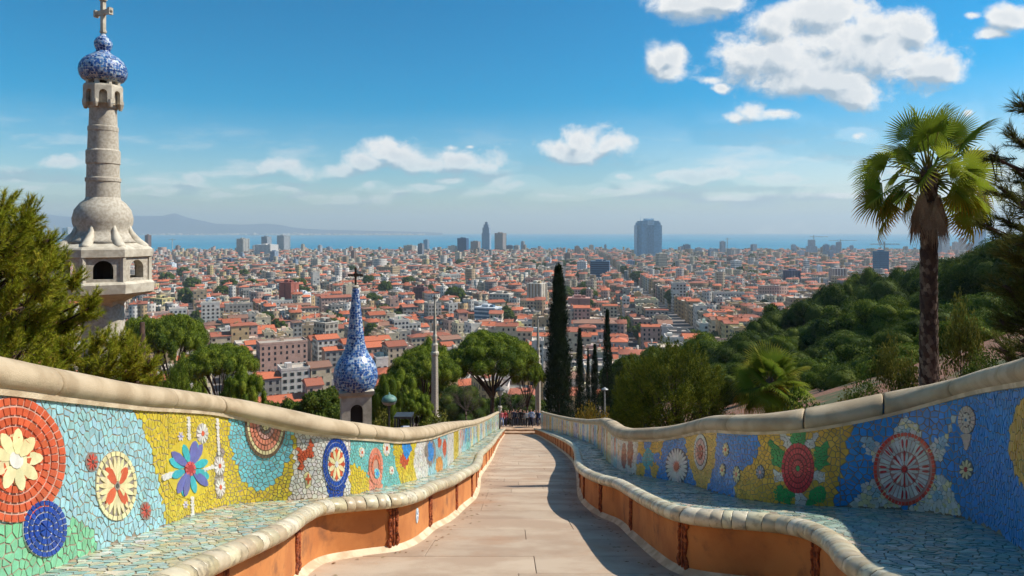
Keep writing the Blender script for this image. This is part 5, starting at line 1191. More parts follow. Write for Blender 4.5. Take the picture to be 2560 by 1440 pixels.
# landmark buildings: (x0, x1, y_top, y_base) in photo pixels, turn, style, colours, label
LM = [
 (361,375,588,633,.5,'ribs',(132,104,92),(96,76,70),'slim brown brick tower standing alone before the sea near the stone tower'),
 (336,353,601,628,.5,'grid',(176,160,146),(110,104,100),'tan apartment tower right of the stone tower shoulder'),
 (150,182,570,604,.5,'ribs',(206,206,204),(104,112,120),'white and grey slab tower seen between left pine and stone tower'),
 (589,619,597,643,.55,'ribs',(196,190,176),(104,116,126),'grey and cream slab tower leftmost of the seaside cluster'),
 (634,687,612,645,.3,'ribs',(220,216,208),(150,152,152),'wide white ribbed slab in the seaside cluster'),
 (651,676,592,640,.5,'grid',(160,168,174),(110,122,132),'grey tower rising behind the wide white slab'),
 (690,722,589,631,.6,'ribs',(190,190,186),(112,126,140),'tallest grey tower of the seaside cluster'),
 (694,742,708,773,.45,'plain',(164,92,74),(122,60,50),'red brown windowless slab block in the middle city'),
 (737,774,734,773,.5,'plain',(222,222,220),(190,200,208),'white block leaning against the red brown slab'),
 (632,675,723,759,.6,'grid',(214,206,186),(110,108,104),'cream balcony block left of the red brown slab'),
 (498,545,752,779,.35,'bands',(196,208,220),(120,140,160),'pale blue office block with long window bands'),
 (404,449,719,748,.4,'grid',(220,214,202),(104,100,96),'white gridded block near the stone tower'),
 (367,427,747,782,.5,'grid',(206,190,130),(100,96,84),'yellow block with balconies right of the stone tower'),
 (541,585,648,666,.15,'bands',(90,108,134),(60,76,100),'dark blue office slab in the far middle city'),
 (584,607,648,666,.3,'grid',(206,192,164),(130,124,110),'cream slab joined to the dark blue office'),
 (416,438,659,682,.5,'plain',(214,220,224),(180,196,208),'white cube block in the far city near the stone tower'),
 (778,842,808,882,.75,'grid',(176,168,154),(86,80,74),'big seven storey concrete block left of the blue spire'),
 (1143,1171,596,640,.3,'bands',(44,92,134),(30,70,108),'dark blue glass tower near the harbour'),
 (1176,1201,604,637,.4,'grid',(162,148,140),(108,100,98),'brown tower right of the dark blue glass tower'),
 (1237,1265,583,633,.55,'ribs',(172,162,154),(112,112,116),'tall tan slab right of the stepped skyscraper'),
 (1266,1283,614,632,.2,'bands',(104,120,140),(76,92,112),'low dark blue block right of the tan slab'),
 (1284,1300,614,632,.4,'grid',(186,176,166),(128,124,120),'pinkish low tower in the harbour row'),
 (1302,1312,604,631,.5,'grid',(166,168,172),(112,118,126),'narrow grey tower last in the harbour row'),
 (1044,1060,610,649,.5,'grid',(128,130,138),(92,98,108),'dark grey narrow tower left of the harbour group'),
 (1008,1037,614,637,.4,'grid',(180,168,148),(112,112,110),'wide tan block left of the dark grey tower'),
 (1058,1073,600,624,.5,'bands',(134,152,168),(104,124,142),'blue grey tower with stepped top behind the tan block'),
 (1122,1141,615,640,.5,'ribs',(214,206,190),(150,144,136),'cream ribbed tower left of the dark blue glass tower'),
 (1064,1105,694,719,.35,'bands',(176,148,104),(92,80,66),'ochre office block with window bands in mid city'),
 (1032,1066,719,754,.25,'grid',(120,76,74),(80,52,54),'dark red block with small windows above the column'),
 (1320,1366,710,785,.6,'ribs',(214,206,188),(170,148,118),'cream ribbed tower block left of the tallest cypress'),
 (1420,1479,747,793,.12,'plain',(190,140,124),(160,116,104),'pink windowless block right of the tallest cypress'),
 (1185,1254,771,811,.45,'bands',(208,212,214),(84,112,134),'low white office with blue glass above the umbrella pine'),
 (1223,1284,736,772,.3,'grid',(206,196,180),(110,104,98),'pale apartment row above the glass office'),
 (913,950,655,681,.3,'grid',(160,140,128),(106,96,92),'brown block right of the blue spire cross'),
 (944,998,668,695,.5,'grid',(184,160,124),(100,92,82),'ochre and grey courtyard block beyond the spire cross'),
 (971,1007,725,748,.5,'plain',(216,214,208),(186,190,196),'pair of white houses beside the blue spire'),
 (1476,1529,654,703,.12,'bands',(92,122,146),(44,68,96),'blue office slab with fine floor lines at the head of the avenue'),
 (1697,1711,617,637,.3,'grid',(160,172,184),(120,134,148),'low blue grey tower right of the giant tower'),
 (1709,1727,612,637,.3,'bands',(120,140,160),(92,112,134),'darker blue grey tower joined to the low one'),
 (1720,1738,624,640,.4,'grid',(196,192,186),(140,144,150),'pale block in the right harbour row'),
 (1739,1756,620,640,.4,'grid',(176,180,184),(130,138,146),'grey block in the right harbour row'),
 (1777,1797,623,640,.4,'grid',(184,184,186),(134,140,146),'broad pale tower left of the crane tower'),
 (1801,1814,604,640,.4,'ribs',(168,178,188),(128,140,152),'thin tower under construction with a crane'),
 (1821,1850,622,648,.5,'ribs',(190,178,168),(134,136,140),'pair of tan towers right of the crane tower'),
 (1979,1991,612,635,.4,'grid',(156,170,184),(120,136,152),'small blue grey tower left of the stepped white tower'),
 (1996,2017,628,650,.4,'plain',(170,178,188),(140,150,162),'squat grey block before the stepped white tower'),
 (1966,2002,677,718,.35,'ribs',(92,94,116),(70,72,94),'dark slate slab above the wooded hillside'),
 (1867,1899,667,685,.2,'grid',(206,180,110),(140,120,80),'yellow block far right of the avenue'),
 (1511,1516,612,632,.4,'ribs',(156,164,172),(120,130,140),'needle thin tower left of the giant tower'),
 (2060,2075,612,645,.4,'bands',(140,158,176),(108,128,148),'left one of three blue grey towers beyond the hillside'),
 (2078,2091,614,646,.4,'grid',(150,166,182),(116,134,152),'middle one of three blue grey towers beyond the hillside'),
 (2092,2105,606,643,.4,'grid',(166,178,190),(130,144,158),'right one of three blue grey towers beyond the hillside'),
 (2191,2224,629,692,.2,'bands',(58,118,150),(40,92,126),'teal glass tower rising behind the wooded hillside'),
 (2082,2117,672,726,.2,'ribs',(214,200,188),(112,84,80),'white and brown striped tower by the wooded hillside'),
 (2260,2292,652,676,.4,'grid',(196,180,160),(112,104,96),'unfinished concrete block left of the palm trunk'),
 (2346,2378,596,642,.5,'bands',(186,188,192),(134,142,152),'pale terraced tower right of the palm trunk'),
 (2384,2399,606,636,.4,'grid',(196,182,174),(144,140,140),'short pinkish tower right of the palm trunk'),
 (2401,2418,596,634,.4,'grid',(204,188,178),(150,146,146),'rounded pinkish tower right of the palm trunk'),
 (2419,2439,611,634,.4,'bands',(140,160,178),(110,132,152),'low blue tower near the right edge pine'),
 (2441,2467,577,616,.3,'bands',(150,172,192),(124,148,170),'tall pale blue tower behind the right edge pine'),
 (2040,2057,666,691,.4,'plain',(206,208,212),(176,182,190),'white block left of the striped tower'),
 (1381,1394,640,655,.3,'bands',(70,104,136),(54,84,114),'small dark blue block beyond the tallest cypress tip'),
 (1362,1381,660,673,.4,'plain',(206,206,204),(176,182,186),'white slab left of the tallest cypress tip'),
]
FOOT = []
def lm_geo(x0, x1, yt, yb):
    Y = F*(CAM_Z - CITY_Z + 2.5)/(yb - HY)
    for _ in range(3): Y = F*(CAM_Z - float(ground_z(0, max(Y, 340))))/(yb - HY)
    return Y, (x1-x0)/F*Y, (yb-yt)/F*Y, ((x0+x1)/2 - CX)/F*Y
def landmark(x0, x1, yt, yb, turn, style, c1, c2, label, depth=None):
    Y, wtot, H, X = lm_geo(x0, x1, yt, yb); z = float(ground_z(X, Y)) if Y > 340 else CITY_Z
    if style in ('bands','grid') and turn < .2: turn = .2
    # seen width = a cos + b sin (turned box); keep the depth 70 % of the width
    k = .7; Wd = wtot/(math.cos(turn) + k*math.sin(turn)); D = Wd*k; FOOT.append((X, Y, wtot*.75))
    root = empty('tower_block' if H > 35 else 'city_block', (X, Y + D*.5, z), -turn if X < 200 else turn*.7); tag(root, label, 'building')
    A, Bc = lin(c1), lin(c2); fl = 3.4; n = max(2, int(H/fl)); st = MB(); tr = MB(); wn = MB(); hx, hy = Wd/2, D/2
    st.box(-hx, hx, -hy, hy, -3, H, Bc if style in ('bands','ribs') else A); body = st.build('body', M_CONC, root, colors=True)
    if style == 'bands':
        for i in range(n + 1): zz = min(i*H/n, H - .6); tr.box(-hx-.25, hx+.25, -hy-.25, hy+.25, zz + .02, zz + max(.9, H/n*.38), A)
        tag(tr.build('floor_bands', M_CONC, root, colors=True), kind='stuff')
    elif style == 'ribs':
        m = max(4, int(Wd/4.5)); 
        for i in range(m + 1):
            x = -hx + i*Wd/m
            for s in (-1, 1): tr.box(x - Wd/m*.27, x + Wd/m*.27, s*hy - .35, s*hy + .35, 0, H + .5, A)
        m2 = max(3, int(D/4.5))
        for i in range(m2 + 1):
            y = -hy + i*D/m2
            for s in (-1, 1): tr.box(s*hx - .36, s*hx + .36, y - D/m2*.27, y + D/m2*.27, 0, H + .52, A)
        tag(tr.build('facade_ribs', M_CONC, root, colors=True), kind='stuff')
    elif style == 'grid':
        m = max(4, int(Wd/3.6)); m2 = max(3, int(D/3.6))
        for i in range(n):
            zz = (i + .28)*H/n; zh = H/n*.48
            for j in range(m):
                x = -hx + (j + .25)*Wd/m
                for s in (-1, 1): wn.box(x, x + Wd/m*.5, s*(hy + .12) - .15, s*(hy + .12) + .15, zz, zz + zh, Bc)
            for j in range(m2):
                y = -hy + (j + .25)*D/m2
                for s in (-1, 1): wn.box(s*(hx + .12) - .15, s*(hx + .12) + .15, y, y + D/m2*.5, zz, zz + zh, Bc)
        tag(wn.build('window_grid', M_CONC, root, colors=True), kind='stuff')
    else:
        tr.box(-hx*.08, hx*.08, -hy - .12, -hy + .3, 0, H - 1, Bc); tr.box(hx - .3, hx + .12, -hy*.08, hy*.08, 0, H - 1, Bc); tr.build('vertical_groove', M_CONC, root, colors=True)
    rp = MB(); rp.box(-hx*.45, hx*.2, -hy*.5, hy*.4, H + .55, H + .55 + max(2.5, H*.05), A); rp.box(hx*.3, hx*.6, -hy*.3, hy*.3, H + .55, H + 2.6, Bc); rp.box(-hx - .3, hx + .3, -hy - .3, hy + .3, H + .06, H + .55, A)
    rp.build('roof_plant', M_CONC, root, colors=True)
    return root
for L_ in LM: landmark(*L_)
# the giant tower at the right of the centre
def giant():
    Y, Wt, H, X = lm_geo(1592, 1656, 549, 648); z = float(ground_z(X, Y)); FOOT.append((X, Y, Wt)); r = empty('giant_tower', (X, Y + 25, z), .06); tag(r, 'giant blue grey tower with stepped corners, tallest and widest on the skyline', 'building')
    A, B_, D_ = lin((182,210,226)), lin((148,184,206)), lin((104,140,166)); w = Wt/2; b = MB()
    b.box(-w*.72, w*.72, -26, 26, -3, H*.97, B_); b.build('core', M_CONC, r, colors=True)
    for k, (x0, x1, d, h, c) in enumerate([(-w,-w*.70,17,.86,A),(-w*.86,-w*.55,22,.93,B_),(w*.70,w,17,.86,A),(w*.55,w*.86,22,.93,B_),(-w*.22,w*.30,28,.985,A)]):
        b = MB(); b.box(x0, x1, -d - .01*k, d + .01*k, -2.9 + k*.01, H*h, c); b.build('wing', M_CONC, r, colors=True)
    fl = MB(); n = 34
    for i in range(n):
        zz = (i + .3)*H*.86/n
        fl.box(-w*.21, w*.29, -28.5, -27.9, zz, zz + 1.6, D_)
        for s in (-1, 1): fl.box(s*w*.71 if s > 0 else -w*.99, w*.99 if s > 0 else -w*.71, -17.5, -16.9, zz, zz + 1.3, D_)
    tag(fl.build('floor_lines', M_CONC, r, colors=True), kind='stuff')
    b = MB(); b.box(-w*.3, w*.4, -10, 10, H*.985, H*1.03, A); b.build('roof_plant', M_CONC, r, colors=True)
    b = MB(); b.tube([(-w*.6,0,H*.96),(-w*.6,0,H*1.13)], [.7,.25], 6, A); b.build('antenna', M_CONC, r, colors=True)
giant()
def stepped(x0, x1, yt, yb, label, c1, c2, spire):
    Y, Wt, H, X = lm_geo(x0, x1, yt, yb); z = float(ground_z(X, Y)); FOOT.append((X, Y, Wt)); r = empty('stepped_tower', (X, Y + Wt*.3, z), -.25); tag(r, label, 'building'); A, B_ = lin(c1), lin(c2); w = Wt*.46
    for k, (f, h0, h1) in enumerate([(1.0, 0, .62), (.86, .62, .80), (.62, .80, .90), (.34, .90, .985)] if spire else [(1.0, 0, .62), (.66, .62, .96)]):
        b = MB(); b.box(-w*f, w*f, -w*f*.8, w*f*.8, H*h0 - (3 if k == 0 else 0), H*h1, B_); t = b.build('tier', M_CONC, r, colors=True)
        q = MB(); m = 5
        for i in range(m + 1):
            x = -w*f + i*2*w*f/m; q.box(x - w*f*.10, x + w*f*.10, -w*f*.8 - .5, w*f*.8 + .5, H*h0, H*h1 + .4, A); 
            y = -w*f*.8 + i*1.6*w*f/m; q.box(-w*f - .51, w*f + .51, y - w*f*.09, y + w*f*.09, H*h0, H*h1 + .42, A)
        tag(q.build('ribs', M_CONC, t, colors=True), kind='stuff')
    b = MB(); b.tube([(0,0,H*.95),(0,0,H*1.03)], [.8,.3], 6, A); b.build('mast', M_CONC, r, colors=True)
stepped(1206, 1226, 554, 629, 'slender stepped skyscraper with small crown, tallest of the harbour group', (132,148,164), (96,114,134), True)
stepped(2020, 2044, 598, 645, 'pale stepped tower with narrower upper half right of the harbour', (178,188,198), (140,152,166), False)
# generic mid-rise blocks scattered through the far city
rm = random.Random(31); gen_ = []
for k in range(52):
    x = rm.uniform(420, 2330); yb = 633 + rm.random()**2*60; w = rm.uniform(7, 17)*(1 + (yb - 633)/60); h = rm.uniform(9, 24)*(1 + (yb - 633)/60)
    gen_.append((x, yb, w, h))
for k, (x, yb, w, h) in enumerate(sorted(gen_)):
    nm, c1, c2 = rm.choice([('pale grey', (190,192,194), (128,134,142)), ('white', (214,212,208), (150,152,154)), ('tan', (190,172,148), (120,112,102)), ('blue grey', (152,168,184), (108,124,142)), ('cream', (208,198,176), (130,124,116)), ('brown', (158,134,118), (104,92,86))])
    landmark(x - w/2, x + w/2, yb - h, yb, rm.uniform(.25, .6), rm.choice(['grid','bands','ribs','grid']), c1, c2, f'{nm} mid-rise block, {ordw(k+1)} from the tower side among the far mid-rise blocks')['group'] = 'far mid-rise blocks'
# ---- ordinary houses
def gen_city(rng):
    out = []
    def district(th, x_ok, seedoff):
        ca, sa = math.cos(th), math.sin(th); BX, BY, ST = 48.0, 36.0, 7.0
        R = 3300
        for i in range(int(-R/(BX+ST)), int(R/(BX+ST))):
            for j in range(int(-R/(BY+ST)), int(R/(BY+ST)) + 1):
                u0, v0 = i*(BX+ST), j*(BY+ST); cx, cy = ca*(u0+BX/2) - sa*(v0+BY/2), sa*(u0+BX/2) + ca*(v0+BY/2) + 60
                if not (290 < cy < 2740 and abs(cx) < .80*cy + 60) or not x_ok(cx, cy): continue
                if rng.random() < .02: continue
                bh = rng.uniform(2.2, 4.0)
                for row in (0, 1):
                    u = 0.0; drow = rng.uniform(10.5, 14.5)
                    while u < BX - 5:
                        w = rng.uniform(6.5, 14) if cy < 900 else rng.uniform(6.5, 13.5); w = min(w if rng.random() > .10 else rng.uniform(20, 34), BX - u)
                        if w < 6: break
                        d = drow if rng.random() < .8 else rng.uniform(7, 11)
                        lu = u + w/2; lv = d/2 if row == 0 else BY - d/2
                        out.append((u0 + lu, v0 + lv, w/2 - .05, d/2, th, bh, ca, sa)); u += w
                if rng.random() < .5: out.append((u0 + rng.uniform(13, BX-13), v0 + BY/2, rng.uniform(4, 9), rng.uniform(2, 3), th, bh*.5, ca, sa))
    district(math.radians(-4.75), lambda x, y: x > .035*y - 30, 0)
    district(math.radians(27), lambda x, y: x <= .035*y - 30, 1)
    return out
rc_ = np.random.default_rng(9); raw = gen_city(rc_); N = len(raw); Hs = {k: [] for k in ('cx','cy','z0','a','b','rot','h','rt','rh','wc','rc')}; meta = []
wk, rk = list(WALLC), list(ROOFC)
for (lu, lv, a, b_, th, bh, ca, sa) in raw:
    x, y = ca*lu - sa*lv, sa*lu + ca*lv + 60
    if y > 1100 and rc_.random() < .25: bh *= .7
    if y < 300 or y > 2750 or abs(x) > .80*y + 40: continue
    if any(abs(x-fx) < fr + a and -fr*1.1 < y - fy < fr*1.1 + b_ for fx, fy, fr in FOOT): continue
    if abs(x - avenue_x(y)) < 5.5 + a and y > 400: continue
    g = float(ground_z(x, y))
    if g > CITY_Z + 2.5 and y < 420 and x > 0: continue
    st = max(1, int(round(rc_.normal(bh, 1.15)))); 
    if rc_.random() < .008 and y > 520: st = int(rc_.uniform(6, 10))
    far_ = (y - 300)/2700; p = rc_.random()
    if abs(x - avenue_x(y)) < 26: st = int(rc_.integers(5, 7))
    # tiled roofs near the park; paler flat ones far off put haze into colour
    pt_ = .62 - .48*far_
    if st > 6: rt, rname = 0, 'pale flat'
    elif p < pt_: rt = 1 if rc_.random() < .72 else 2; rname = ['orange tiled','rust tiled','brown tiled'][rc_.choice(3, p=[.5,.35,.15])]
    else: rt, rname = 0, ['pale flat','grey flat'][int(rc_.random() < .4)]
    wname = wk[rc_.choice(7, p=[.28,.22,.11,.11,.12,.12,.04])]
    if b_ > a and rt != 1: a, b_, rot = b_, a, th + math.pi/2
    else: rot = th
    jw = 1 + rc_.uniform(-.16, .12); jr = 1 + rc_.uniform(-.25, .2)
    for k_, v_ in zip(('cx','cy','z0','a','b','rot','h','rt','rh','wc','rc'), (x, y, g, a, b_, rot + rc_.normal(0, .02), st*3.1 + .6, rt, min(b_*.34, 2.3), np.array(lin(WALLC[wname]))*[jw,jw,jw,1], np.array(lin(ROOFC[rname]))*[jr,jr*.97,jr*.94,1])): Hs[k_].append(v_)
    meta.append((wname, rname, rt, st))
Hs = {k: np.array(v) for k, v in Hs.items()}; nH = len(Hs['cx'])
ppx = CX + F*Hs['cx']/Hs['cy']; ppy = HY + F*(CAM_Z - Hs['z0'] - Hs['h'])/Hs['cy']
vis = (ppx > 335) & (ppx < 1930) & (ppy < 1010)
# nothing hidden behind the near trees is worth a house of its own
def hidden(x, y):
    return (x < 500 and y > 850) or (500 <= x < 640 and y > 905) or (1130 < x < 1340 and y > 850) or (1560 < x and y > 868) or (x > 1850 and y > 800) or (1360 < x < 1425 and y > 760)
for i in np.where(vis)[0]:
    if hidden(ppx[i], ppy[i]): vis[i] = False
order = np.where(vis)[0]; size = Hs['a'][order]*(Hs['h'][order] + 8)/Hs['cy'][order]**2; order = order[np.argsort(-size)][:296]
near = set(order.tolist()); far_ix = np.array([i for i in range(nH) if i not in near])
# all other houses: one mass; plus roof clutter
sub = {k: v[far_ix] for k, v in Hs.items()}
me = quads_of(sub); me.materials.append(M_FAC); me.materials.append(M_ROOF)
cityo = obj('city_houses', me); tag(cityo, 'dense mass of countless distant city houses down to the shore', 'city houses', kind='stuff')
# roof clutter on the mass of houses (stair heads, tanks, chimneys)
m_ = (sub['cy'] < 1300); cl = np.where(m_)[0]; V, Fa, C = [], [], []
CB = np.array([[-1,-1,0],[1,-1,0],[1,1,0],[-1,1,0],[-1,-1,1],[1,-1,1],[1,1,1],[-1,1,1]], float); FB = np.array([[0,1,5,4],[1,2,6,5],[2,3,7,6],[3,0,4,7],[4,5,6,7]])
ncl = len(cl)*2; ii = np.repeat(cl, 2); u_ = rc_.uniform(-.7,.7,ncl); v_ = rc_.uniform(-.55,.55,ncl); ss = rc_.uniform(.5, 1.9, ncl); hh = rc_.uniform(1.0, 3.0, ncl); tp = sub['rt'][ii] > 0; ss[tp] *= .38; 
zb = sub['z0'][ii] + sub['h'][ii] + np.where(tp, sub['rh'][ii]*(1-np.abs(v_))*.9, 0.0) - .3
ca, sa = np.cos(sub['rot'][ii]), np.sin(sub['rot'][ii]); lx, ly = u_*sub['a'][ii], v_*sub['b'][ii]; px_, py_ = sub['cx'][ii] + ca*lx - sa*ly, sub['cy'][ii] + sa*lx + ca*ly
Vb = CB[None]*np.stack([ss, ss*.8, hh], -1)[:,None,:]; X_ = px_[:,None] + ca[:,None]*Vb[:,:,0] - sa[:,None]*Vb[:,:,1]; Y_ = py_[:,None] + sa[:,None]*Vb[:,:,0] + ca[:,None]*Vb[:,:,1]; Z_ = zb[:,None] + Vb[:,:,2]
pal = np.array([lin((214,208,198)), lin((186,172,150)), lin((150,140,130)), lin((170,100,74))]); cc = pal[rc_.integers(0,4,ncl)]
me = npmesh('roof_clutter', np.stack([X_,Y_,Z_],-1).reshape(-1,3), (FB[None] + (np.arange(ncl)*8)[:,None,None]).reshape(-1,4), False, np.repeat(cc, 8, 0)); o = obj('roof_clutter', me, M_ROOF, cityo); tag(o, kind='stuff')
# ---- the 296 houses that show largest
NUM = ['zero','one','two','three','four','five','six','seven','eight','nine','ten','eleven','twelve','thirteen']
SECT = [(0,500,'above the tall umbrella pine'),(500,660,'above the broad umbrella pine'),(660,800,'left of the blue spire'),(800,900,'behind the blue spire'),(900,1020,'right of the blue spire'),(1020,1120,'behind the stone column'),(1120,1240,'above the great pine'),(1240,1360,'left of the tallest cypress'),(1360,1500,'behind the cypresses'),(1500,1640,'beside the avenue, sea side'),(1640,1760,'beside the avenue foot'),(1760,2000,'above the wooded hillside')]
cnt = {}
def house(i, label):
    x, y, z, a, b_, rot, h, rt, rh = (float(Hs[k][i]) for k in ('cx','cy','z0','a','b','rot','h','rt','rh')); rd = random.Random(i)
    r = empty('city_house', (x, y, z), rot); tag(r, label, 'house', 'houses in the near part of the city'); wc, rc2 = tuple(Hs['wc'][i]), tuple(Hs['rc'][i])
    w = MB(); w.box(-a, a, -b_, b_, -3, h, wc); 
    if rt == 0:
        for (x0, x1, y0, y1) in ((-a-.1,a+.1,-b_-.1,-b_+.25),(-a-.1,a+.1,b_-.25,b_+.1),(-a-.1,-a+.25,-b_+.25,b_-.25),(a-.25,a+.1,-b_+.25,b_-.25)): w.box(x0, x1, y0, y1, h - .25, h + .95, wc)
    else: w.box(-a-.18, a+.18, -b_-.18, b_+.18, h - .45, h - .02, tuple(min(1, q*1.08) for q in wc))
    if rt == 1: w.add([(-a,-b_,h),(-a,b_,h),(-a,0,h+rh-.12),(a,-b_,h),(a,b_,h),(a,0,h+rh-.12)], [[0,2,1],[3,4,5]], wc)
    w.build('wall', M_WALL, r, colors=True)
    q = MB(); e = .5
    if rt == 0: q.box(-a+.25, a-.25, -b_+.25, b_-.25, h + .01, h + .12, rc2)
    else:
        ins = min(b_, a*.8) if rt == 2 else -e
        E = [(-a-e,-b_-e,h-.06),(a+e,-b_-e,h-.06),(a+e,b_+e,h-.06),(-a-e,b_+e,h-.06)]; R0, R1 = (-(a-ins),0,h+rh), (a-ins,0,h+rh); th_ = .16
        up = [(p[0],p[1],p[2]+th_) for p in E] + [R0, R1]; q.add(E + up, [[3,2,1,0],[0,1,5,4],[1,2,6,5],[2,3,7,6],[3,0,4,7],[4,5,9,8],[6,7,8,9],[5,6,9],[7,4,8]], rc2)
        q.tube([(R0[0],0,h+rh+.03),(R1[0],0,h+rh+.03)], .16, 6, tuple(c*.85 for c in rc2))
    q.build('roof', M_TILED, r, colors=True)
    wn = MB(); n = max(2, int(h/3.05)); dk = lin((46,44,46)); shc = lin(rd.choice([(96,110,96),(120,92,70),(88,96,112),(150,140,124)]))
    for (L_, hw, ax) in ((a, b_, 0), (b_, a, 1)):
        m = max(2, int(2*L_/2.9)); 
        for s in (-1, 1):
            if rd.random() < .12 and ax: continue
            for fl in range(n):
                for j in range(m):
                    if rd.random() < .10 or (i % 4 == 1 and (j + fl) % 2): continue
                    c = -L_ + (j + .5)*2*L_/m; zz = .75 + fl*(h-.6)/n; ww = .58; hgt = 1.65
                    for (c0, c1, dd, col) in ((c-ww, c+ww, .05, dk), (c-ww-.34, c-ww-.02, .09, shc), (c+ww+.02, c+ww+.34, .09, shc)):
                        if col is shc and (i % 3 == 0): continue
                        (wn.box(c0, c1, s*hw - dd, s*hw + dd, zz, zz + hgt, col) if ax == 0 else wn.box(s*hw - dd, s*hw + dd, c0, c1, zz, zz + hgt, col))
    tag(wn.build('window_rows', M_WALL, r, colors=True), kind='stuff')
    for k in range(rd.randint(1, 3)):
        c = MB(); cx, cy = rd.uniform(-.7,.7)*a, rd.uniform(-.5,.5)*b_
        if rt == 0: s = rd.uniform(.8, 1.8); c.box(cx - s, cx + s, cy - s*.8, cy + s*.8, h + .1, h + rd.uniform(1.8, 2.9), tuple(min(1, t*rd.uniform(.85,1.1)) for t in wc)); nm = 'roof_hut'
        else:
            hz = h + rh*(1 - abs(cy)/b_); c.box(cx - .35, cx + .35, cy - .3, cy + .3, hz - .9, hz + .9, tuple(t*.9 for t in wc)); c.box(cx - .45, cx + .45, cy - .4, cy + .4, hz + .91, hz + 1.05, tuple(t*.7 for t in wc)); nm = 'chimney'
        c.build(nm, M_WALL, r, colors=True)
    return r
for i in sorted(order.tolist(), key=lambda i: Hs['cy'][i]):
    wname, rname, rt, st = meta[i]; s = next((q[2] for q in SECT if q[0] <= ppx[i] < q[1]), SECT[-1][2]); cnt[s] = cnt.get(s, 0) + 1
    kind = {0: f'{rname} roof', 1: f'{rname} gable roof', 2: f'{rname} hip roof'}[rt]
    house(i, f'{wname} {NUM[min(st,13)]} storey house, {kind}, {ordw(cnt[s])} nearest {s}')
# ---- trees standing between the city blocks
rd = random.Random(4); used = 0
CT = [(690,832),(700,846),(800,880),(930,852),(925,868),(958,800),(990,812),(1130,768),(1142,790),(1208,790),(1262,798),(1268,812),(1465,742),(1410,760),(1535,836),(1560,842),(1450,705),(1150,668),(1118,690),(880,690),(660,700),(1500,840),(1700,866),(1735,872),(1790,868),(1600,860),(1640,690),(1660,664),(1690,676),(1580,672),(1760,676),(1780,680),(1850,690),(1880,704),(1920,700),(1560,690),(1810,654),(1880,652),(1740,660),(1330,672),(1345,676),(1310,668),(1425,664),(1405,670),(1080,664),(930,648),(1240,650)]
rt_ = random.Random(12)
for _ in range(60): CT.append((rt_.uniform(400, 1950), rt_.uniform(640, 850)))
for i, (px, py) in enumerate(CT):
    Y = F*(CAM_Z - CITY_Z)/(py - HY); X = (px - CX)/F*Y; s = 1.0 if Y < 700 else 1.6
    sec = next((q[2] for q in SECT if q[0] <= px < q[1]), SECT[-1][2]); k = ('t', sec); cnt[k] = cnt.get(k, 0) + 1
    plant_tree('city_tree', L1 if i % 2 else O1, (X, Y, float(ground_z(X, Y)) + 2), f'round green street tree among the roofs, {ordw(cnt[k])} of those {sec}', s*rd.uniform(1.1,1.7), rd.uniform(0,6), 'trees among the city roofs', sz=s*rd.uniform(1.3,1.6))
# ---- cranes
def crane(px, py_top, py_base, jib_l, jib_r, label):
    Y = F*(CAM_Z - CITY_Z)/(py_base - HY); X = (px - CX)/F*Y; z = float(ground_z(X, Y)); top = CAM_Z - (py_top - HY)/F*Y - z; r = empty('tower_crane', (X, Y - 4, z)); tag(r, label, 'crane', 'cranes on the skyline')
    b = MB(); b.box(-.9, .9, -.9, .9, 0, top, lin((190,186,176))); b.build('mast', M_CONC, r, colors=True)
    b = MB(); b.box(jib_l/F*Y, jib_r/F*Y, -.7, .7, top*.93 - .7, top*.93 + .7, lin((200,196,184))); b.build('jib', M_CONC, r, colors=True)
crane(1817, 594, 640, -6, 8, 'crane mast beside the thin unfinished tower'); crane(2100, 598, 640, -30, 40, 'crane with long jib over the three blue grey towers'); crane(2208, 604, 690, -36, 38, 'crane on top of the teal glass tower'); crane(432, 596, 632, -10, 9, 'lone white crane against the sea near the stone tower')
crane(2033, 588, 640, -10, 36, 'crane above the pale stepped tower')
# ------------------------------------------------------------------ the stone tower
M_STONE = mat('rough_stone', lin((190,182,164)), .95, lin((168,158,140)), 9.0, bump=.8, bscale=34, coords='Object', stain=lin((140,130,114)), stain_scale=1.6, stain_amt=.4)
M_TRIM = mat('smooth_stone', lin((200,192,172)), .9, lin((176,166,146)), 3.0, bump=.25, bscale=40, coords='Object', stain=lin((124,108,88)), stain_scale=2.0, stain_amt=.4)
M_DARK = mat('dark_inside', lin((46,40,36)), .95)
def trencadis_mat(name, scale):
    """blue-and-white broken tile too fine to pick apart"""
    m = bpy.data.materials.new(name); m.use_nodes = True; t = NT(m.node_tree); b = t.n['Principled BSDF']; v = t.new('ShaderNodeTexCoord').outputs['Object']
    f1 = t.new('ShaderNodeTexVoronoi', feature='DISTANCE_TO_EDGE'); t.l.new(v, f1.inputs['Vector']); f1.inputs['Scale'].default_value = scale
    c1 = t.new('ShaderNodeTexVoronoi', feature='F1'); t.l.new(v, c1.inputs['Vector']); c1.inputs['Scale'].default_value = scale
    sp = t.new('ShaderNodeSeparateColor'); t.l.new(c1.outputs['Color'], sp.inputs[0])
    tile = t.ramp(sp.outputs[0], [(0.0, lin((24,52,120))), (.45, lin((44,84,160))), (.62, lin((120,150,196))), (.72, lin((214,218,222)))])
    c = t.mix(t.smooth(f1.outputs['Distance'], .04, .10), lin((206,208,204)), tile); t.l.new(c, b.inputs['Base Color']); b.inputs['Roughness'].default_value = .25
    bp = t.new('ShaderNodeBump'); bp.inputs['Strength'].default_value = .35; bp.inputs['Distance'].default_value = .02; t.l.new(t.smooth(f1.outputs['Distance'], .0, .10), bp.inputs['Height']); t.l.new(bp.outputs[0], b.inputs['Normal'])
    return m
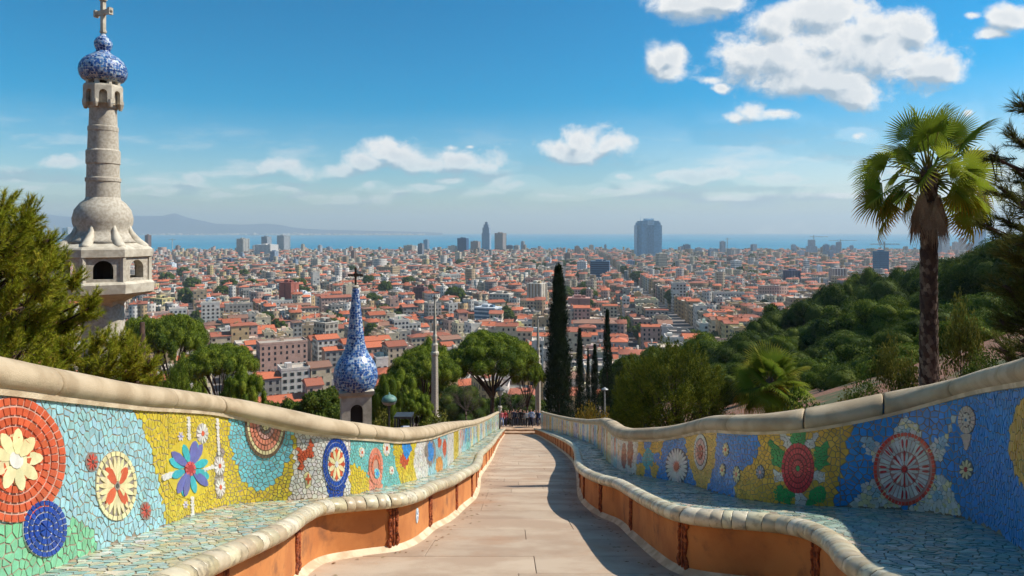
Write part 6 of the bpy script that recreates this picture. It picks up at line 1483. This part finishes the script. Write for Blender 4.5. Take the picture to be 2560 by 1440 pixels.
M_TREN = trencadis_mat('blue_trencadis', 9.0); M_TRENW = mat('white_trencadis_bed', lin((200,204,206)), .5, lin((168,178,192)), 12.0, coords='Object')
def tile_skin(prof, s, root, keep, loc_z=0, name='dome_tile', seed=3):
    """broken blue tiles set one by one on a turned body; prof: list of (r, z)"""
    rd = random.Random(seed); pr = np.array(prof); L = np.r_[0, np.cumsum(np.hypot(np.diff(pr[:,0]), np.diff(pr[:,1])))]
    geo = []; l = s*.5
    while l < L[-1] - s*.3:
        r = np.interp(l, L, pr[:,0]); n = max(4, int(2*math.pi*r/(s*1.0)))
        off = rd.random()
        for i in range(n):
            a = 2*math.pi*(i + off + rd.uniform(-.2,.2))/n; ll = l + rd.uniform(-.22,.22)*s; k = rd.randint(5, 6); rr = s*rd.uniform(.45, .60); pts = []
            for q in range(k):
                t = 2*math.pi*q/k + rd.uniform(-.25,.25); l2 = min(max(ll + rr*math.sin(t), 0), L[-1]); r2 = max(np.interp(l2, L, pr[:,0]), .02); z2 = np.interp(l2, L, pr[:,1]); aa = a + rr*math.cos(t)/max(r, .05); pts.append((r2, aa, z2))
            col = jitter_col(lin(rd.choice([(46,86,148),(60,104,166),(36,70,126),(84,126,178),(116,150,190),(52,94,156),(172,190,206)])), .15)
            vs = [((p[0]+.008)*math.cos(p[1]), (p[0]+.008)*math.sin(p[1]), p[2]) for p in pts] + [((p[0]-.004)*math.cos(p[1]), (p[0]-.004)*math.sin(p[1]), p[2]) for p in pts]
            geo.append((vs[0][1], vs, [list(range(k))] + [[q, k+q, k+(q+1) % k, (q+1) % k] for q in range(k)], col))
        l += s*.92
    geo.sort(key=lambda g: g[0]); rest = MB()
    for j, (_, vs, fs, col) in enumerate(geo):
        if j < keep: c = Vector(vs[0]); obj(name, mesh(name, [Vector(v)-c for v in vs], fs, False, [col]*len(vs)), M_TILE, root, c)
        else: rest.add(vs, fs, col)
    if rest.v: tag(rest.build(name + 's', M_TILE, root, colors=True), kind='stuff')
def arch_wall(b, x0, x1, z0, z1, ax0, ax1, az0, az1, y0, y1, k=8):
    """a wall panel (outer face y0, inner face y1) pierced by a round-headed opening"""
    r = (ax1-ax0)/2; c = (ax0+ax1)/2; zs = az1 - r; arc = [(c + r*math.cos(math.pi*i/k), zs + r*math.sin(math.pi*i/k)) for i in range(k+1)]   # right to left
    O = [(ax1, az0)] + arc + [(ax0, az0)]; n = len(O)
    for yy, flip in ((y0, False), (y1, True)):
        vs = [(p[0], yy, p[1]) for p in O]; F_ = []
        tops = [(min(max(p[0], x0), x1), yy, z1) for p in arc]
        vs += tops + [(x0, yy, z0), (x1, yy, z0), (x1, yy, z1), (x0, yy, z1), (x1, yy, az0), (x0, yy, az0), (x1, yy, zs), (x0, yy, zs)]
        t0 = n; e = n + len(tops); F_ = [[1+i, 1+i+1, t0+i+1, t0+i] for i in range(k)]
        F_ += [[0, e+4, e+6, 1], [1, e+6, e+2, t0], [n-1, n-2, e+7, e+5], [n-2, t0+k, e+3, e+7]]
        if az0 > z0 + 1e-4: F_ += [[e, e+1, e+4, 0, n-1, e+5]]
        b.add(vs, F_)
    vs = [(p[0], y0, p[1]) for p in O] + [(p[0], y1, p[1]) for p in O]; b.add(vs, [[i, i+1, n+i+1, n+i] for i in range(n-1)] + [[n-1, 0, n, 2*n-1]])
def place(b, src, M):
    b.add([M @ Vector(v) for v in src.v], src.f)
def stone_tower():
    Y = 30.0; u = Y/F; X = (258 - CX)/F*Y; gzv = float(ground_z(X, Y)) ; r = empty('stone_tower', (X, Y, gzv)); tag(r, 'tall slender stone tower with blue tiled bulb and cross, left of the ramp', 'tower')
    zz = lambda py: CAM_Z - (py - HY)*u - gzv
    # shaft below the belvedere
    b = MB(); b.lathe([(52*u*1.04, -1), (50*u, zz(960)), (47*u, zz(800)), (46*u, zz(745))], 28); b.build('lower_shaft', M_STONE, r, True)
    rot = math.atan2(-Y, -X) - math.pi/8     # an octagonal belvedere, one face turned to the ramp
    def oct_ring(prof, name, m): 
        b = MB(); b.lathe(prof, 8, rot=rot); o = b.build(name, m, r); return o
    oct_ring([(46*u, zz(766)), (54*u, zz(752)), (80*u, zz(740)), (112*u, zz(733)), (119*u, zz(728)), (121*u, zz(706)), (114*u, zz(700)), (104*u, zz(699))], 'corbel', M_TRIM)
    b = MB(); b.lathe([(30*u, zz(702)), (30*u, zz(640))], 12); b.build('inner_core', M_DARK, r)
    R = 109*u; ap = R*math.cos(math.pi/8); hw = R*math.sin(math.pi/8)
    for k in range(8):
        s = MB(); arch_wall(s, -hw, hw, zz(700), zz(641), -21*u, 21*u, zz(693), zz(648), -ap, -ap + 22*u)
        b = MB(); place(b, s, Matrix.Rotation(rot + math.pi/8 + math.pi/2 + k*math.pi/4, 4, 'Z')); b.build('belvedere_wall', M_STONE, r)
    for k in range(8):
        a = rot + k*math.pi/4; b = MB(); b.lathe([(7*u, zz(700)), (7*u, zz(641))], 6, R*math.cos(a)*.985, R*math.sin(a)*.985); b.build('corner_pier', M_TRIM, r)
    oct_ring([(108*u, zz(642)), (116*u, zz(640)), (116*u, zz(622)), (112*u, zz(618)), (80*u, zz(604)), (62*u, zz(597))], 'belvedere_roof', M_TRIM)
    b = MB(); b.lathe([(84*u, zz(606)), (74*u, zz(598)), (62*u, zz(580)), (61*u, zz(575)), (66*u, zz(558)), (67*u, zz(546)), (62*u, zz(525)), (50*u, zz(508)), (40*u, zz(500)), (38*u, zz(494))], 32); o = b.build('bulb', M_STONE, r, True)
    for k in range(8):   # water-spout buttresses leaning on the bulb
        a = rot + k*math.pi/4; b = MB(); ca, sa = math.cos(a), math.sin(a)
        pts = [(99*u*ca, 99*u*sa, zz(622)), (92*u*ca, 92*u*sa, zz(617)), (80*u*ca, 80*u*sa, zz(606)), (70*u*ca, 70*u*sa, zz(592)), (64*u*ca, 64*u*sa, zz(578)), (62*u*ca, 62*u*sa, zz(564))]; b.tube(pts, [12*u, 13*u, 12*u, 9.5*u, 6*u, 2*u], 12); q = b.build('spout', M_TRIM, r, True)
        c = MB(); d = Vector((ca, sa, -.3)).normalized(); p0 = Vector(pts[0]) + d*.01; c.tube([p0 - d*.02, p0 + d*.012], [7.5*u, 7.5*u], 12); c.build('spout_hole', M_DARK, q)
    # tapering shaft with bands
    prof = [(38*u, zz(498))]
    for y, w in ((456,37.5),(454,39.5),(446,39.5),(444,36.5),(412,36),(410,38),(378,38),(374,34.5),(330,33),(328,34),(318,34),(316,31.5),(272,30)): prof.append((w*u, zz(y)))
    b = MB(); b.lathe(prof, 26); autosmooth(b.build('upper_shaft', M_STONE, r), 22)
    # machicolated gallery under the bulb
    b = MB(); b.lathe([(33*u, zz(272)), (33*u, zz(226)), (34*u, zz(215))], 16); b.build('gallery_core', M_TRIM, r)
    R = 46.5*u; ap = R*math.cos(math.pi/8); hw = R*math.sin(math.pi/8)
    for k in range(8):
        s = MB(); arch_wall(s, -hw, hw, zz(262), zz(220), -8.5*u, 8.5*u, zz(261.9), zz(230), -ap, -ap + 9*u, 6)
        b = MB(); place(b, s, Matrix.Rotation(rot + math.pi/8 + math.pi/2 + k*math.pi/4, 4, 'Z')); b.build('gallery_arch', M_TRIM, r)
        a = rot + k*math.pi/4; b = MB(); b.lathe([(4*u, zz(272)), (8*u, zz(262)), (8*u, zz(254))], 6, R*math.cos(a)*.88, R*math.sin(a)*.88); b.build('bracket', M_TRIM, r)
    b = MB(); b.lathe([(46*u, zz(221)), (44*u, zz(215)), (37*u, zz(214))], 8, rot=rot); b.build('gallery_floor', M_TRIM, r)
    for k in range(8):
        a = rot + k*math.pi/4; b = MB(); b.lathe([(7*u, zz(215)), (6*u, zz(208)), (7.5*u, zz(200))], 6, 34*u*math.cos(a), 34*u*math.sin(a)); b.build('lantern_pier', M_TRIM, r)
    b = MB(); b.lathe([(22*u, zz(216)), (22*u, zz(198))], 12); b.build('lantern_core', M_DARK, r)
    pr = [(38*u, zz(205)), (46*u, zz(200)), (52*u, zz(190)), (54*u, zz(178)), (52*u, zz(166)), (46*u, zz(154)), (36*u, zz(144)), (24*u, zz(137)), (16*u, zz(131)), (14*u, zz(127)), (17*u, zz(122)), (20*u, zz(114)), (20*u, zz(107)), (16*u, zz(98)), (8*u, zz(91)), (5*u, zz(86)), (3.5*u, zz(82))]
    b = MB(); b.lathe(pr, 36); d = b.build('blue_bulb', M_TRENW, r, True); tile_skin(pr, .12, d, 200)
    b = MB(); q = 5.2*u; M_ = Matrix.Rotation(-.45, 4, 'Z'); s = MB()
    s.box(-q, q, -q*.8, q*.8, zz(84), zz(-16)); s.box(-27*u, 27*u, -q*.78, q*.78, zz(37), zz(26)); s.box(-7*u, 7*u, -q*.95, q*.95, zz(82), zz(77))
    for sx in (-1, 1): s.box(sx*27*u - 4*u, sx*27*u + 4*u, -q*1.0, q*1.0, zz(40), zz(23)); s.ball((sx*31*u, 0, zz(31)), 4*u, 6)
    s.box(-9*u, 9*u, -q, q, zz(2), zz(-6)); s.ball((0,0,zz(-18)), 5*u, 6); place(b, s, M_); b.build('cross', M_TRIM, r)
    return r
stone_tower()
# ------------------------------------------------------------------ blue onion spire
def spire():
    Y = 30.0; u = Y/F; X = (889 - CX)/F*Y; g = float(ground_z(X, Y)); r = empty('onion_spire', (X, Y, g)); tag(r, 'blue tiled onion spire with bronze cross on a pierced stone turret', 'spire'); zz = lambda py: CAM_Z - (py - HY)*u - g
    M_BRZ = mat('dark_bronze', lin((82,62,44)), .5, lin((52,40,30)), 14.0, metal=.6, coords='Object')
    rot = .30; hw = 36*u
    for k in range(4):
        s = MB(); arch_wall(s, -hw, hw, -.5, zz(984), -15*u, 15*u, zz(1075), zz(1003), -hw, -hw + 12*u)
        b = MB(); place(b, s, Matrix.Rotation(rot + k*math.pi/2, 4, 'Z')); b.build('turret_wall', M_TRIM, r)
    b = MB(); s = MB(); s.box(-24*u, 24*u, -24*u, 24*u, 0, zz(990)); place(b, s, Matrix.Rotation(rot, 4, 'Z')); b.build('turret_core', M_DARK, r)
    b = MB(); b.lathe([(51*u, zz(986)), (58*u, zz(979)), (60*u, zz(971)), (50*u, zz(968))], 4, rot=rot + math.pi/4); b.build('cornice', M_TRIM, r)
    pr = [(44*u, zz(973)), (50*u, zz(962)), (53.5*u, zz(948)), (54*u, zz(934)), (51*u, zz(918)), (44*u, zz(902)), (34*u, zz(888)), (27*u, zz(874)), (22.5*u, zz(858)), (19.5*u, zz(836)), (16.5*u, zz(810)), (13.5*u, zz(780)), (10.5*u, zz(750)), (8*u, zz(728)), (7*u, zz(718))]
    b = MB(); b.lathe(pr, 36); d = b.build('onion_dome', M_TRENW, r, True); tile_skin(pr, .118, d, 290, seed=8)
    b = MB(); b.lathe([(8*u, zz(720)), (9*u, zz(716)), (6*u, zz(713))], 12); b.build('collar', M_TRIM, r)
    q = 2.6*u; s = MB(); s.box(-q, q, -q, q, zz(716), zz(672)); s.box(-16*u, 16*u, -q*.95, q*.95, zz(690), zz(685))
    for sx in (-1, 1): s.ball((sx*16*u, 0, zz(687.5)), 3.4*u, 8); 
    s.ball((0,0,zz(671)), 3.2*u, 8); s.box(-5*u, 5*u, -q*1.2, q*1.2, zz(692), zz(683)); b = MB(); place(b, s, Matrix.Rotation(.2, 4, 'Z')); b.build('cross', M_BRZ, r)
spire()
# ------------------------------------------------------------------ slender stone columns in the park
def column(px, Y, yt, yb, w0, w1, label):
    u = Y/F; X = (px - CX)/F*Y; g = float(ground_z(X, Y)); r = empty('stone_column', (X, Y, g)); tag(r, label, 'column', 'slender stone columns'); zz = lambda py: CAM_Z - (py - HY)*u - g; ln = yb - yt
    f = lambda t: zz(yb - ln*t)
    b = MB(); b.lathe([(w0*1.35*u, -1), (w0*1.35*u, f(.03)), (w0*u, f(.05)), (w0*.86*u, f(.52))], 8, rot=.39); b.build('shaft', M_STONE, r)
    b = MB(); b.lathe([(w0*.9*u, f(.52)), (w0*1.1*u, f(.535)), (w0*1.1*u, f(.55)), (w0*.8*u, f(.56)), (w0*.84*u, f(.60)), (w0*.95*u, f(.61)), (w0*.6*u, f(.63))], 8, rot=.39); b.build('capital', M_TRIM, r)
    b = MB(); b.lathe([(w0*.58*u, f(.63)), (w0*.64*u, f(.68)), (w0*.45*u, f(.70)), (w1*.9*u, f(.78)), (w1*.45*u, f(.93)), (w1*.35*u, f(.96))], 8, rot=.39); b.build('spirelet', M_TRIM, r)
    b = MB(); q = w1*.32*u; b.box(-q, q, -q, q, f(.95), f(1.02)); b.box(-w1*1.5*u, w1*1.5*u, -q, q, f(.985), f(.998)); b.build('cross', M_TRIM, r)
column(1087, 70, 742, 1050, 9.5, 5, 'slender stone column with small cross between pines, right of the spire')
column(1345, 95, 785, 1062, 8, 4, 'slender stone column with spirelet left of the tallest cypress')
# ------------------------------------------------------------------ lamps
M_COPPER = mat('green_copper', lin((104,142,128)), .55, lin((74,112,102)), 6.0, coords='Object'); M_IRON = mat('painted_iron', lin((60,62,62)), .5, lin((44,46,46)), 9.0, coords='Object'); M_WLAMP = mat('pale_lamp', lin((166,168,164)), .4, lin((140,142,140)), 8.0, coords='Object')
def lamp_mushroom():
    Y = 27.0; u = Y/F; X = (973 - CX)/F*Y; g = float(ground_z(X, Y)); r = empty('park_lamp', (X, Y, g)); tag(r, 'park lamp with rounded green copper head right of the blue spire', 'lamp'); zz = lambda py: CAM_Z - (py - HY)*u - g
    b = MB(); b.lathe([(5*u, -.5), (5*u, .4), (2.6*u, .5), (2.2*u, zz(1022)), (4.5*u, zz(1016)), (6*u, zz(1010))], 10); b.build('post', M_IRON, r, True)
    b = MB(); b.lathe([(6*u, zz(1013)), (14*u, zz(1010)), (18*u, zz(1004)), (18.5*u, zz(1000))], 20); b.build('bowl', M_WLAMP, r, True)
    b = MB(); b.lathe([(18.6*u, zz(1003)), (18.8*u, zz(999)), (16*u, zz(993)), (10*u, zz(989)), (3*u, zz(986.5)), (2*u, zz(984)), (2.4*u, zz(982.5)), (.6*u, zz(981))], 20); b.build('hood', M_COPPER, r, True)
lamp_mushroom()
def lamp_post(px, Y, yt, label, wide=False):
    u = Y/F; X = (px - CX)/F*Y; g = float(ground_z(X, Y)); r = empty('park_lamp', (X, Y, g)); tag(r, label, 'lamp'); zz = lambda py: CAM_Z - (py - HY)*u - g; t = zz(yt)
    if not wide:
        b = MB(); b.lathe([(.5, -.8), (.5, .5), (.32, .6), (.27, 1.0), (.16, t*.62), (.22, t*.63), (.2, t*.66)], 8); b.build('stone_post', M_TRIM, r)
        b = MB(); b.lathe([(.07, t*.66), (.05, t*.84)], 8); b.build('iron_stem', M_IRON, r)
        b = MB(); b.lathe([(.12, t*.83), (.26, t*.86), (.30, t*.93)], 8); b.build('lantern_glass', M_WLAMP, r)
        b = MB(); b.lathe([(.45, t*.93), (.40, t*.95), (.12, t*.985), (.05, t)], 8); b.build('hood', M_IRON, r)
    else:
        b = MB(); b.lathe([(.06, -.5), (.05, t - .3)], 8); b.build('post', M_WLAMP, r)
        b = MB(); b.lathe([(.06, t - .24), (.26, t - .17), (.25, t - .14), (.09, t - .06), (.03, t)], 14); b.build('shade', M_WLAMP, r, True)
lamp_post(1250, 66.5, 966, 'stone lamp post with iron lantern at the left end of the crowd'); lamp_post(1512, 50, 968, 'white disc lamp in front of the cypresses', True)
# ------------------------------------------------------------------ kiosk behind the sunlit wall
def kiosk():
    Y = 33.0; u = Y/F; X = (1010 - CX)/F*Y; g = CAM_Z - (1100 - HY)*u; r = empty('kiosk', (X, Y, g)); tag(r, 'small dark steel kiosk frame behind the sunlit wall', 'kiosk'); zz = lambda py: CAM_Z - (py - HY)*u - g; w = 19*u; t = zz(1041)
    for sx in (-1, 1):
        for sy in (-1, 1): b = MB(); b.box(sx*w - 2*u, sx*w + 2*u, sy*w - 2*u, sy*w + 2*u, -1.2, t - .02); b.build('post', M_IRON, r)
    b = MB(); b.box(-w - 3*u, w + 3*u, -w - 3*u, w + 3*u, t, t + 5*u); b.build('roof', M_IRON, r)
    b = MB(); b.box(-w*.4, w*.8, -w*.3, w*.3, -1.2, zz(1066)); b.build('counter', mat('kiosk_white', lin((190,194,204)), .6, lin((160,164,176)), 6.0), r)
kiosk()
# ------------------------------------------------------------------ people
def person_mesh(seed, stride, arm, turn=0.0, skirt=False):
    """one continuous figure 1.72 m tall built on a skinned skeleton"""
    rd = random.Random(seed); J = {'pel': (0,0,.95,.135,.115), 'wai': (0,.01,1.08,.125,.10), 'che': (0,0,1.28,.165,.115), 'nk0': (0,.005,1.44,.075,.065), 'nk': (0,0,1.50,.052,.052), 'hd': (0,-.01,1.60,.080,.095), 'top': (0,0,1.70,.062,.07)}
    E = [('pel','wai'),('wai','che'),('che','nk0'),('nk0','nk'),('nk','hd'),('hd','top')]
    for s, n in ((-1,'l'), (1,'r')):
        d = stride*s
        J.update({n+'hip': (s*.09, 0, .88, .088, .09), n+'kn': (s*.10, -.05 - d*.5 - abs(d)*.2, .49, .058, .058), n+'an': (s*.10, .03 - d, .09 + (.05 if d < 0 else 0), .040, .042), n+'to': (s*.115, -.12 - d, .045, .036, .032),
                  n+'sh': (s*.185, 0, 1.40, .058, .058), n+'el': (s*.235, .02 + arm*.3*s, 1.13, .043, .043), n+'wr': (s*.235, -.08 - arm*s, .90 + abs(arm)*.25, .030, .030), n+'ha': (s*.225, -.12 - arm*s*1.15, .82 + abs(arm)*.3, .030, .022)})
        E += [('pel', n+'hip'), (n+'hip', n+'kn'), (n+'kn', n+'an'), (n+'an', n+'to'), ('che', n+'sh'), (n+'sh', n+'el'), (n+'el', n+'wr'), (n+'wr', n+'ha')]
    keys = list(J); me = bpy.data.meshes.new('body'); me.from_pydata([J[k][:3] for k in keys], [(keys.index(a), keys.index(b)) for a, b in E], [])
    o = bpy.data.objects.new('tmp', me); COL.objects.link(o); sk = o.modifiers.new('s', 'SKIN'); sd = o.modifiers.new('d', 'SUBSURF'); sd.levels = 1; sd.render_levels = 1
    for i, k in enumerate(keys): v = me.skin_vertices[0].data[i]; v.radius = J[k][3:]; v.use_root = (k == 'pel')
    dg = bpy.context.evaluated_depsgraph_get(); out = bpy.data.meshes.new_from_object(o.evaluated_get(dg)); bpy.data.objects.remove(o)
    out.name = 'body'; out.materials.clear()
    for nm in ('shirt','trousers','skin','hair','shoes'): out.materials.append(None)
    for p in out.polygons:
        c = p.center; i = 0
        if c.z < .11: i = 4
        elif c.z < .98 and abs(c.x) < .19 and not (abs(c.x) > .19): i = 1
        if abs(c.x) > .185 and c.z < 1.0: i = 2 if c.z < .93 else 0
        if c.z > 1.47: i = 2
        if c.z > 1.56 and (c.y > -.055 or c.z > 1.665): i = 3
        p.material_index = i; p.use_smooth = True
    return out
PEOPLE_M = [person_mesh(1,.22,.16), person_mesh(2,-.16,-.12), person_mesh(3,.05,.05), person_mesh(4,-.04,.22)]
def cloth(c): 
    n = 'cloth_%d_%d_%d' % c; return mat(n, lin(c), .85, tuple(v*.7 for v in lin(c)[:3]) + (1,), 12.0, coords='Object')
SKIN = [mat('skin_a', lin((214,164,136)), .6), mat('skin_b', lin((176,124,96)), .6), mat('skin_c', lin((226,182,156)), .6)]; HAIR = [cloth((34,26,22)), cloth((58,40,28)), cloth((110,84,56)), cloth((24,22,22))]
bag_mesh = None
def person(px, Y, shirt, trou, hgt, face, label, bag=None):
    global bag_mesh
    rd = random.Random(int(px*10)); X = (px - CX)/F*Y; g = max(float(ground_z(X, Y)), -1e9); g = (floor_z(64) + .30 - max(0, Y - 65.2)*SLOPE) if 1243 < px < 1362 else g
    r = empty('person', (X, Y, g), face); r.scale = (hgt/1.72,)*3; tag(r, label, 'person', 'people crowding the foot of the ramp')
    o = bpy.data.objects.new('body', PEOPLE_M[rd.randrange(4)]); link(o, r)
    for i, m in enumerate((cloth(shirt), cloth(trou), SKIN[rd.randrange(3)], HAIR[rd.randrange(4)], cloth((40,38,38)))): o.material_slots[i].link = 'OBJECT'; o.material_slots[i].material = m
    if bag:
        b = MB(); b.box(-.14, .14, .10, .25, 1.02, 1.42, top=.82); b.tube([(-.09,.12,1.40),(-.10,-.03,1.45),(-.10,-.12,1.30)], .02, 5); b.tube([(.09,.12,1.40),(.10,-.03,1.45),(.10,-.12,1.30)], .02, 5)
        q = b.build('backpack', cloth(bag), r, True)
BK, NV, WH, LB, RD, PK, GY, TN, DG = (28,28,32),(34,40,66),(226,224,220),(150,168,206),(176,40,46),(214,120,124),(120,118,116),(186,162,128),(60,62,58)
CROWD = [(1254,66.2,PK,LB,1.66,.3,'person in a pink top by the lamp post'),(1262,66.6,RD,NV,1.70,.1,'person in a red jacket beside the pink top'),(1270,68.0,BK,DG,1.72,.2,'person in black left of the cream coat'),(1277,66.4,TN,BK,1.64,-.4,'person in a cream coat facing down the steps'),
 (1284,65.6,NV,BK,1.76,0.,'person in a navy jacket walking away on the top step'),(1291,67.2,BK,NV,1.74,.2,'person in a black coat mid crowd, left'),(1298,69.0,GY,BK,1.70,.5,'person in grey deep in the crowd'),(1302,66.8,BK,BK,1.78,-.1,'tall person all in black, centre of crowd'),
 (1309,68.4,BK,DG,1.72,.3,'person in black right of the tallest one'),(1313,70.5,RD,NV,1.68,-.3,'person in a dark red top deep in the crowd'),(1319,65.5,WH,BK,1.64,.1,'person in a long white jacket on the top step'),(1328,65.3,LB,NV,1.78,-.05,'person in a pale blue shirt with dark backpack strap',NV),
 (1336,66.6,WH,GY,1.70,.4,'person in white behind the blue shirt'),(1343,66.2,NV,NV,1.72,-.5,'person in navy beside the shaded wall end'),(1348,67.4,(40,90,150),BK,1.66,.2,'person in a bright blue top at the wall end'),(1265,71.0,GY,NV,1.70,.8,'person in grey far left in the second row'),
 (1281,72.0,WH,NV,1.68,.1,'person in white far in the second row'),(1294,73.5,BK,BK,1.75,2.8,'person in black facing uphill, second row'),(1306,74.5,PK,NV,1.65,3.0,'person in pink facing uphill, second row'),(1317,73.0,BK,GY,1.72,2.6,'person in black and grey, second row right'),
 (1326,75.0,RD,BK,1.70,.3,'person in red, second row right'),(1334,72.0,TN,NV,1.68,-.2,'person in a tan jacket, second row by the column'),(1288,77.5,LB,NV,1.72,.1,'person in pale blue, third row'),(1300,79.0,GY,BK,1.74,3.1,'person in grey facing uphill, third row'),(1311,81.0,WH,NV,1.66,2.9,'person in white facing uphill, third row'),
 (1172,58.0,WH,NV,1.72,1.2,'person in white behind the sunlit wall, leftmost',BK),(1180,60.0,BK,NV,1.75,.9,'person in black behind the sunlit wall, second from left'),(1189,61.0,GY,BK,1.70,-.8,'person in grey behind the sunlit wall'),(1197,60.5,NV,BK,1.76,.2,'person in navy behind the sunlit wall'),(1207,61.5,PK,GY,1.70,1.5,'person in pink behind the sunlit wall by the pine trunk'),(1216,62.5,BK,BK,1.72,-1.0,'person in black behind the sunlit wall, nearest the ramp')]
for c in CROWD: person(*c)
# paved landing the crowd stands on, falling on with the slope
b = MB(); z = floor_z(64) + .30; b.add([(-1.6,65.55,z-.01),(3.4,65.55,z-.01),(4.4,84,z-.01-SLOPE*18.4),(-2.6,84,z-.01-SLOPE*18.4)] + [(-1.6,65.55,z-1.5),(3.4,65.55,z-1.5),(4.4,84,z-9),(-2.6,84,z-9)], [[0,1,2,3],[4,5,1,0],[5,6,2,1],[7,4,0,3]])
tag(b.build('landing', M_STEP), 'paved landing under the crowd beyond the steps', 'landing', kind='structure')
